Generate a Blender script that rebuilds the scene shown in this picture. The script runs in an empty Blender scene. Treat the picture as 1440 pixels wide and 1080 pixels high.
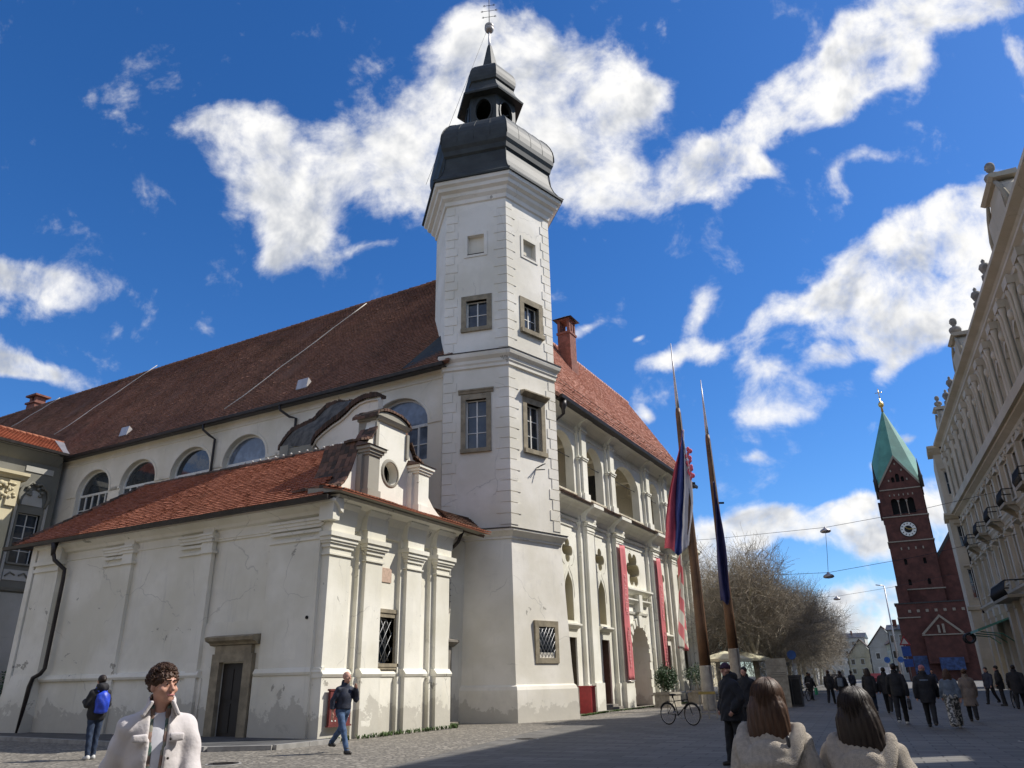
import bpy, math, random
import numpy as np
from mathutils import Vector, Matrix, geometry
R = math.radians
random.seed(7)
scene = bpy.context.scene
COL = scene.collection

# ------------------------------------------------------------------ mesh builder
class Fr:
    """vertical working plane: u runs along it, n points out of it, z is up"""
    def __init__(s, ox, oy, ang):
        a = R(ang); s.o = (ox, oy); s.U = (math.sin(a), math.cos(a)); s.N = (math.cos(a), -math.sin(a)); s.ang = ang
    def p(s, u, n, z):
        return (s.o[0]+s.U[0]*u+s.N[0]*n, s.o[1]+s.U[1]*u+s.N[1]*n, z)
WORLD = Fr(0, 0, 90)      # u = +x, n = -y

class MB:
    def __init__(s): s.v = []; s.f = []; s.sm = []
    def add(s, vs, fs, smooth=False):
        b = len(s.v); s.v += [tuple(map(float, q)) for q in vs]
        for f in fs: s.f.append(tuple(b+i for i in f)); s.sm.append(smooth)
        return s
    def box(s, fr, u0, u1, n0, n1, z0, z1, taper=0):
        t = taper
        vs = [fr.p(u0, n0, z0), fr.p(u1, n0, z0), fr.p(u1, n1, z0), fr.p(u0, n1, z0),
              fr.p(u0+t, n0+t, z1), fr.p(u1-t, n0+t, z1), fr.p(u1-t, n1-t, z1), fr.p(u0+t, n1-t, z1)]
        return s.add(vs, [(0,1,2,3), (4,7,6,5), (0,4,5,1), (1,5,6,2), (2,6,7,3), (3,7,4,0)])
    def prism(s, fr, poly, n0, n1, smooth=False):      # outline in (u,z), thickness along n
        k = len(poly)
        vs = [fr.p(u, n0, z) for u, z in poly]+[fr.p(u, n1, z) for u, z in poly]
        tri = geometry.tessellate_polygon([[Vector((u, z, 0)) for u, z in poly]])
        s.add(vs, [t for t in tri]+[tuple(k+i for i in t[::-1]) for t in tri])
        b = len(s.v)-2*k
        for i in range(k):
            j = (i+1) % k; s.f.append((b+i, b+j, b+k+j, b+k+i)); s.sm.append(smooth)
        return s
    def mould(s, fr, prof, u0, u1, m0=0, m1=0):        # profile in (n,z) run along u; m = mitre factors
        k = len(prof)
        vs = [fr.p(u0-m0*n, n, z) for n, z in prof]+[fr.p(u1+m1*n, n, z) for n, z in prof]
        fs = [(i, (i+1) % k, k+(i+1) % k, k+i) for i in range(k)]
        return s.add(vs, fs+[tuple(range(k))[::-1], tuple(range(k, 2*k))])
    def wall(s, fr, outer, holes, n=0, depth=.3):
        loops = [outer]+list(holes); flat = [q for l in loops for q in l]
        tri = geometry.tessellate_polygon([[Vector((u, z, 0)) for u, z in l] for l in loops])
        s.add([fr.p(u, n, z) for u, z in flat], [t for t in tri])
        for l in holes:
            k = len(l)
            s.add([fr.p(u, n, z) for u, z in l]+[fr.p(u, n-depth, z) for u, z in l],
                  [(i, (i+1) % k, k+(i+1) % k, k+i) for i in range(k)])
        return s
    def tube(s, pts, rad, sides=8, caps=True, smooth=True):
        pts = [Vector(q) for q in pts]; n = len(pts)
        if not hasattr(rad, '__len__'): rad = [rad]*n
        vs = []; up = None
        for i, q in enumerate(pts):
            d = (pts[min(i+1, n-1)]-pts[max(i-1, 0)]).normalized()
            if up is None:
                up = Vector((0, 0, 1)) if abs(d.z) < .9 else Vector((1, 0, 0))
            x = d.cross(up).normalized(); up = x.cross(d).normalized()
            for j in range(sides):
                a = 2*math.pi*j/sides
                vs.append(q+(x*math.cos(a)+up*math.sin(a))*rad[i])
        fs = [(i*sides+j, i*sides+(j+1) % sides, (i+1)*sides+(j+1) % sides, (i+1)*sides+j) for i in range(n-1) for j in range(sides)]
        b = len(s.v); s.add(vs, fs, smooth)
        if caps:
            s.f += [tuple(b+j for j in range(sides))[::-1], tuple(b+(n-1)*sides+j for j in range(sides))]; s.sm += [False]*2
        return s
    def lathe(s, c, prof, sides=16, smooth=True, a0=0, sx=1, sy=1):
        vs = []; n = len(prof)
        for r, z in prof:
            for j in range(sides):
                a = a0+2*math.pi*j/sides; vs.append((c[0]+sx*r*math.cos(a), c[1]+sy*r*math.sin(a), c[2]+z))
        fs = [(i*sides+j, i*sides+(j+1) % sides, (i+1)*sides+(j+1) % sides, (i+1)*sides+j) for i in range(n-1) for j in range(sides)]
        b = len(s.v); s.add(vs, fs, smooth)
        s.f += [tuple(b+j for j in range(sides))[::-1], tuple(b+(n-1)*sides+j for j in range(sides))]; s.sm += [False]*2
        return s
    def torus(s, c, ax, r, t, seg=28, sides=6):
        ax = Vector(ax).normalized(); x = ax.orthogonal().normalized(); y = ax.cross(x)
        vs = []
        for i in range(seg):
            a = 2*math.pi*i/seg; d = x*math.cos(a)+y*math.sin(a)
            for j in range(sides):
                b = 2*math.pi*j/sides; vs.append(Vector(c)+d*(r+t*math.cos(b))+ax*t*math.sin(b))
        return s.add(vs, [(i*sides+j, i*sides+(j+1) % sides, ((i+1) % seg)*sides+(j+1) % sides, ((i+1) % seg)*sides+j) for i in range(seg) for j in range(sides)], True)
    def blob(s, c, rx, ry, rz, n=10):
        return s.lathe(c, [(math.sin(math.pi*i/n)*1.0+1e-4, -rz*math.cos(math.pi*i/n)) for i in range(n+1)], 12, True, 0, rx, ry)
    def np_add(s, V, F, smooth=False):
        b = len(s.v); s.v += [tuple(q) for q in V.tolist()]
        s.f += [tuple(b+i for i in f) for f in F.tolist()]; s.sm += [smooth]*len(F)
        return s

def obj1(name, mb, mat, parent=None, kind=None, label=None, tone=None):
    root = parent; off = Vector((0, 0, 0))
    while root is not None: off += root.location; root = root.parent
    me = bpy.data.meshes.new(name)
    vs = [(a-off.x, b-off.y, c-off.z) for a, b, c in mb.v] if off.length > 0 else mb.v
    me.from_pydata(vs, [], mb.f)
    me.polygons.foreach_set('use_smooth', mb.sm)
    if tone is not None:
        at = me.attributes.new('tone', 'FLOAT', 'FACE'); at.data.foreach_set('value', tone)
    for m in (mat if isinstance(mat, (list, tuple)) else [mat]): me.materials.append(m)
    me.update()
    o = bpy.data.objects.new(name, me); COL.objects.link(o)
    if parent is not None: o.parent = parent
    if kind: o['kind'] = kind
    if label: o['label'] = label
    return o
SPLIT = set('relief pale_stone_trim hood_ornament quoins downpipe scroll bay_cornice tie_rod niche_back lugs rocaille stucco_relief poster cornice wreath corner_pinnacle chimney spire_vent stucco_ornament ridge_mortar pale_field portal_gable_trim balcony_wall iron_wreath paper_scraps standing_seams conductor_cable belfry_dark string_moulding numerals lining lean_to_wall pale_trim'.split())
def islands(mb, gap=.12):
    par = list(range(len(mb.v)))
    def fd(a):
        while par[a] != a: par[a] = par[par[a]]; a = par[a]
        return a
    for f in mb.f:
        r = fd(f[0])
        for i in f[1:]: par[fd(i)] = r
    grp = {}
    for i in range(len(mb.v)): grp.setdefault(fd(i), []).append(i)
    A = np.array(mb.v); ks = list(grp); B = [(A[grp[k]].min(0)-gap, A[grp[k]].max(0)+gap) for k in ks]
    p2 = list(range(len(ks)))
    def f2(a):
        while p2[a] != a: a = p2[a]
        return a
    for i in range(len(ks)):
        for j in range(i):
            if (B[i][0] < B[j][1]).all() and (B[j][0] < B[i][1]).all(): p2[f2(i)] = f2(j)
    out = {}; where = {k: f2(i) for i, k in enumerate(ks)}
    for n_, f in enumerate(mb.f): out.setdefault(where[fd(f[0])], []).append(n_)
    res = []
    for fs in out.values():
        m = MB(); mp = {}
        for n_ in fs:
            t = []
            for i in mb.f[n_]:
                if i not in mp: mp[i] = len(m.v); m.v.append(mb.v[i])
                t.append(mp[i])
            m.f.append(tuple(t)); m.sm.append(mb.sm[n_])
        res.append(m)
    return res
def obj(name, mb, mat, parent=None, kind=None, label=None, tone=None):
    if name in SPLIT and tone is None and parent is not None and len(mb.v) < 9000:
        ms = islands(mb)
        if 1 < len(ms) <= 40:
            os_ = [obj1(name, m, mat, parent, kind, label) for m in ms]; return os_[0]
    return obj1(name, mb, mat, parent, kind, label, tone)
def tag(o, label, cat, group=None):
    o['label'] = label; o['category'] = cat
    if group: o['group'] = group
    return o
def thing(name, label, cat, loc, group=None):
    o = bpy.data.objects.new(name, None); COL.objects.link(o); o.location = loc; o.empty_display_size = .3
    return tag(o, label, cat, group)
def copy_tree(o, loc=None, rz=None, parent=None, label=None, scale=None):
    c = o.copy(); COL.objects.link(c)
    if parent is not None: c.parent = parent
    if loc is not None: c.location = loc
    if rz is not None: c.rotation_euler = (0, 0, rz)
    if scale is not None: c.scale = (scale,)*3
    if label: c['label'] = label
    for ch in [k for k in KIDS(o)]: copy_tree(ch, parent=c)
    return c
def KIDS(o): return [k for k in bpy.data.objects if k.parent == o]

def arch(uc, hw, z0, zs, rise, n=14):
    return [(uc-hw, z0), (uc+hw, z0)]+[(uc+hw*math.cos(math.pi*i/n), zs+rise*math.sin(math.pi*i/n)) for i in range(n+1)]
def rect(u0, u1, z0, z1): return [(u0, z0), (u1, z0), (u1, z1), (u0, z1)]

# ------------------------------------------------------------------ materials
def newmat(name):
    m = bpy.data.materials.new(name); m.use_nodes = True
    nt = m.node_tree; b = nt.nodes['Principled BSDF']
    return m, nt, b
def N(nt, t, **kw):
    n = nt.nodes.new(t)
    for k, v in kw.items():
        if k.startswith('i_'):
            n.inputs[int(k[2:])].default_value = v
        elif k.startswith('I_'): n.inputs[k[2:].replace('_', ' ')].default_value = v
        else: setattr(n, k, v)
    return n
def mixc(nt, fac, a, b, mode='MIX'):
    m = nt.nodes.new('ShaderNodeMix'); m.data_type = 'RGBA'; m.blend_type = mode
    for sock, v in ((m.inputs[0], fac), (m.inputs[6], a), (m.inputs[7], b)):
        if isinstance(v, bpy.types.NodeSocket): nt.links.new(v, sock)
        elif isinstance(v, (int, float)): sock.default_value = v
        else: sock.default_value = (*v[:3], 1)
    return m.outputs[2]
def math_(nt, op, a, b=None, c=None, clamp=False):
    m = nt.nodes.new('ShaderNodeMath'); m.operation = op; m.use_clamp = clamp
    for i, v in enumerate((a, b, c)):
        if v is None: continue
        if isinstance(v, bpy.types.NodeSocket): nt.links.new(v, m.inputs[i])
        else: m.inputs[i].default_value = v
    return m.outputs[0]
def noise(nt, vec, scale, detail=4, rough=.55, dist=0):
    n = N(nt, 'ShaderNodeTexNoise'); n.inputs['Scale'].default_value = scale; n.inputs['Detail'].default_value = detail
    n.inputs['Roughness'].default_value = rough; n.inputs['Distortion'].default_value = dist
    if vec is not None: nt.links.new(vec, n.inputs['Vector'])
    return n.outputs['Fac']
def noise_c(nt, vec, scale):
    n = N(nt, 'ShaderNodeTexNoise'); n.inputs['Scale'].default_value = scale; n.inputs['Detail'].default_value = 4; nt.links.new(vec, n.inputs['Vector']); return n.outputs['Color']
def ramp(nt, fac, lo, hi, a=0., b=1.):
    m = nt.nodes.new('ShaderNodeMapRange'); m.inputs[1].default_value = lo; m.inputs[2].default_value = hi
    m.inputs[3].default_value = a; m.inputs[4].default_value = b; m.interpolation_type = 'SMOOTHSTEP'
    nt.links.new(fac, m.inputs[0]); return m.outputs[0]
def coord(nt, obj_=False, scale=None):
    if obj_: v = nt.nodes.new('ShaderNodeTexCoord').outputs['Object']
    else: v = nt.nodes.new('ShaderNodeNewGeometry').outputs['Position']
    if scale:
        m = nt.nodes.new('ShaderNodeMapping'); m.inputs['Scale'].default_value = scale; nt.links.new(v, m.inputs[0]); v = m.outputs[0]
    return v
def bump(nt, b, h, strength=.3, dist=.02):
    n = nt.nodes.new('ShaderNodeBump'); n.inputs['Strength'].default_value = strength; n.inputs['Distance'].default_value = dist
    nt.links.new(h, n.inputs['Height']); nt.links.new(n.outputs[0], b.inputs['Normal'])
def setc(nt, b, v):
    if isinstance(v, bpy.types.NodeSocket): nt.links.new(v, b.inputs['Base Color'])
    else: b.inputs['Base Color'].default_value = (*v, 1)

def simple(name, c, rough=.7, metal=0, var=.18, sc=6., bmp=.15, obj_=True):
    m, nt, b = newmat(name); v = coord(nt, obj_)
    f = noise(nt, v, sc, 5, .6)
    setc(nt, b, mixc(nt, ramp(nt, f, .3, .7), [x*(1-var) for x in c], [min(1, x*(1+var)) for x in c]))
    b.inputs['Roughness'].default_value = rough; b.inputs['Metallic'].default_value = metal
    if bmp: bump(nt, b, noise(nt, v, sc*5, 4), bmp, .02)
    return m
def plaster(name, c, dirt=(.33, .31, .26), damp=1.0, streak=.5, peel=.0, dampz=1.3, rough=.9):
    """lime plaster: soft tone changes, rain streaks, small peeled spots, rising damp near the foot"""
    m, nt, b = newmat(name); v = coord(nt)
    big = noise(nt, v, .35, 4, .6); mid = noise(nt, v, 2.2, 5, .65); fine = noise(nt, v, 30, 3, .6)
    col = mixc(nt, ramp(nt, big, .35, .68), [c[0]*.86, c[1]*.85, c[2]*.80], [min(1, x*1.05) for x in c])
    col = mixc(nt, ramp(nt, mid, .52, .8, 0, .5), col, [x*.78 for x in c])
    sv = coord(nt, False, (1.6, 1.6, .12)); st = noise(nt, sv, 2.0, 5, .7)
    col = mixc(nt, ramp(nt, st, .56, .8, 0, streak), col, [x*.62+.02 for x in c])
    pl = noise(nt, v, 1.1, 7, .72, .4)
    # hairline cracks and old repair patches
    vo = nt.nodes.new('ShaderNodeTexVoronoi'); vo.feature = 'DISTANCE_TO_EDGE'; vo.inputs['Scale'].default_value = .45; nt.links.new(mixc(nt, .35, v, noise_c(nt, v, 1.5)), vo.inputs['Vector'])
    col = mixc(nt, math_(nt, 'MULTIPLY', ramp(nt, vo.outputs['Distance'], .0, .006, .5, 0), ramp(nt, noise(nt, v, .6, 2), .5, .6)), col, [x*.45 for x in c])
    vc = nt.nodes.new('ShaderNodeTexVoronoi'); vc.distance = 'CHEBYCHEV'; vc.inputs['Scale'].default_value = .5; nt.links.new(v, vc.inputs['Vector']); sx = nt.nodes.new('ShaderNodeSeparateColor'); nt.links.new(vc.outputs['Color'], sx.inputs[0])
    col = mixc(nt, ramp(nt, sx.outputs[0], .80, .82, 0, .25), col, [x*.86 for x in c])
    if peel > 0:
        col = mixc(nt, ramp(nt, pl, .72-peel*.2, .735-peel*.2, 0, .85), col, dirt)
    if damp > 0:
        z = nt.nodes.new('ShaderNodeSeparateXYZ'); nt.links.new(v, z.inputs[0])
        k = math_(nt, 'SUBTRACT', math_(nt, 'MULTIPLY', noise(nt, v, .9, 7, .7, .3), 2.6), math_(nt, 'DIVIDE', z.outputs[2], dampz))
        col = mixc(nt, ramp(nt, k, .62, .70, 0, .8*damp), col, mixc(nt, mid, dirt, [x*1.7 for x in dirt]))
        col = mixc(nt, ramp(nt, k, .15, .6, 0, .3*damp), col, [x*.75 for x in c])
    setc(nt, b, col); b.inputs['Roughness'].default_value = rough; b.inputs['Specular IOR Level'].default_value = .2
    h = math_(nt, 'ADD', math_(nt, 'MULTIPLY', mid, .7), math_(nt, 'MULTIPLY', fine, .25))
    bump(nt, b, h, .35, .03)
    return m
def tiles_mat(name, c1, c2, moss=(.05, .05, .03), mossamt=.3, rough=.8):
    m, nt, b = newmat(name)
    a = N(nt, 'ShaderNodeAttribute', attribute_name='tone'); v = coord(nt)
    col = mixc(nt, a.outputs['Fac'], c1, c2)
    f = noise(nt, v, .5, 6, .7); g = noise(nt, v, 9, 4, .6)
    col = mixc(nt, ramp(nt, f, .5, .78, 0, mossamt), col, moss)
    col = mixc(nt, ramp(nt, g, .45, .75, 0, .3), col, [x*.5 for x in c1])
    setc(nt, b, col); b.inputs['Roughness'].default_value = rough; b.inputs['Specular IOR Level'].default_value = .25
    bump(nt, b, g, .3, .01)
    return m
def glass_mat(name, c=(.02, .025, .03), rough=.06):
    m, nt, b = newmat(name); v = coord(nt)
    setc(nt, b, mixc(nt, ramp(nt, noise(nt, v, 1.3, 3), .35, .7), c, [x*2.2 for x in c]))
    b.inputs['Roughness'].default_value = rough; b.inputs['Specular IOR Level'].default_value = .8
    bump(nt, b, noise(nt, v, 1.7, 2), .06, .05)
    return m
M = {}
M['chapel'] = plaster('plaster_chapel', (.80, .775, .685), peel=.46, dampz=1.2, streak=.6)
M['chapel_side'] = M['chapel']
M['tower'] = plaster('plaster_tower', (.80, .765, .69), damp=.9, dampz=.9, streak=.38, peel=.25)
M['wing'] = plaster('plaster_wing', (.80, .74, .63), damp=0, streak=.45, peel=.25)
M['facade'] = plaster('plaster_facade', (.80, .785, .70), damp=.7, dampz=.7, streak=.6, peel=.25)
M['loggia'] = plaster('plaster_loggia', (.78, .73, .62), damp=0, streak=.2)
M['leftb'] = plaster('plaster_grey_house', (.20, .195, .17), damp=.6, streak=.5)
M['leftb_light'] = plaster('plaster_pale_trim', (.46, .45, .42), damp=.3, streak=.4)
M['ochre'] = plaster('plaster_ochre', (.62, .55, .38), damp=0, streak=.5)
M['render_old'] = plaster('bare_old_render', (.33, .31, .26), damp=.3, streak=.7, peel=.4)
M['stone'] = simple('sandstone_frame', (.27, .23, .16), .9, var=.25, sc=3, bmp=.3)
M['stone2'] = simple('grey_stone', (.22, .20, .17), .9, var=.3, sc=3, bmp=.3)
M['trim_dull'] = simple('dull_sandstone', (.26, .22, .17), .9)
M['sandlight'] = simple('pale_stone', (.55, .50, .38), .9, var=.2, sc=3, bmp=.3)
M['plaque'] = simple('plaque_stone', (.50, .36, .27), .85, var=.15, sc=12)
M['tile_wing'] = tiles_mat('tiles_wing_brown', (.15, .075, .048), (.28, .14, .09), mossamt=.5)
M['tile_chapel'] = tiles_mat('tiles_chapel_orange', (.29, .105, .06), (.45, .18, .105), mossamt=.4)
M['tile_street'] = tiles_mat('tiles_street_red', (.56, .32, .25), (.70, .43, .34), mossamt=.12)
M['tile_old'] = tiles_mat('tiles_old_mossy', (.06, .045, .035), (.20, .11, .075), mossamt=.75)
M['copper'] = simple('dark_copper_sheet', (.024, .029, .028), .6, .0, .35, 1.5, .1)
M['copper_lt'] = simple('grey_green_sheet', (.20, .24, .20), .45, .2, .2, 1.5, .1)
M['patina'] = simple('green_patina', (.10, .27, .20), .6, 0, .22, .3, .05)
M['gutter'] = simple('dark_gutter_metal', (.035, .03, .028), .45, .4, .3, 3, .05)
M['brick_church'] = simple('dark_red_brick', (.085, .030, .022), .9, 0, .3, .8, .1)
M['brick'] = simple('chimney_brick', (.21, .085, .06), .9, 0, .3, 4, .3)
M['glass'] = glass_mat('window_glass')
M['glass_blue'] = glass_mat('window_glass_bright', (.10, .12, .15), .12)
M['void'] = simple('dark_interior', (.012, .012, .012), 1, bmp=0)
M['sash'] = simple('painted_sash', (.66, .65, .60), .5, var=.06)
M['sash_old'] = simple('grey_sash', (.34, .34, .31), .6, var=.1)
M['iron'] = simple('wrought_iron', (.03, .03, .03), .5, .6, .2, 8, .05)
M['grille'] = simple('galvanised_grille', (.42, .42, .42), .45, .5, .15, 8, .05)
M['door_dark'] = simple('dark_door_wood', (.022, .018, .015), .6, sc=2)
M['red_paint'] = simple('red_door_paint', (.36, .03, .035), .5, var=.15)
M['banner'] = simple('red_banner_cloth', (.56, .15, .16), .8, var=.1, sc=1.2, bmp=.1)
M['banner_txt'] = simple('banner_letters', (.74, .38, .37), .8, var=.1)
M['trim_grey'] = simple('plaster_groove', (.42, .40, .37), .9, var=.1)
M['wood_pole'] = simple('varnished_mast_wood', (.115, .055, .024), .55, var=.35, sc=1.2, bmp=.1)
M['base_paint'] = simple('dirty_white_paint', (.36, .33, .28), .7, var=.2, sc=3)
M['white_paint'] = simple('white_paint', (.62, .60, .55), .6, var=.12, sc=4)
M['steel'] = simple('grey_steel', (.42, .40, .40), .4, .6, .12, 3, .03)
M['gold'] = simple('gilded_metal', (.75, .5, .15), .3, .9, .15, 5, .05)
M['ball'] = simple('weathered_zinc_ball', (.40, .36, .32), .5, .3, .2, 5, .05)
M['black_iron'] = M['iron']
# ------------------------------------------------------------------ tiled roofs (every tile is real geometry)
def roof(name, o, ud, vd, poly, mat, parent, tw=.2, ex=.16, wob=.02, seed=1, thick=.12, label=None):
    """poly: outline in (u,v) metres in the roof plane; rows of beaver-tail tiles over a boarded deck"""
    rs = np.random.RandomState(seed)
    o = np.array(o, float); ud = np.array(ud, float); ud /= np.linalg.norm(ud); vd = np.array(vd, float); vd /= np.linalg.norm(vd)
    nn = np.cross(ud, vd); nn /= np.linalg.norm(nn)
    if nn[2] < 0: nn = -nn
    P = np.array(poly, float); u0, v0 = P.min(0); u1, v1 = P.max(0)
    rows = int((v1-v0)/ex)+1; cols = int((u1-u0)/tw)+2
    jj, ii = np.meshgrid(np.arange(rows), np.arange(cols), indexing='ij')
    cu = u0+(ii+(jj % 2)*.5)*tw; cv = v0+jj*ex
    cu = cu.ravel()+rs.uniform(-.006, .006, cu.size); cv = cv.ravel()+rs.uniform(-.005, .005, cv.size)+.02*np.sin(cu*.7+jj.ravel()*.05)
    tv = cv+ex*.5; ins = np.zeros(cu.size, bool); k = len(P)
    for a in range(k):
        x1, y1 = P[a]; x2, y2 = P[(a+1) % k]
        if y1 == y2: continue
        c = ((y1 > tv) != (y2 > tv)) & (cu < (x2-x1)*(tv-y1)/(y2-y1)+x1); ins ^= c
    cu = cu[ins]; cv = cv[ins]; m = len(cu)
    T = np.array([(-.48, .30), (-.40, .10), (0, 0), (.40, .10), (.48, .30), (.48, 1.25), (-.48, 1.25)])
    hh = np.array([.046, .048, .050, .048, .046, .004, .004])
    tilt = rs.normal(0, .003, (m, 1))*T[None, :, 0]*2+rs.uniform(0, .005, (m, 1))+(rs.rand(m, 1) < .02)*.02
    V = np.zeros((m, 12, 3))
    uu = cu[:, None]+T[None, :, 0]*tw; vv = cv[:, None]+T[None, :, 1]*ex
    wav = wob*(np.sin(uu*.55+vv*.3+seed)+.6*np.sin(uu*1.7-vv*.9+2*seed)+.5*np.sin(vv*1.3+uu*.2))
    h = hh[None]+tilt+wav
    top = o+uu[..., None]*ud+vv[..., None]*vd+h[..., None]*nn
    V[:, :7] = top
    V[:, 7:12] = top[:, :5]-nn*.045
    base = np.arange(m)*12
    F = []
    for b in base.tolist():
        F.append((b, b+1, b+2, b+3, b+4, b+5, b+6))
        F += [(b+i, b+7+i, b+8+i, b+1+i) for i in range(4)]
    mb = MB(); mb.v = [tuple(q) for q in V.reshape(-1, 3).tolist()]; mb.f = F; mb.sm = [False]*len(F)
    tone = np.clip(.5+.2*rs.normal(size=m)+.16*np.sin(cu*.4+cv*1.1+seed)*np.sin(cv*.8-cu*.13)+.12*np.sin(cu*1.3+2*np.sin(cv*.5))+(rs.rand(m) < .03)*.5, 0, 1)
    tone = np.repeat(tone, 5)
    # deck under the tiles
    bb = len(mb.v); pts = [o+u*ud+v*vd-nn*.02 for u, v in poly]; pts2 = [q-nn*thick for q in pts]
    mb.v += [tuple(q) for q in pts+pts2]; mb.f += [tuple(range(bb, bb+k)), tuple(range(bb+k, bb+2*k))[::-1]]
    mb.f += [(bb+i, bb+(i+1) % k, bb+k+(i+1) % k, bb+k+i) for i in range(k)]; mb.sm += [False]*(2+k)
    tone = np.concatenate([tone, np.full(2+k, .2)])
    return obj(name, mb, mat, parent, tone=tone.tolist(), label=label)
def ridge(name, a, b, mat, parent, r=.11, L=.38, seed=3, knobs=None):
    rs = random.Random(seed); a = Vector(a); b = Vector(b); d = b-a; n = max(1, int(d.length/L)); mb = MB(); tone = []
    for i in range(n):
        p = a+d*(i/n); q = a+d*((i+1.12)/n); j = rs.uniform(-.012, .012)
        k0 = len(mb.f); mb.tube([p+Vector((0, 0, j)), q+Vector((0, 0, j-.01))], [r*1.08, r*.92], 8); tone += [rs.uniform(.1, .9)]*(len(mb.f)-k0)
    return obj(name, mb, mat, parent, tone=tone)

def window(par, fr, u0, u1, z0, z1, n, dep=.22, frame=.09, mat='stone', cols=2, rows=2, bar='sash', glass='glass', name='window', sill=.0, hood=0, label=None, barw=.05, cur=False):
    """surround standing proud of the wall; sash and pane set back in the opening"""
    mb = MB(); f = frame
    if f > 0:
        mb.box(fr, u0-f, u0, n-dep, n+.045, z0, z1); mb.box(fr, u1, u1+f, n-dep, n+.045, z0, z1)
        mb.box(fr, u0-f, u1+f, n-dep+.002, n+.047, z1, z1+f*1.1); mb.box(fr, u0-f-.004, u1+f+.004, n-dep+.002, n+.05+sill, z0-f*.8, z0)
    else: mb.box(fr, u0, u1, n-dep, n+.05+sill, z0-.07, z0)
    if hood:
        e = hood
        mb.mould(fr, [(n, z1+f+.05), (n+.06, z1+f+.07), (n+e*.7, z1+f+.17), (n+e, z1+f+.2), (n+e, z1+f+.26), (n, z1+f+.32)], u0-f-.12, u1+f+.12)
    w = obj(name, mb, M[mat], par, label=label)
    s = MB(); b = n-dep; t = barw
    s.box(fr, u0, u0+t, b, b+.05, z0, z1); s.box(fr, u1-t, u1, b, b+.05, z0, z1)
    s.box(fr, u0+t, u1-t, b+.001, b+.049, z1-t, z1); s.box(fr, u0+t, u1-t, b+.001, b+.049, z0, z0+t)
    for i in range(1, cols):
        uc = u0+(u1-u0)*i/cols; s.box(fr, uc-t*.6, uc+t*.6, b+.002, b+.055, z0+t, z1-t)
    for i in range(1, rows):
        zc = z0+(z1-z0)*i/rows; s.box(fr, u0+t, u1-t, b+.004, b+.04, zc-t*.35, zc+t*.35)
    obj('sash', s, M[bar], w)
    g = MB(); g.box(fr, u0, u1, b-.02, b+.012, z0, z1); obj('pane', g, M[glass], w)
    if cur:
        g = MB(); q = 10
        for (a, c) in ((u0+t, u0+(u1-u0)*.28), (u1-(u1-u0)*.28, u1-t)):
            pass
    return w
def grille(par, fr, u0, u1, z0, z1, n, step=.17, mat='grille', diamond=True):
    mb = MB(); w = u1-u0; h = z1-z0
    if diamond:
        def clip(c, sgn):
            pts = []
            for u in np.linspace(u0, u1, 25):
                z = z0+(u-u0)*1.6*sgn+c
                if z0 <= z <= z1: pts.append((u, z))
            return pts
        for k in np.arange(-w*1.6, h+w*1.6, step*1.6):
            for sg in (1, -1):
                p = clip(k, sg)
                if len(p) > 1: mb.tube([fr.p(p[0][0], n, p[0][1]), fr.p(p[-1][0], n+.01*sg, p[-1][1])], .011, 4)
    else:
        for u in np.arange(u0+step/2, u1, step): mb.tube([fr.p(u, n, z0), fr.p(u, n, z1)], .014, 4)
        for z in np.arange(z0+step/2, z1, step*1.2): mb.tube([fr.p(u0, n+.015, z), fr.p(u1, n+.015, z)], .012, 4)
    return obj('grille', mb, M[mat], par)

# ================================================================== BELL TOWER
TC = (-16.92, 29.51)
def hexpt(r, z, k): a = R(136.5+60*k); return (TC[0]+r*math.sin(a), TC[1]+r*math.cos(a), z)
def hexloft(rings, smooth=False, cap=True):
    mb = MB(); vs = [hexpt(r, z, k) for r, z in rings for k in range(6)]; n = len(rings)
    fs = [(i*6+k, i*6+(k+1) % 6, (i+1)*6+(k+1) % 6, (i+1)*6+k) for i in range(n-1) for k in range(6)]
    mb.add(vs, fs)
    if cap: mb.f += [tuple(range(6)), tuple(range((n-1)*6, n*6))[::-1]]; mb.sm += [False]*2
    return mb
tower = thing('bell_tower', 'tall white hexagonal tower with a dark copper onion cap and lantern', 'tower', (TC[0], TC[1], 0))
# two visible faces carry real openings; the shaft is built face by face
FRr = Fr(-14.79, 27.26, 16.5)   # street-side face, u from 0 to 3.1
FRl = Fr(-14.79, 27.26, 76.5)   # camera-side face, u from -3.1 to 0
def shaft(z0, z1, r0, r1, holes_r, holes_l):
    mb = MB()
    for k in range(6):
        if k in (5, 0): continue
        mb.add([hexpt(r0, z0, k), hexpt(r0, z0, (k+1) % 6), hexpt(r1, z1, (k+1) % 6), hexpt(r1, z1, k)], [(0, 1, 2, 3)])
    return mb
# order of hexagon corners: k=0 is the corner nearest the camera, k=5 lies to the right, k=1 to the left
def face_wall(fr, ua, ub, z0, z1, holes, mb, dep=.28):
    mb.wall(fr, rect(ua, ub, z0, z1), [rect(*h) for h in holes], 0, dep)
sh = MB()
for (z0, z1) in ((7.3, 25.0),):
    for k in range(1, 5):
        sh.add([hexpt(3.1, z0, k), hexpt(3.1, z0, (k+1) % 6), hexpt(3.1, z1, (k+1) % 6), hexpt(3.1, z1, k)], [(0, 1, 2, 3)])
    face_wall(FRr, 0, 3.1, z0, z1, [(1.12, 2.08, 11.08, 13.27), (1.11, 2.15, 17.02, 18.43), (1.18, 2.07, 21.13, 22.07)], sh)
    face_wall(FRl, -3.1, 0, z0, z1, [(-2.03, -1.05, 11.02, 13.35), (-2.03, -1.0, 16.95, 18.4), (-1.98, -1.12, 20.98, 22.05)], sh)
obj('shaft', sh, M['tower'], tower)
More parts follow.
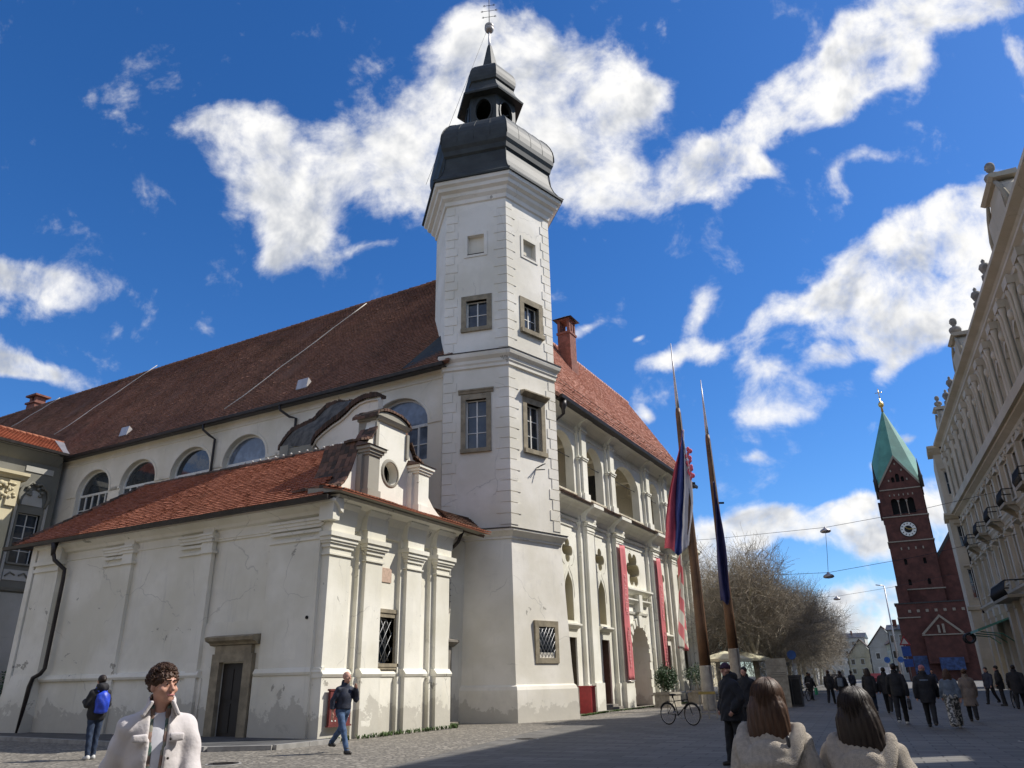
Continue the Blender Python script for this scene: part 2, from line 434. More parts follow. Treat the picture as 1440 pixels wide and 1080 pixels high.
lo = hexloft([(3.62, -.5), (3.60, 0), (3.56, 1.15), (3.50, 1.28), (3.41, 1.34), (3.36, 2.0), (3.10, 7.06)])
obj('battered_base', lo, M['tower'], tower)
def hexring(rings): return hexloft(rings)
obj('base_cornice', hexring([(3.09, 6.98), (3.17, 7.0), (3.17, 7.08), (3.30, 7.2), (3.42, 7.30), (3.42, 7.38), (3.09, 7.47)]), M['tower'], tower)
obj('base_cornice_lead', hexring([(3.40, 7.384), (3.46, 7.384), (3.46, 7.41), (3.08, 7.50)]), M['gutter'], tower)
obj('string_course', hexring([(3.09, 14.82), (3.2, 14.87), (3.2, 15.0), (3.26, 15.08), (3.26, 15.22), (3.42, 15.36), (3.46, 15.48), (3.46, 15.56), (3.09, 15.66)]), M['tower'], tower)
obj('string_course_lead', hexring([(3.44, 15.562), (3.50, 15.562), (3.50, 15.6), (3.08, 15.70)]), M['gutter'], tower)
obj('main_cornice', hexring([(3.08, 23.95), (3.2, 24.0), (3.24, 24.2), (3.42, 24.35), (3.46, 24.52), (3.66, 24.62), (3.70, 24.80), (3.86, 24.90), (3.90, 25.1), (3.0, 25.12)]), M['tower'], tower)
# quoins: thin raised blocks, long and short by turns, on both visible faces
q = MB()
for (za, zb) in ((7.6, 14.75), (15.8, 23.9)):
    n_ = int((zb-za)/.46); h = (zb-za)/n_
    for i in range(n_):
        L = .62 if i % 2 else .44; z0 = za+i*h; z1 = z0+h-.035; t = .028
        q.box(FRr, -.012, L, .001, t, z0, z1); q.box(FRr, 3.1-L, 3.112, .001, t, z0, z1)
        q.box(FRl, -L, .012, .001, t, z0, z1); q.box(FRl, -3.112, -3.1+L, .001, t, z0, z1)
obj('quoins', q, M['tower'], tower)
window(tower, FRr, 1.12, 2.08, 11.08, 13.27, 0, .26, .25, 'stone', 2, 3, hood=.3, sill=.1, glass='glass', label='tall window in sandstone frame with projecting hood, street side')
window(tower, FRr, 1.11, 2.15, 17.02, 18.43, 0, .26, .27, 'stone', 2, 2, sill=.12)
window(tower, FRl, -2.03, -1.05, 11.02, 13.35, 0, .22, .22, 'stone', 2, 3, hood=.12, sill=.08)
window(tower, FRl, -2.03, -1.0, 16.95, 18.4, 0, .24, .24, 'stone', 2, 2, sill=.06)
for fr, u0, u1, z0, z1 in ((FRr, 1.18, 2.07, 21.13, 22.07), (FRl, -1.98, -1.12, 20.98, 22.05)):
    b = MB(); b.box(fr, u0-.01, u1+.01, -.30, -.24, z0-.01, z1+.01); o = obj('blind_window', b, M['loggia'], tower)
    b = MB(); e = .16
    b.box(fr, u0-e, u0, .001, .04, z0-e, z1+e); b.box(fr, u1, u1+e, .001, .04, z0-e, z1+e); b.box(fr, u0, u1, .002, .041, z1, z1+e); b.box(fr, u0, u1, .002, .041, z0-e, z0-.03)
    obj('raised_surround', b, M['tower'], o)
    b = MB(); b.box(fr, u0, u1, -.24, .05, z0-.03, z0+.012); obj('sill', b, M['gutter'], o)
# barred window in the battered foot
def batter_n(z): return (3.36+(3.10-3.36)*(z-2.0)/5.06-3.10)*.866
FB = Fr(-14.79+FRr.N[0]*.21, 27.26+FRr.N[1]*.21, 16.5)
w = MB(); w.box(FB, 1.02, 2.42, -.3, .06, 2.12, 2.32); w.box(FB, 1.02, 1.24, -.3, .058, 2.32, 3.52); w.box(FB, 2.2, 2.42, -.3, .058, 2.32, 3.52); w.box(FB, 1.02, 2.42, -.3, .06, 3.52, 3.76)
w = obj('barred_window', w, M['stone'], tower)
g = MB(); g.box(FB, 1.24, 2.2, -.02, -.005, 2.32, 3.52); obj('pane', g, M['glass'], w)
grille(w, FB, 1.25, 2.19, 2.33, 3.5, .03, .2)
# iron flag holder
f = MB()
for a, b_ in (((1.65, .02, 10.3), (1.75, .35, 10.42)), ((1.65, .02, 10.3), (1.95, .3, 10.5)), ((1.65, .02, 10.3), (1.5, .3, 10.25)), ((1.6, .02, 10.2), (1.85, .35, 10.2))):
    f.tube([FRr.p(*a), FRr.p(*b_)], .025, 5)
obj('flag_bracket', f, M['iron'], tower)
# copper cap
obj('cap_skirt', hexloft([(3.86, 25.08), (4.0, 25.1), (4.02, 25.2), (3.75, 25.42), (3.52, 25.75), (3.36, 26.15), (3.28, 26.6), (3.26, 26.95)]), M['copper'], tower)
obj('cap_bulb', hexloft([(3.27, 26.9), (3.38, 27.0), (3.44, 27.25), (3.56, 27.45), (3.60, 27.7), (3.60, 28.05), (3.55, 28.35), (3.42, 28.68), (3.22, 29.0), (2.95, 29.3), (2.6, 29.56), (2.2, 29.76), (1.8, 29.9), (1.5, 29.95)]), M['copper'], tower)
ribs = MB()
for k in (0, 1, 5):
    for prof in ([(3.28, 26.95), (3.36, 26.15), (3.52, 25.75), (3.75, 25.42), (4.02, 25.2)], [(3.60, 27.7), (3.60, 28.05), (3.55, 28.35), (3.42, 28.68), (3.22, 29.0), (2.95, 29.3), (2.6, 29.56), (2.2, 29.76), (1.8, 29.9)]):
        ribs.tube([hexpt(r+.01, z, k) for r, z in prof], .03, 5)
for k0, k1 in ((0, 1), (5, 0)):
    for t in (.25, .5, .75):
        for prof in ([(3.60, 27.7), (3.60, 28.05), (3.55, 28.35), (3.42, 28.68), (3.22, 29.0), (2.95, 29.3), (2.6, 29.56), (2.2, 29.76)],):
            pts = []
            for r, z in prof:
                a, b_ = Vector(hexpt(r, z, k0)), Vector(hexpt(r, z, k1)); pts.append(a.lerp(b_, t))
            ribs.tube(pts, .014, 4)
obj('standing_seams', ribs, M['copper'], tower)
# lantern with oval openings in each face
lan = MB(); Rl = 1.5
for k in range(6):
    a, b_ = Vector(hexpt(Rl, 0, k)), Vector(hexpt(Rl, 0, (k+1) % 6)); d = (b_-a); L = d.length
    ang = math.degrees(math.atan2(d.x, d.y))
    fr = Fr(a.x, a.y, ang)
    c = Vector((TC[0], TC[1], 0))-a
    if c.x*fr.N[0]+c.y*fr.N[1] > 0: fr = Fr(b_.x, b_.y, ang+180)
    ov = [(L/2+.46*math.cos(t), 31.1+.78*math.sin(t)) for t in np.linspace(0, 2*math.pi, 20, endpoint=False)]
    lan.wall(fr, rect(0, L, 29.8, 32.2), [ov] if k in (0, 5) else [], 0, .16)
    ring = []
    for s_ in (1.0, 1.16): ring.append([(L/2+.46*s_*math.cos(t), 31.1+.78*s_*math.sin(t)) for t in np.linspace(0, 2*math.pi, 20, endpoint=False)])
    vs = [fr.p(u, .05, z) for u, z in ring[0]]+[fr.p(u, .05, z) for u, z in ring[1]]+[fr.p(u, -.01, z) for u, z in ring[1]]
    lan.add(vs, [(i, (i+1) % 20, 20+(i+1) % 20, 20+i) for i in range(20)]+[(20+i, 20+(i+1) % 20, 40+(i+1) % 20, 40+i) for i in range(20)])
ln = obj('lantern', lan, M['copper'], tower)
b = MB(); b.lathe((TC[0], TC[1], 30.5), [(.05, .75), (.18, .7), (.24, .45), (.3, .15), (.42, 0), (.40, -.03)], 14); b.tube([(TC[0]-1.2, TC[1], 31.3), (TC[0]+1.2, TC[1], 31.3)], .06, 6)
obj('bell', b, M['iron'], ln)
obj('lantern_cap', hexloft([(1.45, 32.1), (1.98, 32.12), (2.02, 32.22), (1.8, 32.5), (1.56, 32.85), (1.42, 33.2), (1.40, 33.3), (1.5, 33.36), (1.56, 33.55), (1.58, 33.8), (1.54, 34.1), (1.42, 34.4), (1.2, 34.66), (.9, 34.84), (.66, 34.9), (.66, 35.02), (.56, 35.06), (.52, 35.2), (.36, 36.0), (.16, 37.0), (.1, 37.15)]), M['copper'], tower)
b = MB(); b.lathe((TC[0], TC[1], 0), [(.09, 37.0), (.07, 37.5), (.05, 38.2), (.08, 38.3)], 10)
obj('finial_rod', b, M['steel'], tower)
b = MB(); b.lathe((TC[0], TC[1], 38.55), [(.02, -.32), (.16, -.3), (.26, -.17), (.29, -.04), (.22, .02), (.29, .06), (.27, .22), (.17, .34), (.03, .38)], 16)
obj('finial_ball', b, M['ball'], tower)
b = MB(); X, Y = TC
b.tube([(X, Y, 38.9), (X, Y, 41.2)], .025, 5)
ca, sa = math.cos(R(20)), math.sin(R(20))
for z, L in ((39.5, .38), (40.0, .45), (40.45, .3)):
    b.tube([(X-L*ca, Y-L*sa, z), (X+L*ca, Y+L*sa, z)], .018, 4)
    for s_ in (-1, 1): b.torus((X+s_*L*ca, Y+s_*L*sa, z), (-sa, ca, 0), .06, .015, 10, 4)
obj('finial_cross', b, M['iron'], tower)
b = MB(); p0 = Vector((X, Y, 38.2)); pts = []
for i in range(13):
    t = i/12; w_ = hexpt(.2+3.85*t, 38.2-12.9*t, 1.15); pts.append(w_)
b.tube(pts, .012, 4, False); obj('lightning_cable', b, M['iron'], tower)

# ================================================================== LONG CASTLE WING
FW = Fr(-17.8, 26.8, 90.75)     # u = towards +x, wall faces the camera
wing = thing('castle_wing', 'long white castle wing with arched upper windows under a huge brown tiled roof', 'building', (-32, 31, 0))
ARC = [(-26.3, 1.62), (-22.0, 1.6), (-17.4, 1.62), (-13.1, 1.62), (-8.2, 1.62), (-2.8, 1.75)]
wl = MB(); wl.wall(FW, rect(-45, .6, -.5, 15.6), [arch(u, hw, 10.95, 12.75, 1.42) for u, hw in ARC], 0, .40)
wl.box(FW, -45, 0, -10.0, -9.7, -.5, 15.4)
obj('wall', wl, M['wing'], wing)
t = MB(); t.mould(FW, [(0, 14.72), (.05, 14.74), (.07, 14.8), (.05, 14.84), (0, 14.86)], -29.4, .2)
t.mould(FW, [(0, 15.05), (.08, 15.08), (.2, 15.2), (.28, 15.38), (.28, 15.46), (0, 15.5)], -45, .2)
for u, hw in ARC:
    for s_ in (-1, 1):
        t.box(FW, u+s_*(hw+.02)-.0 if s_ > 0 else u-hw-.9, u+hw+.9 if s_ > 0 else u-hw-.02, .001, .045, 12.62, 12.78)
    pts = [(u+(hw+.16)*math.cos(a), 12.75+1.58*math.sin(a)) for a in np.linspace(0, math.pi, 17)]; pin = [(u+(hw+.02)*math.cos(a), 12.75+1.44*math.sin(a)) for a in np.linspace(0, math.pi, 17)]
    vs = [FW.p(a, .04, z) for a, z in pin]+[FW.p(a, .04, z) for a, z in pts]+[FW.p(a, 0, z) for a, z in pts]
    t.add(vs, [(i, i+1, 18+i, 17+i) for i in range(16)]+[(17+i, 18+i, 35+i, 34+i) for i in range(16)])
obj('cornice', t, M['wing'], wing)
for u, hw in ARC:
    w = MB(); b = -.34; tk = .09
    pts = [(u+hw*math.cos(a), 12.75+1.42*math.sin(a)) for a in np.linspace(0, math.pi, 17)]; pin = [(u+(hw-.1)*math.cos(a), 12.75+1.32*math.sin(a)) for a in np.linspace(0, math.pi, 17)]
    vs = [FW.p(a, b+.08, z) for a, z in pin]+[FW.p(a, b+.08, z) for a, z in pts]+[FW.p(a, b, z) for a, z in pin]
    w.add(vs, [(i, i+1, 18+i, 17+i) for i in range(16)]+[(i, i+1, 35+i, 34+i) for i in range(16)])
    w.box(FW, u-hw, u+hw, b, b+.08, 12.62, 12.76)
    for i in range(6):
        uc = u-hw+(2*hw)*i/5; e = .045
        w.box(FW, max(uc-e, u-hw), min(uc+e, u+hw), b+.002, b+.078, 10.95, 12.62)
    w.box(FW, u-hw, u+hw, b+.004, b+.07, 11.75, 11.80)
    o = obj('arched_window', w, M['sash'], wing)
    g = MB(); g.prism(FW, arch(u, hw+.01, 10.95, 12.75, 1.43), b-.05, b+.02); obj('pane', g, M['glass_blue'] if abs(u+2.8) < .1 or abs(u+13.1) < .1 else M['glass'], o)
sl = math.hypot(5.6, 8.25)
e0 = FW.p(-45, .6, 15.25); up = (-FW.N[0]*5.6, -FW.N[1]*5.6, 8.25)
u_end = 46.2
roof('roof', e0, (FW.U[0], FW.U[1], 0), up, [(0, 0), (45.4, 0), (45.4, 2.3), (43.3, sl), (-26, sl), (-26, 0)], M['tile_wing'], wing, .21, .165, .028, 4)
# far slope so the roof is a real solid from behind
bk = MB(); bk.add([FW.p(-71, -5.0, 23.5), FW.p(-1.5, -5.0, 23.5), FW.p(-1.5, -10.6, 15.25), FW.p(-71, -10.6, 15.25)], [(0, 1, 2, 3)])
bk.prism(Fr(FW.p(-71, 0, 0)[0], FW.p(-71, 0, 0)[1], FW.ang-90), [(-.5, 15.3), (5, 23.45), (10.5, 15.3)], -.1, .1)
obj('rear_slope', bk, M['tile_old'], wing, tone=[.4]*len(bk.f))
ridge('ridge_tiles', FW.p(-71, -5.0, 23.5), FW.p(-1.6, -5.0, 23.5), M['tile_wing'], wing, .13, .42)
g = MB(); g.mould(FW, [(.58, 15.12), (.64, 15.08), (.72, 15.1), (.75, 15.24), (.70, 15.25), (.60, 15.2)], -45, .2); g.box(FW, -45, .2, .28, .62, 15.06, 15.10)
obj('gutter', g, M['gutter'], wing)
sn = MB()
for u, v in ((-9.6, .9), (-24.4, .85)):
    q = np.array(FW.p(u, .6, 15.25))+np.array(up)/sl*v; du = np.array([FW.U[0], FW.U[1], 0]); nu = np.array(up)/sl; nn = np.array([0, -.83, .56])
    c = [q+nn*.06, q+du*.75+nn*.06, q+du*.75+nu*.55+nn*.30, q+nu*.55+nn*.30]
    sn.add([tuple(x) for x in c]+[tuple(x-nn*.28) for x in c], [(0, 1, 2, 3), (0, 1, 5, 4), (1, 2, 6, 5), (2, 3, 7, 6), (3, 0, 4, 7)])
    o = obj('skylight', sn, M['steel'], wing); sn = MB()
for (x0, x1, va, vb) in ((-26.97, -32.23, 9.6, .5), (-46.6, -50.8, 9.9, 3.0), (-57.6, -60.4, 9.3, 6.4)):
    a = Vector((x0, 26.2+5.6*va/sl, 15.25+8.25*va/sl))+Vector((0, -.07, .07)); b_ = Vector((x1, 26.2+5.6*vb/sl, 15.25+8.25*vb/sl))+Vector((0, -.07, .07))
    mb = MB(); mb.tube([a.lerp(b_, t/8)+Vector((.06*math.sin(t*2.1), 0, .02*math.sin(t*1.7))) for t in range(9)], .028, 5); obj('conductor_cable', mb, M['white_paint'], wing)
# dark sheet cricket where the roof runs against the tower
mb = MB()
pa = [FW.p(-2.3, .55, 15.42), FW.p(.2, .45, 15.42), FW.p(.3, -.9, 17.6), FW.p(-.1, -1.2, 18.3)]
mb.add(pa+[(x, y+.15, z-.25) for x, y, z in pa], [(0, 1, 2, 3), (0, 1, 5, 4), (1, 2, 6, 5), (2, 3, 7, 6), (3, 0, 4, 7)]); obj('sheet_flashing', mb, M['copper'], wing)
dp = MB(); c = FW.p
dp.tube([c(-15.95, .66, 15.1), c(-15.95, .62, 14.8), c(-15.7, .35, 14.5), c(-15.5, .12, 14.3), c(-15.5, .12, 10), c(-15.5, .12, 9.5)], .07, 7)
dp.tube([c(-10.1, .66, 15.1), c(-10.1, .6, 14.85), c(-9.7, .3, 14.5), c(-9.4, .12, 14.4), c(-9.4, .12, 11)], .07, 7)
obj('downpipe', dp, M['gutter'], wing)
ch = MB(); frc = Fr(-64.5, 33.0, 90); ch.box(frc, 0, 1.2, -.5, .5, 22, 24.1); ch.box(frc, -.12, 1.32, -.62, .62, 24.1, 24.25)
for u in (.1, .75): ch.box(frc, u, u+.35, -.4, .4, 24.25, 24.75)
ch.box(frc, -.15, 1.35, -.65, .65, 24.75, 24.9); obj('chimney', ch, M['brick'], wing)

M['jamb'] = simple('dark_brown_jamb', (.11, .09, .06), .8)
M['nicheback'] = plaster('plaster_niche_shade', (.52, .48, .36), damp=0, streak=.3)  # olive tone paints the shade of the niches into their plaster
# ================================================================== STREET (LOGGIA) WING
FC = Fr(-15.6, 37.0, 1.25)
lw = thing('loggia_wing', 'white baroque castle front with open loggia arches and red tiled roof facing the street', 'building', (-16, 45, 0))
PIL = [(.35, 1.25), (4.4, 5.45), (10.7, 11.75), (14.5, 15.4), (18.55, 19.55)]    # front faces of the pilasters
nw = -.42
def quat(uc, zc, r, n=4, k=.62, rot=0):
    pts = []; m = 48; d_, R_ = (.58*r, .42*r*1.04) if n == 4 else (.68*r, .355*r)
    for i in range(m):
        a = 2*math.pi*i/m+1e-3; w_ = 2*math.pi/n; ph = (a+rot+w_/2) % w_-w_/2; rr = d_*math.cos(ph)+math.sqrt(max(R_*R_-(d_*math.sin(ph))**2, 1e-4)); pts.append((uc+rr*math.cos(a), zc+rr*math.sin(a)*1.0))
    return pts
def ogee(uc, hw, z0, z1):
    h = z1-z0; pts = [(uc-hw, z0), (uc+hw, z0), (uc+hw, z1-hw*1.7)]
    for t in (.2, .4, .6, .8): pts.append((uc+hw*(1-t**1.5), z1-hw*1.7+hw*1.5*t**.8))
    pts += [(uc, z1)]
    for t in (.8, .6, .4, .2): pts.append((uc-hw*(1-t**1.5), z1-hw*1.7+hw*1.5*t**.8))
    return pts+[(uc-hw, z1-hw*1.7)]
bays = [-1.35, 2.85, 13.2, 16.95]
BH = []
for u in bays:
    BH += [quat(u, 7.75, .62), ogee(u, .47, 4.25, 6.7), rect(u-.52, u+.52, .12, 3.45)]
holes = BH+[quat(8.0, 7.75, 1.05, 6)]
HL_ = len(holes); holes.append(arch(8.0, 1.42, .0, 2.95, 1.5))
wl = MB(); wl.wall(FC, rect(-3.6, 20.2, -.01, 9.9), [h for h in holes], nw, .9)
wl.prism(Fr(FC.p(20.2, nw, 0)[0], FC.p(20.2, nw, 0)[1], FC.ang-90), [(0, -.5), (9, -.5), (9, 16), (4.6, 23.2), (0, 15.9)], -.02, 0)
obj('wall', wl, M['facade'], lw)
bk = MB()
for u in bays: bk.box(FC, u-.75, u+.75, nw-.95, nw-.9, 3.9, 8.6)
bk.box(FC, 6.7, 9.3, nw-.95, nw-.9, 6.6, 9.0)
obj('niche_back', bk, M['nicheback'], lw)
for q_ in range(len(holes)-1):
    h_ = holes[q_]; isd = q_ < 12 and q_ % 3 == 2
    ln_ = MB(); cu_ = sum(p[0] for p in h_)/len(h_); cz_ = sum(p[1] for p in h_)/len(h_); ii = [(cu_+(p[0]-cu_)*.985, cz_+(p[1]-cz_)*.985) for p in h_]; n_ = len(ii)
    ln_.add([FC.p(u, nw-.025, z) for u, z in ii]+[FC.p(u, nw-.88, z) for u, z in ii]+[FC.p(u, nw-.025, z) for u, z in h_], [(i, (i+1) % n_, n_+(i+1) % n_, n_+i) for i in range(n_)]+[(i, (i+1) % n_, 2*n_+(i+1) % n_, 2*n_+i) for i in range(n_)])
    obj('recess_shade_lining', ln_, M['jamb'] if isd else M['nicheback'], lw)  # lining added to darken the recesses, shade held in its colour
# deep passage behind the portal and door recesses
ps = MB(); ps.box(FC, 6.58, 6.60, -7, nw-.9, 0, 4.6); ps.box(FC, 9.42, 9.44, -7, nw-.9, 0, 4.6); ps.box(FC, 6.58, 9.44, -7, nw-.9, 4.46, 4.5); ps.box(FC, 6.5, 9.5, -7.1, -7, 0, 4.6)
obj('passage', ps, M['loggia'], lw)
rd = MB(); rd.box(FC, 6.7, 8.3, -1.9, -1.8, .3, 1.9); obj('red_panel', rd, M['red_paint'], lw)
for i, u in enumerate(bays):
    d = MB(); d.box(FC, u-.56, u+.56, nw-.95, nw-.88, .1, 3.5); d.box(FC, u-.03, u+.03, nw-.88, nw-.85, .12, 3.45)
    for zz in (.5, 1.7, 2.8): d.box(FC, u-.45, u-.08, nw-.88, nw-.86, zz, zz+.7); d.box(FC, u+.08, u+.45, nw-.88, nw-.86, zz, zz+.7)
    o = obj('door', d, M['door_dark'], lw)
    s = MB()
    s.box(FC, u-.72, u-.52, nw, nw+.06, 0, 3.55); s.box(FC, u+.52, u+.72, nw, nw+.06, 0, 3.55); s.box(FC, u-.72, u+.72, nw+.001, nw+.061, 3.45, 3.7)
    s.mould(FC, [(nw, 3.86), (nw+.1, 3.9), (nw+.26, 4.02), (nw+.26, 4.1), (nw, 4.16)], u-.85, u+.85)
    obj('door_surround', s, M['facade'], o)
    s = MB(); s.box(FC, u-.7, u+.7, nw-.2, nw+.55, 0, .12); s.box(FC, u-.62, u+.62, nw-.2, nw+.3, .12, .24); obj('doorstep', s, M['stone2'], o)
    # raised ornament round niche and quatrefoil
    s = MB()
    for sg in (-1, 1): s.tube([FC.p(u+sg*.62, nw+.0, 5.4), FC.p(u+sg*.6, nw+.01, 5.9), FC.p(u+sg*.4, nw+.01, 6.5), FC.p(u+sg*.12, nw+.0, 6.85), FC.p(u, nw+.0, 7.0)], .017, 5)
    for sg in (-1, 1): s.tube([FC.p(u+sg*.75, nw, 7.9), FC.p(u+sg*.8, nw+.01, 7.5), FC.p(u+sg*.6, nw+.01, 7.1), FC.p(u+sg*.4, nw, 7.0)], .017, 5)
    obj('stucco_ornament', s, M['facade'], lw)
rdr = MB(); rdr.box(FC, 2.36, 2.42, nw-.8, nw-.05, .3, 2.9); obj('red_door_leaf', rdr, M['red_paint'], lw)
# portal surround
s = MB()
A0 = arch(8.0, 1.42, 0, 2.95, 1.5, 20)[2:]
for i in range(20):
    a, b_ = A0[i], A0[i+1]; e = 1.28 if i % 2 else 1.22
    def out(q): return (8.0+(q[0]-8.0)*e, 2.95+(q[1]-2.95)*e)
    s.prism(FC, [a, out(a), out(b_), b_], nw+.001, nw+(.14 if i % 2 else .09))
for sg in (-1, 1):
    for k in range(6):
        e = .42 if k % 2 else .34; x0 = 8.0+sg*1.42; x1 = x0+sg*e; s.box(FC, min(x0, x1), max(x0, x1), nw+.001, nw+(.14 if k % 2 else .09), .05+k*.48, .5+k*.48)
s.prism(FC, [(7.82, 4.3), (8.18, 4.3), (8.26, 5.0), (7.74, 5.0)], nw+.1, nw+.24)
s.mould(FC, [(nw, 5.05), (nw+.08, 5.08), (nw+.12, 5.2), (nw, 5.22)], 6.25, 9.75)
s.mould(FC, [(nw, 5.62), (nw+.12, 5.66), (nw+.3, 5.84), (nw+.3, 5.92), (nw, 6.0)], 6.1, 9.9)
s.mould(FC, [(nw, 6.18), (nw+.1, 6.2), (nw+.42, 6.42), (nw+.42, 6.52), (nw, 6.62)], 5.95, 10.15)
s.box(FC, 7.75, 8.25, nw, nw+.36, 5.2, 6.2)
obj('portal_surround', s, M['facade'], lw)
for (a, b_) in PIL:
    s = MB()
    s.box(FC, a-.38, b_+.38, nw+.001, -.22, 0, 10.0); s.box(FC, a-.05, b_+.05, -.22, -.11, 0, 10.0); s.box(FC, a, b_, -.11, 0, .0, 9.0)
    s.box(FC, a-.46, b_+.46, nw, -.15, 0, 1.25); s.box(FC, a-.09, b_+.09, -.15, .1, 0, 1.3)
    for z0, e in ((8.86, .03), (9.0, .06), (9.1, .03), (9.22, .09), (9.3, .14)):
        s.box(FC, a-e, b_+e, -.11, .0+e, z0, z0+.09)
    for z0, e in ((9.22, .06), (9.3, .1)): s.box(FC, a-.38-e, b_+.38+e, nw, -.22+e, z0, z0+.09)
    obj('pilaster', s, M['facade'], lw)
s = MB()
s.mould(FC, [(nw, 9.0), (nw+.06, 9.03), (nw+.08, 9.18), (nw+.03, 9.2), (nw+.02, 9.34), (nw+.1, 9.36), (nw+.14, 9.5), (nw, 9.5)], -3.6, 20.2)
s.mould(FC, [(nw, 9.55), (nw+.1, 9.6), (nw+.2, 9.8), (nw+.42, 10.0), (nw+.62, 10.12), (nw+.84, 10.2), (nw+.84, 10.32), (nw-.3, 10.40)], -3.6, 20.5)
for (a, b_) in PIL:
    s.mould(FC, [(nw, 9.42), (.06, 9.45), (.1, 9.6), (.08, 9.7), (.2, 9.88), (.45, 10.05), (.6, 10.16), (.6, 10.335), (nw, 10.36)], a-.22, b_+.22)
obj('cornice', s, M['facade'], lw)
e0 = FC.p(-3.6, .55, 10.33); roof('cornice_tiles', e0, (FC.U[0], FC.U[1], 0), (-FC.N[0]*.9, -FC.N[1]*.9, .22), [(0, 0), (24.1, 0), (24.1, .88), (0, .88)], M['tile_old'], lw, .19, .2, .015, 9, .03)
# loggia storey
s = MB(); s.box(FC, -3.6, 20.2, nw-.3, nw, 9.9, 10.93); obj('parapet', s, M['facade'], lw)
s = MB(); s.box(FC, -3.6, 20.0, nw-.33, nw+.06, 10.93, 11.03); obj('parapet_coping', s, M['sandlight'], lw)
AR = [(-1.35, 1.3, 1.05), (2.85, 1.2, 1.15), (8.0, 2.1, 1.35), (13.2, 1.0, 1.0), (16.95, 1.15, 1.15)]
wl = MB(); wl.wall(FC, rect(-3.6, 20.2, 11.02, 15.95), [arch(u, hw, 11.03, 14.28-r, r, 18) for u, hw, r in AR], nw, .5)
obj('arcade_wall', wl, M['facade'], lw)
for (a, b_) in PIL:
    s = MB(); m_ = (a+b_)/2; a1, b1 = m_-.3, m_+.3
    s.box(FC, a1-.2, b1+.2, nw+.001, -.24, 10.38, 15.3); s.box(FC, a1, b1, -.24, -.1, 10.38, 14.9)
    s.box(FC, a1-.3, b1+.3, nw, -.18, 10.37, 11.08); s.box(FC, a1-.08, b1+.08, -.18, -.02, 10.37, 11.08)
    for z0, e in ((13.0, .05), (13.1, .09), (14.62, .04), (14.72, .1), (14.82, .05)): s.box(FC, a1-e, b1+e, -.12, -.1+e, z0, z0+.09); s.box(FC, a1-.2-e, b1+.2+e, nw, -.24+e, z0+.002, z0+.088)
    obj('upper_pilaster', s, M['facade'], lw)
s = MB()
s.mould(FC, [(nw, 14.5), (nw+.05, 14.52), (nw+.07, 14.62), (nw, 14.64)], -3.6, 20.2)
s.mould(FC, [(nw, 14.9), (nw+.08, 14.93), (nw+.12, 15.02), (nw+.24, 15.12), (nw+.5, 15.3), (nw+.72, 15.38), (nw+.72, 15.47), (nw, 15.5)], -3.6, 20.3)
for (a, b_) in PIL:
    m_ = (a+b_)/2; s.mould(FC, [(nw, 14.88), (-.1, 14.91), (-.02, 15.05), (.12, 15.2), (.36, 15.34), (.42, 15.44), (.42, 15.475), (nw, 15.48)], m_-.42, m_+.42)
obj('upper_cornice', s, M['facade'], lw)
s = MB(); s.box(FC, -3.6, 20.1, -3.0, -2.9, 10.9, 15.4); s.box(FC, -3.6, 20.1, -2.9, nw-.5, 15.2, 15.3); s.box(FC, -3.6, 20.1, -2.9, nw-.3, 10.4, 10.6)
for u in (.85, 4.9, 11.2, 14.95): s.box(FC, u-.3, u+.3, -2.9, nw-.5, 14.1, 15.2)
for u in (-3.6, 20.0): s.box(FC, u, u+.15, -2.9, nw-.5, 10.4, 15.2)
obj('loggia_interior', s, M['loggia'], lw)
s = MB()
for u, hw, r in AR: s.tube([FC.p(u-hw-.1, nw-.25, 13.12), FC.p(u+hw+.1, nw-.25, 13.12)], .025, 5)
obj('tie_rod', s, M['iron'], lw)
s = MB(); s.box(FC, 4.1, 4.9, -2.2, -1.0, 11.0, 13.0); obj('dark_cabinet', s, M['iron'], lw)
# roof
slS = math.hypot(5.03, 8.0)
e0 = FC.p(-7, .6, 15.5); upS = (-FC.N[0]*5.03, -FC.N[1]*5.03, 8.0)
roof('roof', e0, (FC.U[0], FC.U[1], 0), upS, [(0, 0), (27.5, 0), (27.3, slS), (1.0, slS)], M['tile_street'], lw, .2, .165, .006, 12)
bk = MB(); bk.add([FC.p(-6, -4.43, 23.5), FC.p(20.4, -4.43, 23.5), FC.p(20.5, -9.5, 15.5), FC.p(-7, -9.5, 15.5)], [(0, 1, 2, 3)]); obj('rear_slope', bk, M['tile_old'], lw, tone=[.4])
ridge('ridge_tiles', FC.p(-6, -4.43, 23.52), FC.p(20.4, -4.43, 23.52), M['tile_street'], lw, .12, .42, 5)
g = MB(); g.mould(FC, [(.58, 15.36), (.64, 15.3), (.76, 15.32), (.8, 15.5), (.74, 15.51), (.6, 15.45)], -3.6, 20.6); g.box(FC, -3.6, 20.5, .3, .62, 15.33, 15.36)
obj('gutter', g, M['gutter'], lw)
g = MB(); nS = np.array(upS)/slS; nr = np.array([FC.N[0]*.847, FC.N[1]*.847, .532])
for v, h in ((1.5, .28), (.55, .18)):
    def rp(u, hh): return tuple(np.array(FC.p(u, .6, 15.5))+nS*v+nr*hh)
    g.tube([rp(-3, h), rp(20, h)], .018, 4); g.tube([rp(-3, h*.45), rp(20, h*.45)], .015, 4)
    for u in np.arange(-2.6, 20, 1.15): g.tube([rp(u, .02), rp(u, h+.02)], .018, 4)
obj('snow_guard', g, M['iron'], lw)
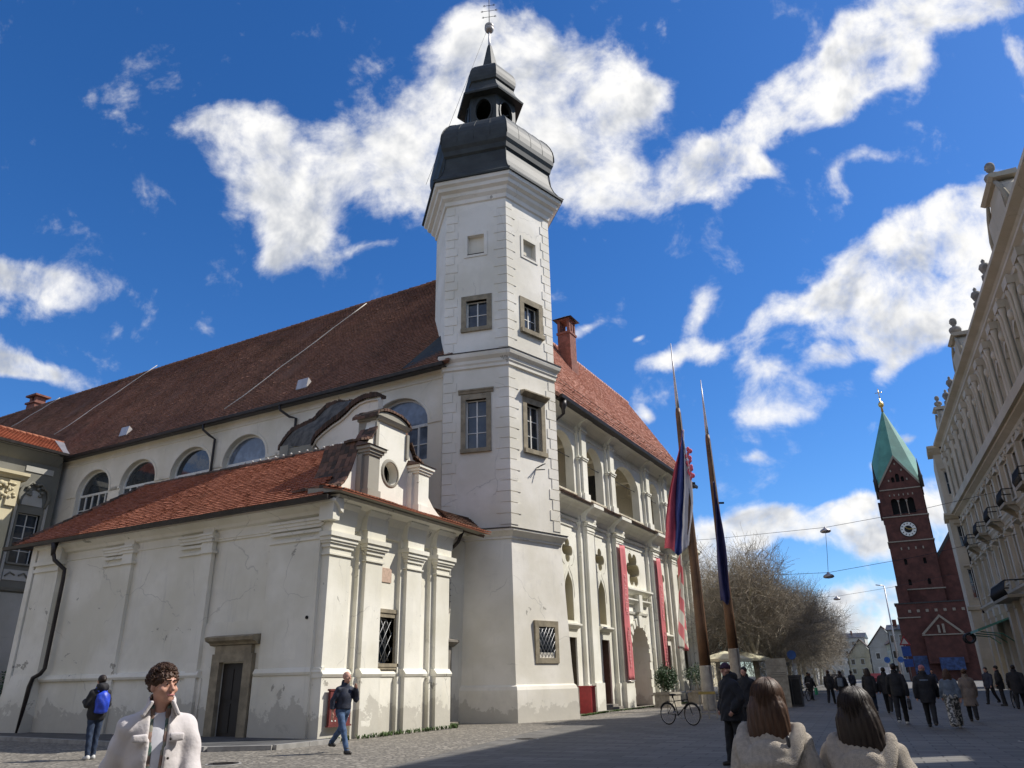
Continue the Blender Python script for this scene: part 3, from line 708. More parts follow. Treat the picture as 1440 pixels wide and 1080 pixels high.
g = MB(); g.lathe(FC.p(-3.1, .55, 15.0), [(.03, -.5), (.09, -.45), (.11, -.2), (.2, 0), (.2, .3), (.16, .3)], 10); g.tube([FC.p(-3.1, .55, 14.55), FC.p(-3.15, .2, 14.3), FC.p(-3.2, -.2, 14.1)], .06, 6)
obj('rain_hopper', g, M['gutter'], lw)
ch = MB(); cu = 6.0; n0, n1 = -3.75, -2.7
ch.box(FC, cu-.55, cu+.55, n0, n1, 19.3, 21.7); ch.box(FC, cu-.48, cu+.48, n0+.06, n1-.06, 21.7, 23.7); ch.box(FC, cu-.56, cu+.56, n0, n1, 23.7, 23.85)
for u in (cu-.48, cu-.12, cu+.26):
    for n_ in (n0+.06, n1-.26): ch.box(FC, u, u+.2, n_, n_+.2, 23.85, 24.75)
ch.box(FC, cu-.54, cu+.54, n0+.02, n1-.02, 24.75, 24.85)
o = obj('chimney', ch, M['brick'], lw)
c2 = MB(); c2.add([FC.p(cu-.75, n0-.2, 24.85), FC.p(cu+.75, n0-.2, 24.85), FC.p(cu+.75, n1+.2, 24.85), FC.p(cu-.75, n1+.2, 24.85), FC.p(cu, (n0+n1)/2, 25.3)], [(0, 1, 2, 3), (0, 1, 4), (1, 2, 4), (2, 3, 4), (3, 0, 4)]); obj('chimney_cap', c2, M['gutter'], o)
M['sheet_dark'] = simple('mossy_sheet', (.09, .085, .075), .9, 0, .5, 2.5, .3)
# ================================================================== CHAPEL IN FRONT OF THE WING
FG = Fr(-15.55, 17.2, 0)      # front, u = towards the tower, faces the street
FS = Fr(-15.55, 17.2, 90)     # long side, u negative to the left, faces the camera
chap = thing('chapel', 'low white baroque chapel with scrolled gable and orange tiled roof before the castle', 'chapel', (-19, 20, 0))
wl = MB()
wl.wall(FG, rect(-.12, 6.8, -.3, 7.0), [rect(2.72, 3.68, 2.08, 3.5)], -.3, .45)
wl.wall(FS, rect(-14.9, .0, -.3, 7.0), [rect(-4.1, -3.06, -.05, 2.15), rect(-5.15, -2.5, 3.38, 6.0)], -.1, .35)
wl.box(FG, 6.5, 6.8, -14.9, -.3, -.3, 7.0); wl.box(FG, -.2, 6.8, -15.2, -14.9, -.3, 7.0)
wl.box(FS, -5.2, -2.45, -.26, -.17, 3.3, 6.05)
obj('wall', wl, M['chapel'], chap)
for (a, b_) in ((0, .98), (1.72, 2.56), (3.92, 4.78), (5.72, 6.56)):
    s = MB(); first = a == 0
    if not first: s.box(FG, a-.17, b_+.17, -.3, -.15, 0, 6.1)
    s.box(FG, a-(.0 if first else 0), b_, -.3, 0, 0, 5.35)
    if first: s.box(FG, .98, 1.1, -.3, -.15, 0, 6.1)
    if not first: s.box(FG, a-.24, b_+.24, -.3, -.08, 0, 1.68)
    s.box(FG, a-.04-(.0 if not first else 0), b_+.06, -.3, .07, -.2, 1.68)
    s.mould(FG, [(-.3, 1.66), (.09, 1.68), (.13, 1.76), (.05, 1.86), (.0, 1.92), (-.3, 1.92)], a-.06, b_+.08)
    for z0, z1, e in ((5.12, 5.17, .05), (5.35, 5.47, .05), (5.47, 5.54, .1), (5.54, 5.66, .14), (5.66, 5.80, .19), (5.80, 6.1, .05)):
        s.box(FG, a-(e if not first else e), b_+e, -.3, e, z0, z1-.001)
    s.mould(FG, [(-.3, 6.1), (.05, 6.1), (.06, 6.3), (.10, 6.55), (.2, 6.7), (.2, 6.84), (-.3, 6.88)], a-.12, b_+.12)
    obj('pilaster', s, M['chapel'], chap)
s = MB(); s.mould(FG, [(-.3, 1.67), (-.2, 1.69), (-.17, 1.77), (-.24, 1.9), (-.3, 1.91)], 0, 6.8); s.box(FG, 0, 6.8, -.3, -.235, -.2, 1.67)
s.mould(FG, [(-.3, 6.02), (-.22, 6.05), (-.2, 6.2), (-.12, 6.45), (.04, 6.68), (.34, 6.8), (.34, 6.9), (-.3, 6.94)], -.12, 6.95)
s.mould(FS, [(-.1, 6.35), (.02, 6.4), (.06, 6.5), (.2, 6.62), (.28, 6.66), (.28, 6.74), (-.1, 6.78)], -15.0, .35)
s.mould(FS, [(-.1, 1.74), (.05, 1.76), (.08, 1.83), (.02, 1.95), (-.1, 1.97)], -2.6, .05); s.mould(FS, [(-.1, 1.74), (.05, 1.76), (.08, 1.83), (.02, 1.95), (-.1, 1.97)], -13.4, -5.02)
s.box(FS, -2.66, -.03, -.1, .012, -.2, 1.75); s.box(FS, -13.4, -4.95, -.1, -.055, -.2, 1.75)
s.mould(FS, [(-.1, 6.05), (-.06, 6.07), (-.06, 6.12), (-.1, 6.13)], -13.3, -2.4)
s.box(FG, -.25, .05, -.3, .25, 6.12, 6.77)
obj('string_mouldings', s, M['chapel'], chap)
for (a, b_, z0) in ((-2.5, .0, 0), (-6.72, -5.62, 0), (-5.62, -5.1, 0), (-10.85, -9.75, 0), (-9.75, -9.2, 0)):
    s = MB(); wide = b_-a > .8
    if b_ > -1: b_ = -.03
    s.box(FS, a, b_, -.1, (-.012 if b_ > -1 else -.03) if wide else .04, z0, 5.66)
    if wide and b_ < -1 or b_ > -1:
        for z0_, z1_, e in ((5.62, 5.70, .06), (5.86, 5.95, .03), (6.0, 6.1, .06), (6.1, 6.2, .1), (6.2, 6.27, .15)): s.box(FS, a-e*.4, b_ + (.0 if b_ > -1 else e*.4), -.1, -.022+e, z0_, z1_)
    else:
        s.box(FS, a, b_, -.1, .06, 5.66, 6.62)
        for z0_, z1_, e in ((5.62, 5.70, .11), (6.0, 6.1, .11), (6.1, 6.2, .16), (6.2, 6.27, .2)): s.box(FS, a-.02, b_+.1, -.1, e, z0_, z1_)
    obj('side_pilaster', s, M['chapel'], chap)
s = MB()   # battered end pier at the left
vs = [FS.p(-15.3, -.1, -.2), FS.p(-13.35, -.1, -.2), FS.p(-13.35, .42, -.2), FS.p(-15.55, .42, -.2), FS.p(-14.95, -.1, 2.0), FS.p(-13.35, -.1, 2.0), FS.p(-13.35, .16, 2.0), FS.p(-14.98, .16, 2.0)]
s.add(vs, [(0, 1, 2, 3), (4, 7, 6, 5), (0, 4, 5, 1), (1, 5, 6, 2), (2, 6, 7, 3), (3, 7, 4, 0)])
s.box(FS, -14.85, -13.35, -.1, .14, 2.0, 5.7); s.box(FS, -14.92, -13.3, -.1, .2, 5.7, 5.82); s.box(FS, -14.97, -13.3, -.1, .25, 5.95, 6.1); s.box(FS, -14.85, -13.35, -.1, .15, 5.82, 6.6)
obj('end_pier', s, M['chapel'], chap)
# side door
s = MB()
s.box(FS, -4.44, -4.1, -.1, .06, 0, 2.18); s.box(FS, -3.06, -2.72, -.1, .06, 0, 2.18); s.box(FS, -4.44, -2.72, -.1, .062, 2.18, 2.42); s.box(FS, -4.36, -2.8, -.1, .045, 2.42, 2.66)
s.mould(FS, [(-.1, 2.66), (.06, 2.68), (.1, 2.74), (.26, 2.8), (.3, 2.9), (.22, 2.94), (-.1, 2.98)], -4.6, -2.56); s.box(FS, -4.5, -2.7, -.1, .15, -.05, .06)
d = obj('side_door', s, M['stone'], chap)
s = MB(); s.box(FS, -4.1, -3.06, -.2, -.14, 0, 2.16)
for u in (-4.0, -3.55): s.box(FS, u, u+.38, -.14, -.12, .2, 1.0); s.box(FS, u, u+.38, -.14, -.12, 1.12, 1.98)
obj('door_leaf', s, M['door_dark'], d)
# front window with stone frame
w = window(chap, FG, 2.72, 3.68, 2.08, 3.5, -.3, .34, .13, 'stone', 2, 2, sill=.1, bar='sash_old')
s = MB(); s.box(FG, 2.5, 3.9, -.3, -.22, 3.64, 3.76); s.box(FG, 2.6, 2.72, -.3, -.2, 1.8, 1.98); s.box(FG, 3.68, 3.8, -.3, -.2, 1.8, 1.98); s.box(FG, 2.55, 3.85, -.3, -.17, 1.9, 2.0); obj('lugs', s, M['stone'], w)
grille(w, FG, 2.73, 3.67, 2.1, 3.48, -.36, .3)
s = MB(); s.box(FG, 2.75, 3.42, -.3, -.27, 4.62, 5.08); obj('plaque', s, M['plaque'], chap)
s = MB(); s.tube([FS.p(-.7, -.3, 3.34), FS.p(-.7, .02, 3.34)], .05, 10); obj('vent_pipe', s, M['void'], chap)
# ---- gable above the front
FGg = Fr(-15.55, 16.80, 0); GO = -.12
GU = lambda u: u+.5
def gable_outline():
    c = 3.32; L = [(-.02+.35, 6.9), (.35, 7.2)]
    for t in np.linspace(0, 1, 9): L.append((.4+1.2*t**.8, 7.2+1.75*(t**2.1)))       # left volute
    L += [(1.6, 9.0), (2.0, 9.08), (2.05, 9.25)]
    for t in np.linspace(0, 1, 6): L.append((2.08+.42*math.sin(t*1.57), 9.25+.75*t))
    L += [(2.52, 10.05), (4.1, 10.05)]
    R_ = []
    for t in np.linspace(0, 1, 6): R_.append((4.12+.42*(1-math.cos(t*1.57)), 10.0-.75*t))
    L += R_+[(4.6, 9.1), (5.0, 9.0)]
    for t in np.linspace(1, 0, 9): L.append((8.3-3.3*t**.75, 7.12+1.8*(t**3)))
    L += [(8.4, 7.08), (8.4, 6.9)]
    return L
ou = gable_outline()
oc = [(3.3+.40*math.cos(a), 8.27+.40*math.sin(a)) for a in np.linspace(0, 2*math.pi, 24, endpoint=False)]
s = MB(); s.wall(FGg, ou, [oc], GO, .34)
k = len(ou); back = [FGg.p(u, GO-.5, z) for u, z in ou]; fr_ = [FGg.p(u, GO, z) for u, z in ou]
s.add(fr_+back, [(i, (i+1) % k, k+(i+1) % k, k+i) for i in range(k)])
b0 = len(s.v); tri = geometry.tessellate_polygon([[Vector((u, z, 0)) for u, z in l] for l in (ou, oc)]); fl = ou+oc
s.add([FGg.p(u, GO-.5, z) for u, z in fl], [t for t in tri])
gab = obj('gable', s, M['chapel'], chap)
s = MB()
ring = [[(3.3+r*math.cos(a), 8.27+r*math.sin(a)) for a in np.linspace(0, 2*math.pi, 24, endpoint=False)] for r in (.41, .47, .53)]
vs = [FGg.p(u, GO+.05, z) for u, z in ring[0]]+[FGg.p(u, GO+.04, z) for u, z in ring[1]]+[FGg.p(u, GO-.01, z) for u, z in ring[2]]+[FGg.p(u, GO-.02, z) for u, z in ring[0]]
s.add(vs, [(j*24+i, j*24+(i+1) % 24, (j+1) % 4*24+(i+1) % 24, (j+1) % 4*24+i) for j in (0, 1) for i in range(24)]+[(i, (i+1) % 24, 72+(i+1) % 24, 72+i) for i in range(24)])
obj('oculus_ring', s, M['render_old'], gab)
s = MB(); s.box(FGg, 2.8, 3.8, GO-.62, GO-.5, 7.8, 8.8); obj('oculus_dark_back', s, M['void'], gab)  # near-black box stands in for the dark inside the oculus
for a, b_ in ((1.62, 2.18), (4.42, 5.05)):
    s = MB(); s.box(FGg, a, b_, GO, GO+.42, 6.9, 8.55); s.box(FGg, a-.12, b_+.12, GO, GO+.2, 6.9, 8.5)
    s.box(FGg, a-.05, b_+.05, GO, GO+.48, 7.0, 7.35)
    for z0, e in ((8.5, .05), (8.58, .1), (8.68, .16)): s.box(FGg, a-e, b_+e, GO, GO+.42+e, z0, z0+.1)
    o = obj('gable_pilaster', s, M['chapel'] if a > 3 else M['render_old'], gab)
    s = MB(); s.add([FGg.p(a-.22, GO, 8.79), FGg.p(b_+.22, GO, 8.79), FGg.p(b_+.22, GO+.62, 8.79), FGg.p(a-.22, GO+.62, 8.79), FGg.p(a-.1, GO, 9.0), FGg.p(b_+.1, GO, 9.0)], [(0, 1, 2, 3), (3, 2, 5, 4), (0, 3, 4), (1, 2, 5)])
    obj('pilaster_tiles', s, M['tile_old'], o, tone=[.5]*4)
s = MB(); s.box(FGg, 2.35, 2.5, GO, GO+.08, 9.0, 9.9); s.box(FGg, 4.12, 4.25, GO, GO+.08, 9.0, 9.9)
s.box(FGg, 2.5, 4.1, GO-.85, GO-.34, 9.3, 10.12); s.mould(FGg, [(GO, 10.0), (GO+.1, 10.03), (GO+.18, 10.14), (GO, 10.2)], 2.4, 4.2)
s.prism(FGg, [(2.4, 10.06)]+[(3.3-.9*math.cos(t), 10.14+.3*math.sin(t)) for t in np.linspace(0, math.pi, 9)]+[(4.2, 10.06)], GO-.85, GO+.06)
obj('gable_head', s, M['render_old'], gab)
# tile coverings on the volutes and the head
def strip(name, pts, n0, n1, seed, par, up=.05):
    rs = random.Random(seed); s = MB(); tn = []
    for i in range(len(pts)-1):
        (ua, za), (ub, zb) = pts[i], pts[i+1]; L = math.hypot(ub-ua, zb-za); m = max(1, int(L/.14))
        for j in range(m):
            t0, t1 = j/m, (j+1.25)/m
            a = (ua+(ub-ua)*t0, za+(zb-za)*t0); b_ = (ua+(ub-ua)*t1, za+(zb-za)*t1)
            for q in range(max(1, int((n1-n0)/.19))):
                na = n0+q*.19; nb = na+.182; h = rs.uniform(.02, .06)+up; k0 = len(s.f)
                s.add([FGg.p(a[0], na, a[1]+h), FGg.p(a[0], nb, a[1]+h+rs.uniform(-.01, .01)), FGg.p(b_[0], nb, b_[1]+h-.02), FGg.p(b_[0], na, b_[1]+h-.02),
                       FGg.p(a[0], na, a[1]), FGg.p(a[0], nb, a[1]), FGg.p(b_[0], nb, b_[1]), FGg.p(b_[0], na, b_[1])],
                      [(0, 1, 2, 3), (0, 1, 5, 4), (1, 2, 6, 5), (2, 3, 7, 6), (3, 0, 4, 7)]); tn += [rs.random()]*5
    obj(name, s, M['tile_old'], par, tone=tn)
lv = [(.25, 7.16)]+[(.4+1.2*t**.8, 7.2+1.75*(t**2.1)) for t in np.linspace(0, 1, 9)]
strip('volute_tiles', lv, GO-1.5, GO+.14, 1, gab)
rv = [(8.5, 7.05)]+[(8.3-3.3*t**.75, 7.12+1.8*(t**3)) for t in np.linspace(0, 1, 12)]
strip('volute_tiles', rv, GO-.6, GO+.12, 2, gab)
strip('shoulder_tiles', [(1.5, 9.0), (2.05, 9.18), (2.3, 9.6)], GO-.6, GO+.2, 3, gab); strip('shoulder_tiles', [(5.1, 9.0), (4.62, 9.15), (4.35, 9.55)], GO-.6, GO+.2, 4, gab)
strip('head_tiles', [(2.3, 10.1)]+[(3.3-.98*math.cos(t), 10.12+.34*math.sin(t)) for t in np.linspace(.12, math.pi-.12, 9)]+[(4.3, 10.1)], GO-1.0, GO+.2, 5, gab)
s = MB(); s.mould(FG, [(-.75, 6.95), (.5, 6.93), (.64, 6.9), (.64, 6.96), (-.1, 7.08), (-.75, 7.15)], -.35, 8.3)
obj('front_eave', s, M['render_old'], chap)
strip2 = MB()
e0 = FG.p(-.4, .7, 6.95); roof('front_eave_tiles', e0, (0, 1, 0), (-.98, 0, .24), [(0, 0), (8.85, 0), (8.85, .8), (0, .8)], M['tile_chapel'], chap, .17, .16, .02, 21, .03)
# ---- main roof: ridge parallel to the long side, hipped at the left
sc_ = math.hypot(3.85, 2.95)
roof('roof', (-31.75, 16.72, 6.82), (1, 0, 0), (0, 3.85, 2.95), [(0, 0), (16.15, 0), (16.15, .42), (15.42, .5), (15.42, sc_), (2.2, sc_)], M['tile_chapel'], chap, .175, .17, .012, 31)
roof('rear_slope', (-16.35, 24.45, 6.82), (-1, 0, 0), (0, -3.85, 2.95), [(0, 0), (15.4, 0), (13.2, sc_), (0, sc_)], M['tile_old'], chap, .24, .22, .02, 32)
hl = math.hypot(2.2, 2.95); roof('hip_end', (-31.75, 24.4, 6.82), (0, -1, 0), (2.2, 0, 2.95), [(0, 0), (7.68, 0), (3.84, hl)], M['tile_old'], chap, .2, .18, .02, 33)  # darker tiles here paint in the shade on the hip end
ridge('ridge_tiles', (-29.6, 20.6, 9.8), (-16.1, 20.6, 9.8), M['tile_old'], chap, .1, .36, 6)
ridge('hip_tiles', (-31.75, 16.75, 6.86), (-29.6, 20.6, 9.8), M['tile_old'], chap, .11, .36, 7)
g = MB(); g.mould(FS, [(.44, 6.72), (.5, 6.66), (.6, 6.68), (.64, 6.8), (.58, 6.8), (.46, 6.78)], -16.6, .3); g.box(FS, -16.3, .2, -.1, .46, 6.765, 6.80); obj('gutter', g, M['gutter'], chap)
d = MB(); c = FS.p
d.tube([c(-13.3, .5, 6.75), c(-13.3, .48, 6.3), c(-13.25, .42, 6.05), c(-12.95, .14, 5.7), c(-12.95, .12, 5.3), c(-12.98, .12, 2.2), c(-13.05, .2, 2.02), c(-13.3, .28, 1.9), c(-13.4, .3, 1.6), c(-13.45, .35, .0)], .075, 8)
d.lathe(c(-13.3, .5, 6.4), [(.06, -.2), (.09, 0), (.13, .28)], 8); obj('downpipe', d, M['gutter'], chap)
k = MB()
for x in np.arange(-23.5, -16.4, .42): k.blob((x, 20.6, 9.95), .045, .045, .04, 5)
obj('ridge_mortar', k, M['white_paint'], chap)
# ---- scrolled rear gables against the wing wall, with lean-to roof
rear = thing('scrolled_rear_gable', 'grey curved buttress gable with dark tiled edges between chapel ridge and arched windows', 'gable', (-20.5, 24.6, 9))
PA = [(-23.3, 11.75), (-23.1, 12.1), (-22.7, 12.35), (-22.2, 12.6), (-21.8, 12.75), (-21.4, 12.98), (-21.1, 13.2), (-20.7, 13.38), (-20.3, 13.45), (-19.7, 13.42)]
PB = [(-26.6, 12.35), (-26.3, 12.75), (-25.8, 13.15), (-25.1, 13.3), (-24.5, 13.4), (-24.1, 13.7), (-23.7, 13.98), (-23.2, 14.05), (-22.7, 14.0), (-22.0, 13.85)]
for P, y in ((PA, 24.2), (PB, 25.4)):
    fr = Fr(0, y, 90); s = MB(); s.prism(fr, P+[(P[-1][0], 10.0), (P[0][0]+.5, 10.0), (P[0][0]+.5, P[0][1]-.5)], -.35, 0)
    o = obj('scroll_wall', s, M['wing'], rear)
    s = MB(); s.tube([fr.p(a, .06, z-.28) for a, z in P], .05, 6); obj('scroll_moulding', s, M['wing'], o)
    s = MB(); tn = []; rs = random.Random(int(y))
    for i in range(len(P)-1):
        (ua, za), (ub, zb) = P[i], P[i+1]; m = max(1, int(math.hypot(ub-ua, zb-za)/.12))
        for j in range(m):
            t0, t1 = j/m, (j+1.3)/m; h = rs.uniform(.05, .12)
            for (na, nb) in ((-.5, -.2), (-.2, .2)):
                a = (ua+(ub-ua)*t0, za+(zb-za)*t0); b_ = (ua+(ub-ua)*t1, za+(zb-za)*t1)
                s.add([fr.p(a[0], na, a[1]+h), fr.p(a[0], nb, a[1]+h-.03), fr.p(b_[0], nb, b_[1]+h-.05), fr.p(b_[0], na, b_[1]+h-.02), fr.p(a[0], na, a[1]-.1), fr.p(a[0], nb, a[1]-.2), fr.p(b_[0], nb, b_[1]-.2), fr.p(b_[0], na, b_[1]-.1)],
                      [(0, 1, 2, 3), (0, 1, 5, 4), (1, 2, 6, 5), (2, 3, 7, 6), (3, 0, 4, 7)]); tn += [rs.random()*.6]*5
    obj('scroll_tiles', s, M['tile_old'], o, tone=tn)
s = MB(); vs = [(a, 24.45, z-.02) for a, z in PA]+[(a, 25.3, z-.02) for a, z in PB]
s.add(vs, [(i, i+1, 11+i, 10+i) for i in range(9)], True); obj('curved_covering', s, M['sheet_dark'], rear)
s = MB(); fr = Fr(0, 24.3, 90); s.box(fr, -25.2, -22.9, -1.8, 0, 9.0, 11.75); s.box(fr, -25.4, -24.9, -1.9, .1, 9.0, 11.9); obj('lean_to_wall', s, M['render_old'], rear)
s = MB(); fr = Fr(0, 23.3, 90); s.box(fr, -21.9, -18.0, -.8, 0, 9.2, 10.6); obj('lean_to_wall', s, M['ochre'], rear)
roof('lean_to_roof', (-22.4, 23.0, 10.6), (1, 0, 0), (0, 1.1, .75), [(0, 0), (4.5, 0), (4.5, 1.2), (.9, 1.2)], M['tile_wing'], rear, .18, .15, .03, 41)
# ---- short link wall between the chapel and the tower
link = thing('link_wall', 'narrow recessed white wall with barred window and side door between chapel and tower', 'wall', (-16.9, 25.4, 0))
FLk = Fr(-16.75, 23.9, 0)
s = MB(); s.wall(FLk, rect(0, 3.2, -.3, 6.95), [rect(.95, 1.75, 4.1, 5.75), rect(.55, 1.55, -.05, 2.5)], 0, .4); s.box(FLk, -.1, 3.2, -.8, -.5, -.3, 6.95); obj('wall', s, M['chapel'], link)
w = window(link, FLk, .95, 1.75, 4.1, 5.75, 0, .3, 0, 'stone2', 1, 1, sill=0, bar='sash_old'); grille(w, FLk, .95, 1.75, 4.1, 5.75, .04, .2, 'iron', False)
s = MB(); s.box(FLk, .3, .55, -.3, .08, 0, 2.5); s.box(FLk, 1.55, 1.8, -.3, .08, 0, 2.5); s.box(FLk, .3, 1.8, -.3, .082, 2.5, 2.75); s.mould(FLk, [(0, 2.75), (.1, 2.78), (.3, 2.92), (.3, 3.0), (0, 3.06)], .1, 2.0); s.box(FLk, .3, 1.9, 0, .4, -.05, .1)
d = obj('door', s, M['stone2'], link); s = MB(); s.box(FLk, .55, 1.55, -.36, -.3, 0, 2.5); obj('door_leaf', s, M['door_dark'], d)
roof('link_roof', (-15.3, 24.3, 7.0), (0, 1, 0), (-1.5, 0, 1.0), [(0, 0), (1.7, 0), (2.6, 1.8), (0, 1.8)], M['tile_old'], link, .18, .16, .03, 43)
s = MB(); s.tube([(-15.35, 24.35, 6.9), (-15.55, 24.35, 6.5), (-16.1, 24.4, 6.1)], .07, 7); obj('spout', s, M['gutter'], link)

# ================================================================== LEFT HOUSE (return wing)
FL = Fr(-47.2, 26.8, 0)
lh = thing('grey_house', 'grey stucco house with tall white window and rocaille ornament under a bright orange roof', 'house', (-50, 20, 0))
s = MB(); s.wall(FL, rect(-26, -.02, -.3, 15.5), [rect(-2.05-4.4*k, -.75-4.4*k, 8.5, 11.45) for k in range(5)], 0, .3); s.box(FL, -26, 0, -10, -9.7, -.3, 15.5); s.box(FL, -26.2, -26, -10, 0, -.3, 15.5)
s.mould(FL, [(0, 14.6), (.1, 14.7), (.3, 14.95), (.5, 15.2), (.5, 15.35), (0, 15.4)], -26, -.25); s.mould(FL, [(0, 6.85), (.15, 6.9), (.2, 7.05), (0, 7.1)], -26, -.25)
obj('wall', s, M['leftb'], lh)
s = MB()
s.box(FL, -26, -.02, .001, .04, -.3, 6.8)
for k in range(5): s.box(FL, -2.2-4.4*k, -.5-4.4*k, .001, .06, 14.0, 14.35)
obj('pale_field', s, M['leftb_light'], lh)
for k in range(5):
    u = -1.4-4.4*k; w = window(lh, FL, u-.65, u+.65, 8.5, 11.45, 0, .24, .12, 'leftb', 2, 4, bar='sash', sill=.1)
    s = MB(); s.box(FL, u-.98, u-.82, .001, .09, 7.3, 12.2); s.box(FL, u+.82, u+.98, .001, .09, 7.3, 12.2)
    A = [(u+.62*math.cos(a), 11.95+.95*math.sin(a)) for a in np.linspace(0, math.pi, 13)]; s.prism(FL, A, .001, .05)
    s.box(FL, u-.75, u+.75, .001, .06, 7.5, 8.1); obj('pale_trim', s, M['leftb_light'], w)
    s = MB(); rs = random.Random(k)
    for sg in (-1, 1):
        s.tube([FL.p(u+sg*.78, .08, 11.9), FL.p(u+sg*.92, .12, 12.5), FL.p(u+sg*.75, .14, 13.0), FL.p(u+sg*.5, .14, 13.1), FL.p(u+sg*.3, .14, 13.35), FL.p(u, .16, 13.2)], [.09, .12, .1, .07, .09, .1], 6)
        for q in range(5): s.blob(FL.p(u+sg*rs.uniform(.05, .5), .12, rs.uniform(12.4, 13.2)), .06, .12, .1, 5)
        s.tube([FL.p(u+sg*.1, .09, 7.8), FL.p(u+sg*.4, .1, 7.95), FL.p(u+sg*.65, .09, 7.7)], .05, 5)
    obj('rocaille', s, M['leftb'], w)
s = MB(); s.box(FL, -9.5, -2.75, .02, .6, 7.1, 12.7)
s.mould(FL, [(.0, 13.15), (.7, 13.2), (.8, 13.32), (1.0, 13.42), (1.0, 13.6), (0, 13.62)], -9.8, -2.35); s.box(FL, -9.5, -2.75, .02, .66, 12.7, 13.15); s.box(FL, -3.3, -2.7, .05, .75, 11.6, 13.1)
bay = obj('projecting_bay', s, M['ochre'], lh)
s = MB(); rs = random.Random(4)
for q in range(30): s.blob(FL.p(-4.8+1.9*q/29, .78, 12.5+.4*math.sin(q*1.7)), .08, rs.uniform(.06, .16), rs.uniform(.06, .14), 5)
obj('stucco_relief', s, M['ochre'], bay)
hs = math.hypot(2.9, 1.45)
roof('roof', FL.p(-27, .6, 15.45), (0, 1, 0), (-2.9, 0, 1.5), [(0, 0), (27.1, 0), (28.3, hs), (0, hs)], M['tile_chapel'], lh, .2, .17, .006, 51)
s = MB(); s.add([FL.p(-27, -2.3, 16.95), FL.p(1.2, -2.3, 16.95), FL.p(-.5, -9.6, 15.4), FL.p(-27, -9.6, 15.4)], [(0, 1, 2, 3)]); obj('rear_slope', s, M['tile_old'], lh, tone=[.4])
s = MB(); q = [FL.p(-.55, .7, 15.46), FL.p(.35, .7, 15.46), FL.p(1.5, -2.3, 17.05), FL.p(.4, -2.3, 17.05)]; s.add(q+[(x, y, z-.05) for x, y, z in q], [(0, 1, 2, 3), (0, 1, 5, 4), (3, 0, 4, 7)]); obj('valley_sheet', s, M['steel'], lh)
g = MB(); g.mould(FL, [(.58, 15.3), (.66, 15.24), (.78, 15.28), (.8, 15.44), (.6, 15.4)], -27, .1); obj('gutter', g, M['gutter'], lh)
ridge('ridge_tiles', FL.p(-27, -2.3, 17.0), FL.p(1.3, -2.3, 17.0), M['tile_chapel'], lh, .1, .4, 8)
import time; T0=time.time()
# ================================================================== GROUND
def paving(name, c, scale, kind, rough=.85, var=.35, ang=0):
    m, nt, b = newmat(name); v = coord(nt)
    mp = nt.nodes.new('ShaderNodeMapping'); mp.inputs['Rotation'].default_value = (0, 0, R(ang)); nt.links.new(v, mp.inputs[0])
    if kind == 'cobble':
        vo = nt.nodes.new('ShaderNodeTexVoronoi'); vo.feature = 'DISTANCE_TO_EDGE'; vo.inputs['Scale'].default_value = scale; vo.inputs['Randomness'].default_value = .75; nt.links.new(mp.outputs[0], vo.inputs['Vector'])
        vc = nt.nodes.new('ShaderNodeTexVoronoi'); vc.inputs['Scale'].default_value = scale; vc.inputs['Randomness'].default_value = .75; nt.links.new(mp.outputs[0], vc.inputs['Vector'])
        h = ramp(nt, vo.outputs['Distance'], .02, .22); tone = vc.outputs['Color']
        sp = nt.nodes.new('ShaderNodeSeparateColor'); nt.links.new(tone, sp.inputs[0]); tv = sp.outputs[0]
    else:
        br = nt.nodes.new('ShaderNodeTexBrick'); br.inputs['Scale'].default_value = scale; br.inputs['Mortar Size'].default_value = .02; br.inputs['Brick Width'].default_value = 1.0; br.inputs['Row Height'].default_value = .5
        br.inputs['Color1'].default_value = (.2, .2, .2, 1); br.inputs['Color2'].default_value = (.9, .9, .9, 1); br.inputs['Mortar'].default_value = (0, 0, 0, 1); nt.links.new(mp.outputs[0], br.inputs['Vector'])
        h = ramp(nt, br.outputs['Fac'], 0, 1, 1, 0); tv = br.outputs['Color']
    col = mixc(nt, tv, [x*(1-var) for x in c], [x*(1+var) for x in c])
    col = mixc(nt, h, [x*.45 for x in c], col)
    col = mixc(nt, ramp(nt, noise(nt, v, .25, 6, .65), .42, .7, 0, .45), col, [x*.55 for x in c])
    col = mixc(nt, ramp(nt, noise(nt, v, 2.5, 5, .7), .55, .75, 0, .3), col, [x*1.5 for x in c])
    setc(nt, b, col); b.inputs['Roughness'].default_value = rough
    bump(nt, b, math_(nt, 'ADD', h, math_(nt, 'MULTIPLY', noise(nt, v, 25, 3), .4)), .5, .02)
    return m
M['cobble'] = paving('cobblestones', (.26, .235, .195), 7.0, 'cobble')
M['slabs'] = paving('street_slabs', (.14, .132, .118), 1.25, 'slab', .75, .34, -5)
M['asphalt'] = simple('worn_asphalt', (.075, .075, .075), .9, 0, .3, 1.5, .2, False)
M['kerb'] = simple('granite_kerb', (.30, .29, .27), .85, 0, .2, 3, .2, False)
def sheet(name, pts, z, mat, zb=None, kind='structure'):
    s = MB(); s.add([(x, y, z) for x, y in pts]+[(x, y, z-.25 if zb is None else zb) for x, y in pts], [tuple(range(len(pts)))]+[(i, (i+1) % len(pts), len(pts)+(i+1) % len(pts), len(pts)+i) for i in range(len(pts))])
    return obj(name, s, mat, None, kind)
s = MB(); s.add([(-1500, -1500, -.012), (1500, -1500, -.012), (1500, 1500, -.012), (-1500, 1500, -.012)], [(0, 1, 2, 3)]); obj('ground', s, M['asphalt'], None, 'structure')
sheet('cobbled_square', [(-60, -25), (-9.3, -25), (-9.6, 12), (-11.6, 22), (-12.6, 30), (-13.6, 62), (-60, 62)], 0, M['cobble'])
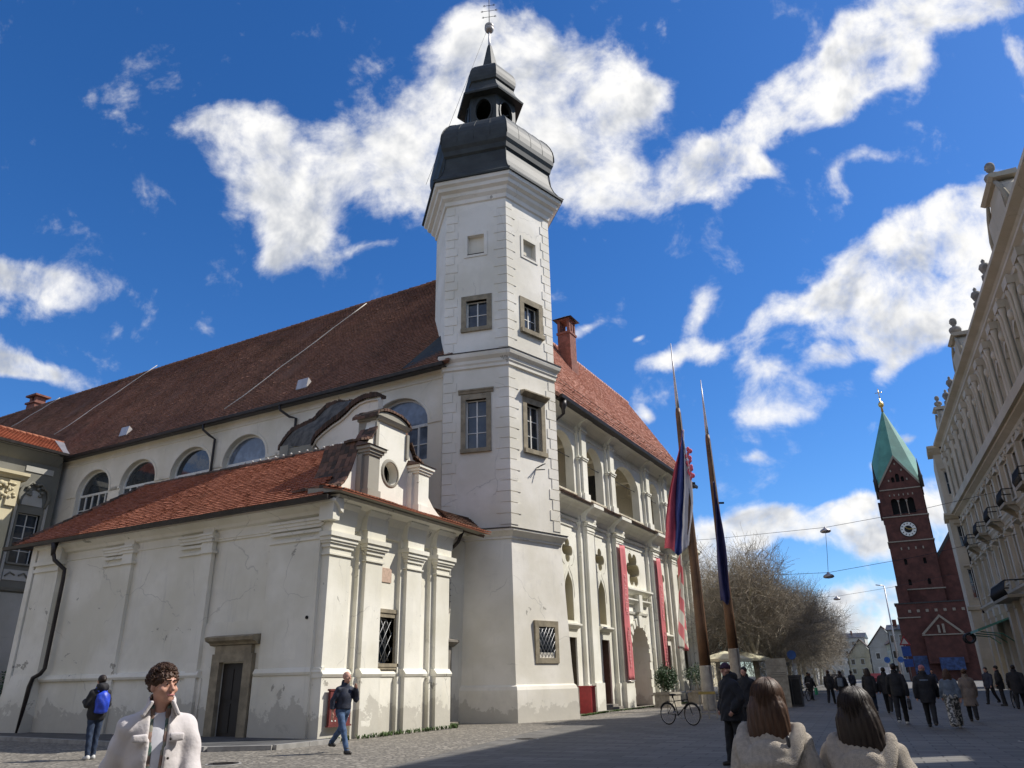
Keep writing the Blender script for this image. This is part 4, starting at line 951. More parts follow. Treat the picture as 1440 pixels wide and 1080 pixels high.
sheet('paved_street', [(-9.3, -25), (30, -25), (9, 60), (2, 215), (-20, 215), (-13.6, 62), (-12.6, 30), (-11.6, 22), (-9.6, 12)], -.001, M['slabs'])
sheet('pavement', [(-46.9, 16.2), (-31.5, 15.95), (-20, 14.9), (-16.4, 14.4), (-15.2, 15.2), (-15.1, 17.6), (-15.6, 17.6), (-46.9, 17.5)], .10, M['asphalt'])
s = MB()
kp = [(-46.9, 16.15), (-31.5, 15.88), (-20, 14.8), (-16.4, 14.3), (-15.1, 15.15), (-15.0, 17.4)]
for a, b_ in zip(kp, kp[1:]):
    d = Vector((b_[0]-a[0], b_[1]-a[1], 0)); L = d.length; fr = Fr(a[0], a[1], math.degrees(math.atan2(d.x, d.y))); k = int(L/.9)
    for i in range(k): s.box(fr, i*L/k+.006, (i+1)*L/k-.006, -.02, .13, -.1, .115)
obj('kerb', s, M['kerb'], None, 'structure')
for x, y in ((-5.2, 12.6), (-10.4, 19.8), (1.5, 22.0), (-3.0, 41.0), (-13.5, 12.2)):
    c_ = thing('manhole_cover', 'round iron manhole cover set in the paving '+{-5.2: 'in front of the two girls', -10.4: 'between bicycle and chapel', 1.5: 'under the patterned-trousers woman', -3.0: 'in mid street among the walkers', -13.5: 'in front of the striding bald man'}[x], 'manhole cover', (x, y, 0), 'manhole covers')
    s = MB(); s.lathe((x, y, .0), [(.36, -.02), (.36, .006), (.34, .010)], 24, False); obj('frame', s, M['kerb'], c_); s = MB(); s.lathe((x, y, .0), [(.31, -.02), (.31, .014)], 24, False)
    for q in np.linspace(-.22, .22, 5): s.box(Fr(x, y, 40), -.2, .2, q-.02, q+.02, .0145, .018)
    obj('lid', s, M['gutter'], c_)
# weeds along the foot of the walls
def weeds(name, pts, n, h, seed, mat):
    rs = random.Random(seed); s = MB()
    for i in range(n):
        k = rs.randrange(len(pts)-1); t = rs.random(); t = min(1, max(0, round(t*5)/5+rs.gauss(0, .05))) if i % 3 else t; x = pts[k][0]+(pts[k+1][0]-pts[k][0])*t+rs.gauss(0, .07); y = pts[k][1]+(pts[k+1][1]-pts[k][1])*t+rs.gauss(0, .09)
        for j in range(5):
            a = rs.uniform(0, 6.3); L = rs.uniform(.3, 1)*h; w_ = .012; dx, dy = math.cos(a), math.sin(a)
            s.add([(x-dy*w_, y+dx*w_, 0), (x+dy*w_, y-dx*w_, 0), (x+dx*L*.35+dy*w_, y+dy*L*.35-dx*w_, L*.7), (x+dx*L*.35-dy*w_, y+dy*L*.35+dx*w_, L*.7), (x+dx*L*.8, y+dy*L*.8, L*.85)], [(0, 1, 2, 3), (3, 2, 4)])
    o = obj(name, s, mat, None, 'stuff'); return tag(o, 'short green weeds growing along the foot of the white walls', 'weeds')
M['weed'] = simple('weed_green', (.07, .12, .03), .8, 0, .4, 9, 0)
weeds('wall_weeds', [(-15.35, 17.3), (-15.3, 19.5), (-15.35, 21), (-15.25, 23.8), (-15.9, 24.6)], 190, .17, 3, M['weed'])
weeds('wall_weeds', [(-14.2, 32.5), (-14.6, 36), (-14.5, 44), (-14.4, 50)], 900, .10, 4, M['weed'])

# ================================================================== ORNATE STREET BLOCK (right)
M['ornate'] = plaster('plaster_grey_ochre', (.50, .445, .355), damp=.4, streak=.7, peel=.0)
M['ornate_dk'] = plaster('plaster_sooty_trim', (.34, .30, .23), damp=0, streak=.8, peel=0)
FR2 = Fr(4.45, 87.08, 175.2)
rb = thing('ornate_block', 'tall ornate beige corner block with scrolled gables, balconies and crowded pilasters on the right', 'building', (10, 60, 0))
PITCH = 3.3; NB = 19
s = MB()
hl_ = []
for i in range(NB):
    u = 2.6+i*PITCH
    hl_ += [rect(u-.62, u+.62, 7.9, 10.7), rect(u-.62, u+.62, 12.6, 15.1), arch(u, .62, 17.6, 19.7, .62, 8), arch(u, 1.05, .1, 3.4, 1.0, 8)]
s.wall(FR2, rect(0, 66, -.1, 23.4), hl_, 0, .35)
s.box(FR2, 0, 66, -12, -11.7, -.1, 23.4); s.box(FR2, 65.7, 66, -11.7, 0, -.1, 23.4)
FCh = Fr(3.5, 87.0, 85)      # canted corner bay facing down the street
FCh = Fr(3.3, 87.15, 180-175.2+90); 
obj('wall', s, M['ornate'], rb)
s = MB(); s.wall(FCh, rect(0, 3.0, -.1, 23.4), [rect(.8, 1.9, 7.9, 10.7), rect(.8, 1.9, 12.6, 15.1), rect(.9, 1.8, 17.6, 20.3)], 0, .3)
# the bay projects towards the street at the corner
s = MB(); cb = Fr(3.3, 88.0, 90.0)
FBay = Fr(3.3, 88.2, 90)
s = MB(); s.wall(FBay, rect(0, 1.9, -.1, 23.4), [rect(.5, 1.3, 8.2, 11.0), rect(.5, 1.3, 13.2, 15.3), rect(.5, 1.3, 18.6, 21.0)], 0, .3); s.box(FBay, .02, 1.9, -9, -.5, -.1, 23.3)
cr = obj('corner_bay', s, M['ornate'], rb)
for (z0, z1) in ((8.2, 11.0), (13.2, 15.3), (18.6, 21.0)): window(cr, FBay, .55, 1.25, z0, z1, 0, .2, .1, 'ornate', 2, 2, hood=.2)
s = MB(); s.mould(FBay, [(0, 16.0), (.2, 16.1), (.5, 16.4), (.5, 16.6), (0, 16.7)], -.35, 1.9, 0, 0); s.box(FBay, -.35, 0, -3, .3, 16.1, 16.6); s.mould(FBay, [(0, 22.9), (.3, 23.1), (.7, 23.5), (.7, 23.75), (0, 23.9)], -.5, 1.9); s.box(FBay, -.5, 0, -3, .5, 23.2, 23.8)
s.mould(FBay, [(0, 7.0), (.25, 7.1), (.3, 7.4), (0, 7.5)], -.2, 1.9); obj('bay_cornice', s, M['ornate'], cr)
s = MB()
for (z0, p1) in ((6.6, .35), (11.6, .25), (15.75, .65), (22.4, .5)):
    s.mould(FR2, [(0, z0), (p1*.3, z0+.05), (p1*.4, z0+.25), (p1, z0+.45), (p1, z0+.62), (0, z0+.72)], -.3 if z0 != 15.75 else .0, 66)
s.mould(FR2, [(0, 23.1), (.3, 23.15), (.5, 23.4), (.95, 23.6), (.95, 23.85), (0, 24.0)], -.3, 66)
s.box(FR2, 0, 66, .5, .9, 16.35, 17.0)
obj('cornice', s, M['ornate'], rb)
s = MB(); s.add([FR2.p(0, .9, 23.95), FR2.p(66, .9, 23.95), FR2.p(66, -2.6, 27.0), FR2.p(2.5, -2.6, 27.0), FR2.p(66, -9, 27.2), FR2.p(3, -9, 27.2)], [(0, 1, 2, 3), (3, 2, 4, 5)]); obj('roof', s, M['gutter'], rb)
pil = MB(); n_p = 0
for i in range(NB+1):
    u = 2.6+i*PITCH-PITCH/2
    s = MB()
    s.box(FR2, u-.3, u+.3, .001, .28, 7.3, 11.5); s.box(FR2, u-.3, u+.3, .001, .26, 12.3, 15.7)
    s.lathe(FR2.p(u-.38, .36, 0), [(.17, 17.2), (.13, 17.4), (.12, 21.3), (.2, 21.6), (.22, 21.9)], 8); s.lathe(FR2.p(u+.38, .36, 0), [(.17, 17.2), (.13, 17.4), (.12, 21.3), (.2, 21.6), (.22, 21.9)], 8)
    s.box(FR2, u-.6, u+.6, .001, .2, 17.0, 22.4); s.box(FR2, u-.62, u+.62, .2, .6, 21.9, 22.4); s.box(FR2, u-.45, u+.45, .001, .34, .0, 5.9); s.box(FR2, u-.5, u+.5, 0, .42, 5.9, 6.6)
    rs = random.Random(i)
    for q in range(5): s.blob(FR2.p(u+rs.uniform(-.3, .3), .3, rs.choice((11.0, 15.3, 22.6))+rs.uniform(-.25, .25)), .16, .14, .16, 5)
    obj('pilaster', s, M['ornate'], rb)
for i in range(NB):
    u = 2.6+i*PITCH
    if i < 18:
        w = window(rb, FR2, u-.62, u+.62, 7.9, 10.7, 0, .3, .16, 'ornate', 2, 2, hood=.45, sill=.14, bar='sash_old')
        w = window(rb, FR2, u-.62, u+.62, 12.6, 15.1, 0, .3, .14, 'ornate', 2, 2, hood=0, sill=.1, bar='sash_old')
        w = window(rb, FR2, u-.62, u+.62, 17.6, 20.3, 0, .34, .0, 'ornate', 2, 2, sill=.1, bar='sash_old')
        s = MB()
        P_ = [(u+.78*math.cos(a), 19.7+.78*math.sin(a)) for a in np.linspace(0, math.pi, 9)]; P2 = [(u+1.0*math.cos(a), 19.75+1.05*math.sin(a)) for a in np.linspace(math.pi, 0, 9)]
        s.prism(FR2, P_+P2, .001, .22); s.blob(FR2.p(u, .25, 20.9), .25, .2, .35, 6)
        s.prism(FR2, [(u-1.0, 15.25), (u+1.0, 15.25), (u, 15.75)], .001, .3)
        obj('hood_ornament', s, M['ornate'], w)
    if i in (1, 3, 5, 7, 9, 11, 13, 15):
        s = MB()
        s.box(FR2, u-1.1, u+1.1, .0, .95, 12.05, 12.25)
        for q in (-.8, .8): s.prism(Fr(FR2.p(u+q, 0, 0)[0], FR2.p(u+q, 0, 0)[1], FR2.ang-90), [(0, 11.3), (-.8, 12.04), (0, 12.04)], -.1, .1)
        o = obj('balcony', s, M['ornate_dk'], rb)
        s = MB(); s.tube([FR2.p(u-1.05, .0, 13.15), FR2.p(u-1.05, .9, 13.15), FR2.p(u+1.05, .9, 13.15), FR2.p(u+1.05, 0, 13.15)], .04, 5)
        for q in np.linspace(-1.05, 1.05, 12): s.tube([FR2.p(u+q, .9, 12.25), FR2.p(u+q, 1.02, 12.6), FR2.p(u+q, .9, 13.15)], .022, 4)
        obj('railing', s, M['iron'], o)
s = MB(); s.box(FR2, 15, 21.5, 0, 1.3, 6.4, 6.6)
o = obj('balcony', s, M['ornate_dk'], rb); s = MB(); s.tube([FR2.p(15, 0, 7.6), FR2.p(15, 1.25, 7.6), FR2.p(21.5, 1.25, 7.6), FR2.p(21.5, 0, 7.6)], .05, 5)
for q in np.linspace(15, 21.5, 30): s.tube([FR2.p(q, 1.25, 6.6), FR2.p(q, 1.4, 7.0), FR2.p(q, 1.25, 7.6)], .03, 4)
obj('railing', s, M['iron'], o)
s = MB(); s.tube([FR2.p(.35, .5, 23.3), FR2.p(.35, .3, 22.6), FR2.p(.4, .2, 7)], .1, 6); s.tube([FR2.p(.4, .2, 7), FR2.p(.4, .2, 0)], .1, 6); obj('downpipe', s, M['gutter'], rb)
def bust(par, c, yw, sc=1.0):
    s = MB(); x, y, z = c
    s.lathe(c, [(.34*sc, 0), (.3*sc, .1*sc), (.18*sc, .2*sc), (.2*sc, .3*sc), (.36*sc, .42*sc), (.40*sc, .62*sc), (.34*sc, .76*sc), (.14*sc, .86*sc), (.12*sc, .95*sc), (.2*sc, 1.04*sc), (.235*sc, 1.2*sc), (.225*sc, 1.36*sc), (.14*sc, 1.48*sc), (.02, 1.52*sc)], 12, True, 0, 1, .85)
    s.blob((x-.2*sc, y, z+1.18*sc), .06*sc, .05*sc, .07*sc, 5)
    return obj('bust', s, M['stone2'], par)
for u, w_, h_, sc in ((5.0, 2.6, 1.8, .9), (22.5, 4.0, 2.2, 1.15), (43.5, 5.0, 2.6, 1.1)):
    s = MB()
    P_ = [(u-w_/2, 23.9), (u+w_/2, 23.9)]+[(u+w_/2*(1-.28*t**2), 23.9+h_*.75*t) for t in (.3, .6, 1)]+[(u+w_*.22, 23.9+h_), (u-w_*.22, 23.9+h_)]+[(u-w_/2*(1-.28*t**2), 23.9+h_*.75*t) for t in (1, .6, .3)]
    s.prism(FR2, P_, -1.6, .55)
    s.box(FR2, u-w_*.4, u+w_*.4, .551, .75, 24.1, 23.9+h_*.6); s.mould(FR2, [(-.4, 23.9+h_), (.75, 23.9+h_+.03), (.95, 23.9+h_+.16), (.9, 23.9+h_+.3), (-.4, 23.9+h_+.32)], u-w_*.32, u+w_*.32)
    g_ = obj('gable', s, M['ornate'], rb)
    s = MB(); s.prism(FR2, [(p[0]*1.0+(.05 if p[0] > u else -.05), p[1]+.04) for p in P_], -1.7, .3); s = MB()
    for sg in (-1, 1): s.tube([FR2.p(u+sg*w_/2, .62, 24.1), FR2.p(u+sg*w_*.5, .66, 24.1+h_*.25), FR2.p(u+sg*w_*.37, .66, 24+h_*.7), FR2.p(u+sg*w_*.26, .66, 23.8+h_)], [.2, .16, .14, .1], 6)
    obj('scroll', s, M['ornate_dk'], g_)
    bust(g_, FR2.p(u, .35, 23.9+h_+.3), 0, sc)
for u in (33.5, 37.5, 12.5, 16.0):
    s = MB(); s.lathe(FR2.p(u, .6, 24.0), [(.3, 0), (.3, .35), (.14, .4), (.22, .55), (.34, .85), (.26, 1.1), (.1, 1.2), (.12, 1.35), (.02, 1.5)], 10); obj('urn', s, M['stone2'], rb)
# entrance canopy, lanterns and wreath ornaments by the street door
s = MB()
s.add([FR2.p(6, 0, 5.6), FR2.p(13, 0, 5.6), FR2.p(13.4, 2.6, 4.7), FR2.p(5.6, 2.6, 4.7), FR2.p(6, 0, 5.45), FR2.p(13, 0, 5.45), FR2.p(13.4, 2.6, 4.5), FR2.p(5.6, 2.6, 4.5)], [(0, 1, 2, 3), (4, 7, 6, 5), (0, 3, 7, 4), (1, 5, 6, 2), (2, 6, 7, 3), (0, 4, 5, 1)])
for u in (6.2, 9.5, 12.8): s.tube([FR2.p(u, .1, 3.6), FR2.p(u, .9, 4.3), FR2.p(u, 2.4, 4.5)], .05, 6)
cn = obj('canopy', s, M['patina'], rb)
s = MB()
for u in (7.0, 8.2): s.torus(FR2.p(u, 2.7, 4.2), (FR2.U[0], FR2.U[1], 0), .38, .09, 20, 6)
obj('iron_wreath', s, M['iron'], cn)
print('rb', time.time()-T0)
# ================================================================== RED CHURCH
CH = Fr(-5.15, 170, 90-1.5)     # front faces the camera, u = to the right
ct = thing('brick_church', 'dark red brick church tower with clock, four gables and green copper spire above the street', 'church', (-1, 172, 0))
W = 8.2
bo = [arch(u, .62, 31.6, 34.2, .62, 8) for u in (2.6, 4.1, 5.6)]
sm_ = [arch(u, .28, z, z+.9, .28, 6) for u, z in ((2.4, 21.5), (5.8, 21.5), (2.4, 17.5), (5.8, 17.5))]
s = MB(); s.wall(CH, [(0, -.1), (W, -.1), (W, 37.2), (W/2, 43.6), (0, 37.2)], bo+sm_+[arch(4.1, .35, 38.2, 39.6, .35, 6), arch(3.2, .28, 38.2, 39.0, .28, 6), arch(5.0, .28, 38.2, 39.0, .28, 6)], 0, .5)
for fr_ in (Fr(CH.p(0, 0, 0)[0], CH.p(0, 0, 0)[1], CH.ang-90), ):
    s.wall(fr_, [(0, -.1), (W, -.1), (W, 37.2), (W/2, 43.6), (0, 37.2)], [arch(u, .62, 31.6, 34.2, .62, 8) for u in (2.6, 4.1, 5.6)], .0, .5)
s.prism(Fr(CH.p(W, 0, 0)[0], CH.p(W, 0, 0)[1], CH.ang-90), [(0, -.1), (W, -.1), (W, 37.2), (W/2, 43.6), (0, 37.2)], -.2, 0)
s.box(CH, 0, W, -W-.2, -W, -.1, 37.2); obj('tower_wall', s, M['brick_church'], ct)
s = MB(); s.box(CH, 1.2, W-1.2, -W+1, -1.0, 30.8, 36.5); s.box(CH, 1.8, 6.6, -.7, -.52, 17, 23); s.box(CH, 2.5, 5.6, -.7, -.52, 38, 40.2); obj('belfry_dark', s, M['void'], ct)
s = MB()
for z in (36.6, 31.0, 26.0, 16.6):
    s.box(CH, -.15, W+.15, -W-.15, .18, z, z+.22)
for u in (3.35, 4.85): s.lathe(CH.p(u, -.1, 0), [(.2, 31.4), (.13, 31.7), (.13, 34.0), (.24, 34.4)], 8)
for sg in (-1, 1): s.prism(CH, [(W/2, 43.9), (W/2+sg*(W/2+.25), 37.0), (W/2+sg*(W/2-.1), 37.0), (W/2, 43.2)] if sg > 0 else [(W/2, 43.9), (W/2, 43.2), (-.0+.1, 37.0), (-.25, 37.0)], 0.0, .2)
for k in range(6): s.box(CH, 1.9+k*.85, 2.1+k*.85, .0, .1, 35.3, 35.7)
for k in range(4): s.box(CH, 2.0+k*1.3, 2.25+k*1.3, .0, .1, 24.4, 24.9)
for (u, z) in ((2.4, 38.4), (5.8, 38.4), (3.1, 40.4), (5.1, 40.4), (4.1, 41.8)): s.box(CH, u-.13, u+.13, 0, .1, z, z+.4)
obj('pale_stone_trim', s, M['trim_dull'], ct)
s = MB(); cx, cy, cz = CH.p(W/2, .12, 28.4); s.tube([CH.p(W/2, .02, 28.4), CH.p(W/2, .16, 28.4)], 1.55, 32); f_ = obj('clock_rim', s, M['void'], ct)
s = MB(); s.tube([CH.p(W/2, .1, 28.4), CH.p(W/2, .19, 28.4)], 1.42, 32); fa = obj('clock_face', s, M['white_paint'], ct)
s = MB()
for k in range(12):
    a = math.pi*k/6; s.tube([CH.p(W/2+1.0*math.sin(a), .2, 28.4+1.0*math.cos(a)), CH.p(W/2+1.3*math.sin(a), .2, 28.4+1.3*math.cos(a))], .07, 4)
s.tube([CH.p(W/2, .19, 28.4), CH.p(W/2, .205, 28.4)], .72, 24); obj('numerals', s, M['void'], fa)
s = MB()
for a, L in ((R(-52), .75), (R(92), 1.15)): s.tube([CH.p(W/2, .24, 28.4), CH.p(W/2+L*math.sin(a), .24, 28.4+L*math.cos(a))], [.09, .05], 4)
obj('clock_hands', s, M['gold'], fa)
s = MB(); ap = CH.p(W/2, -W/2, 55.3)
c4 = [CH.p(-.1, .1, 37.3), CH.p(W+.1, .1, 37.3), CH.p(W+.1, -W-.1, 37.3), CH.p(-.1, -W-.1, 37.3)]; m4 = [CH.p(W/2, .12, 43.7), CH.p(W+.12, -W/2, 43.7), CH.p(W/2, -W-.12, 43.7), CH.p(-.12, -W/2, 43.7)]
vs = [ap]+c4+m4
s.add(vs, [(0, 1, 5), (0, 5, 2), (0, 2, 6), (0, 6, 3), (0, 3, 7), (0, 7, 4), (0, 4, 8), (0, 8, 1)]); sp = obj('spire', s, M['patina'], ct)
s = MB()
for (u, z) in ((3.2, 46.5), (5.0, 46.5), (3.6, 50.3), (4.7, 50.3)):
    k = (55.3-z)/(55.3-37.3); n_ = -W/2+W/2*k*.95; s.box(CH, u-.15, u+.15, n_-.3, n_+.25, z, z+.3)
obj('spire_vent', s, M['gutter'], sp)
s = MB()
for u, n in ((-.1, .2), (W+.1, .2), (-.1, -W), (W+.1, -W)):
    s.lathe(CH.p(u, n, 0), [(.38, 36.6), (.38, 38.6), (.45, 38.8), (.28, 39.4), (.12, 41.6), (.04, 42.6)], 6)
obj('corner_pinnacle', s, M['gutter'], ct)
s = MB(); s.lathe((ap[0], ap[1], 0), [(.25, 54.8), (.2, 55.8), (.5, 56.1), (.62, 56.5), (.45, 56.95), (.12, 57.2), (.08, 58.0)], 12); s.tube([(ap[0], ap[1], 57.5), (ap[0], ap[1], 60.2)], .09, 5); s.tube([(ap[0]-.7, ap[1], 59.3), (ap[0]+.7, ap[1], 59.3)], .08, 5); obj('gilded_finial', s, M['gold'], sp)
s = MB(); s.box(CH, -1.0, 30, -3, 3.0, -.1, 13.8); s.box(CH, -.4, 1.6, .5, 2.0, 13.8, 17.4); s.box(CH, 5.5, 30, -30, -1, 13.8, 19)
s.prism(CH, [(4.6, 17.5), (30, 17.5), (30, 30), (13.5, 30)], -28, -1.5)
s.prism(CH, [(2.8, 3), (9.2, 3), (9.2, 8.2), (6.0, 11.3), (2.8, 8.2)], 3.0, 4.0); nv = obj('nave', s, M['brick_church'], ct)
s = MB(); s.prism(CH, [(4.2, 17.7), (4.6, 17.3), (13.6, 30.1), (13.4, 30.8)], -28.3, -1.3); s.box(CH, -1.2, 30, -3, 3.15, 13.8, 14.05); obj('nave_roof', s, M['gutter'], nv)
s = MB(); s.prism(CH, [(6.0, 11.6), (2.5, 8.25), (2.9, 8.1), (6.0, 11.1), (9.1, 8.1), (9.5, 8.25)], 4.0, 4.2); s.box(CH, 2.5, 9.5, 4.0, 4.2, 7.9, 8.1); s.box(CH, 5.3, 5.7, 4.0, 4.25, 8.3, 9.7); s.box(CH, 6.1, 6.5, 4.0, 4.25, 8.3, 9.9)
for k in range(9): s.box(CH, 1.0+k*1.5, 1.5+k*1.5, 3.0, 3.12, 12.2, 12.7)
s.box(CH, -1.1, 2.9, 3.0, 3.2, 11.2, 11.4); obj('portal_gable_trim', s, M['trim_dull'], nv)
s = MB(); s.box(CH, .2, 2.6, 3.02, 3.1, .5, 4.4); s.box(CH, 4.5, 8.5, 4.02, 4.1, 1.8, 4.0); obj('poster', s, simple('blue_poster', (.025, .05, .13), .6, var=.5, sc=1.5), nv)
# ================================================================== HOUSES DOWN THE STREET
def house(name, label, fr, w_, d_, eave, ridge_, wallm, roofm, floors, bays_, gable=False, loc=None, group='houses further down the street', ww=1.0, wh=1.5, z00=1.2, part_win=True):
    p = fr.p(w_/2, -d_/2, 0); h = thing(name, label, 'house', (p[0], p[1], 0), group)
    s = MB(); fl = (eave-.6)/floors; hs_ = []
    for f in range(floors):
        for b_ in range(bays_):
            u = w_*(b_+.5)/bays_; z = f*fl+z00+(0 if f else .3); hs_.append((u-ww/2, u+ww/2, z, z+wh))
    s.wall(fr, rect(0, w_, -.1, eave), [rect(*q) for q in hs_], 0, .22); s.box(fr, 0, w_, -d_-.2, -d_, -.1, eave)
    s.box(fr, -.01, .2, -d_, -.0, -.1, eave); s.box(fr, w_-.2, w_+.01, -d_, -.0, -.1, eave)
    s.box(fr, -.12, w_+.12, 0, .14, eave-.35, eave-.1); s.box(fr, 0, w_, .001, .06, fl-.15, fl+.05)
    obj('wall', s, wallm, h)
    if gable:
        s = MB(); fe = Fr(fr.p(0, 0, 0)[0], fr.p(0, 0, 0)[1], fr.ang)
        s.prism(fr, [(-.35, eave-.12), (w_/2, ridge_), (w_+.35, eave-.12), (w_+.35, eave-.35), (w_/2, ridge_-.3), (-.35, eave-.35)], -d_-.3, .35); o = obj('roof', s, roofm, h, tone=[random.random() for _ in s.f])
        s = MB(); s.prism(fr, [(0, eave-.3), (w_, eave-.3), (w_/2, ridge_-.35)], -.25, -.02); obj('gable', s, wallm, h)
    else:
        s = MB(); s.prism(Fr(fr.p(-.3, 0, 0)[0], fr.p(-.3, 0, 0)[1], fr.ang-90), [(-.5, eave-.1), (-.5, eave+.02), (d_/2, ridge_), (d_+.5, eave+.02), (d_+.5, eave-.1)], 0, w_+.6); o = obj('roof', s, roofm, h, tone=[random.random() for _ in s.f])
        s = MB(); s.box(fr, w_*.3, w_*.3+.8, -d_*.45, -d_*.45+.8, ridge_-1.5, ridge_+1.0); s.box(fr, w_*.7, w_*.7+.6, -d_*.4, -d_*.4+.7, ridge_-1.5, ridge_+.8); obj('chimney', s, M['brick'], o)
    if part_win:
        for q in hs_[:90]:
            s = MB(); t = .07; u0, u1, z0, z1 = q
            s.box(fr, u0-.1, u1+.1, 0, .09, z0-.12, z0); s.box(fr, u0-.1, u1+.1, 0, .07, z1, z1+.14); s.box(fr, u0-.1, u0, 0, .06, z0, z1); s.box(fr, u1, u1+.1, 0, .06, z0, z1)
            w = obj('window', s, M['sash'], h)
            s = MB(); s.box(fr, u0, u1, -.2, -.16, z0, z1); obj('pane', s, M['glass'], w)
    return h
M['h_cream'] = plaster('plaster_cream', (.52, .46, .32), damp=.3); M['h_pink'] = plaster('plaster_pink', (.48, .32, .27), damp=.3); M['h_white'] = plaster('plaster_offwhite', (.55, .54, .50), damp=.3); M['h_grey'] = plaster('plaster_bluegrey', (.40, .39, .36), damp=.3)
house('town_house', 'pink fronted two storey house with dark roof just left of the church', Fr(-7.6, 205, 175), 16, 10, 9.6, 12.6, M['h_pink'], M['tile_old'], 2, 5)
house('town_house', 'narrow pale grey house front squeezed against the church tower', Fr(-9.5, 188.5, 92), 3.6, 9, 10.2, 11.5, M['h_white'], M['gutter'], 3, 2)
house('town_house', 'cream house with steep brown roof in front of the white gable', Fr(-12.6, 232, 172), 12, 10, 8.5, 14, M['h_cream'], M['tile_old'], 2, 4)
house('town_house', 'bluish grey gable wall with steep brown roof behind the pink house', Fr(-18.0, 246, 90), 8.5, 14, 8.8, 14.2, M['h_grey'], M['tile_old'], 2, 2, gable=True)
house('town_house', 'low cream house with dark roof left of the grey gable', Fr(-25.5, 262, 90), 8.0, 10, 6.4, 11.5, M['h_cream'], M['tile_old'], 2, 3, gable=True)
house('town_house', 'white flat-topped block closing the far end of the street', Fr(-42, 330, 90), 17, 14, 14.5, 16.5, M['h_white'], M['gutter'], 4, 6)
house('town_house', 'pale grey block with dark roof behind the street trees', Fr(-60, 300, 90), 20, 12, 10, 15, M['h_white'], M['gutter'], 3, 6)
house('town_house', 'long pale yellow house row with dark roof behind the masts', Fr(-27, 74, -6), 62, 12, 10.4, 15.2, M['h_cream'], M['tile_old'], 3, 17, wh=1.7, z00=1.0)
print('houses', time.time()-T0)
M['bark'] = simple('plane_tree_bark', (.42, .38, .29), .9, 0, .4, 2.5, .2)
M['twigs'] = simple('bare_twigs', (.31, .27, .21), .9, 0, .35, 1.2, 0)
def make_tree(seed, H=13.4, spread=5.0):
    rs = random.Random(seed); tr = MB(); cr = MB(); ends = []
    def seg(mb, a, b_, ra, rb_, n):
        d = (b_-a).normalized(); x = d.orthogonal().normalized(); y = d.cross(x); vs = []
        for q, r_ in ((a, ra), (b_, rb_)):
            for j in range(n): t = 2*math.pi*j/n; vs.append(q+(x*math.cos(t)+y*math.sin(t))*r_)
        mb.add(vs, [(j, (j+1) % n, n+(j+1) % n, n+j) for j in range(n)], n > 4)
    def grow(p, d, L, r_, lev):
        n = 4 if lev < 2 else 3 if lev < 4 else 2; cur = p; dirn = d
        for i in range(n):
            nd = (dirn+Vector((rs.gauss(0, .17), rs.gauss(0, .17), rs.gauss(.03, .13)))).normalized(); nx = cur+nd*(L/n); r1 = r_*(1-.4*(i+1)/n)
            seg(tr if lev < 2 else cr, cur, nx, max(r_*(1-.4*i/n), .010), max(r1, .008), 7 if lev < 1 else 5 if lev < 2 else 3)
            cur = nx; dirn = nd
            if lev < 5:
                for q in range((1 if i else 0) if lev == 0 else 2 if lev < 3 else (1 if lev == 3 else (rs.random() < .45))):
                    a = Vector((rs.gauss(0, 1), rs.gauss(0, 1), rs.gauss(.1, .75))).normalized(); grow(cur, (dirn*.5+a*.85).normalized(), L*rs.uniform(.55, .8), r1*.6, lev+1)
        if lev < 5: grow(cur, dirn, L*.66, r_*.5, lev+1)
    h0 = 2.6; base = Vector((0, 0, -.05)); top = Vector((rs.gauss(0, .1), rs.gauss(0, .1), h0))
    tr.tube([base, base+Vector((0, 0, .4)), base.lerp(top, .6), top], [.36, .27, .24, .27], 9)
    m = 6
    for i in range(m):
        a = 2*math.pi*i/m+rs.uniform(-.3, .3); el = rs.uniform(.35, 1.15) if i else 1.45
        grow(top+Vector((0, 0, -.1)), Vector((math.cos(a)*math.cos(el), math.sin(a)*math.cos(el), math.sin(el))), H*rs.uniform(.24, .31), .17, 0)
    return tr, cr
protos = []
for sd_ in (11, 23):
    t = thing('plane_tree', 'bare plane tree nearest the masts, first of the street row', 'tree', (-11.9, 59.0, 0), 'bare plane trees along the street')
    a, b_ = make_tree(sd_)
    a.v = [(x*.84-11.9, y*.84+59, z) for x, y, z in a.v]; b_.v = [(x*.84-11.9, y*.84+59, z) for x, y, z in b_.v]
    obj('trunk', a, M['bark'], t); obj('crown', b_, M['twigs'], t); protos.append(t); print('tree', len(b_.v), time.time()-T0)
protos[1].location = (-12.6, 67.5, 0); protos[1]['label'] = 'second bare plane tree of the street row, crown tangled with the first'
TL = [(-13.4, 76.5, 0, 'third bare plane tree of the row'), (-14.2, 86, 1, 'fourth bare plane tree of the row'), (-14.8, 96, 0, 'fifth bare plane tree of the row'), (-15.6, 107, 1, 'sixth bare plane tree of the row'),
      (-16.4, 120, 0, 'seventh bare plane tree of the row'), (-17.5, 134, 1, 'last bare plane tree, furthest down the row'), (-18.5, 63.5, 1, 'bare plane tree set back beside the yellow house row'), (-20, 80, 0, 'bare plane tree set back behind the third one')]
for i, (x, y, k, lb) in enumerate(TL): copy_tree(protos[k], (x, y, 0), rz=1.1*i+.7, label=lb, scale=.93+.05*(i % 4))

print('end',time.time()-T0)
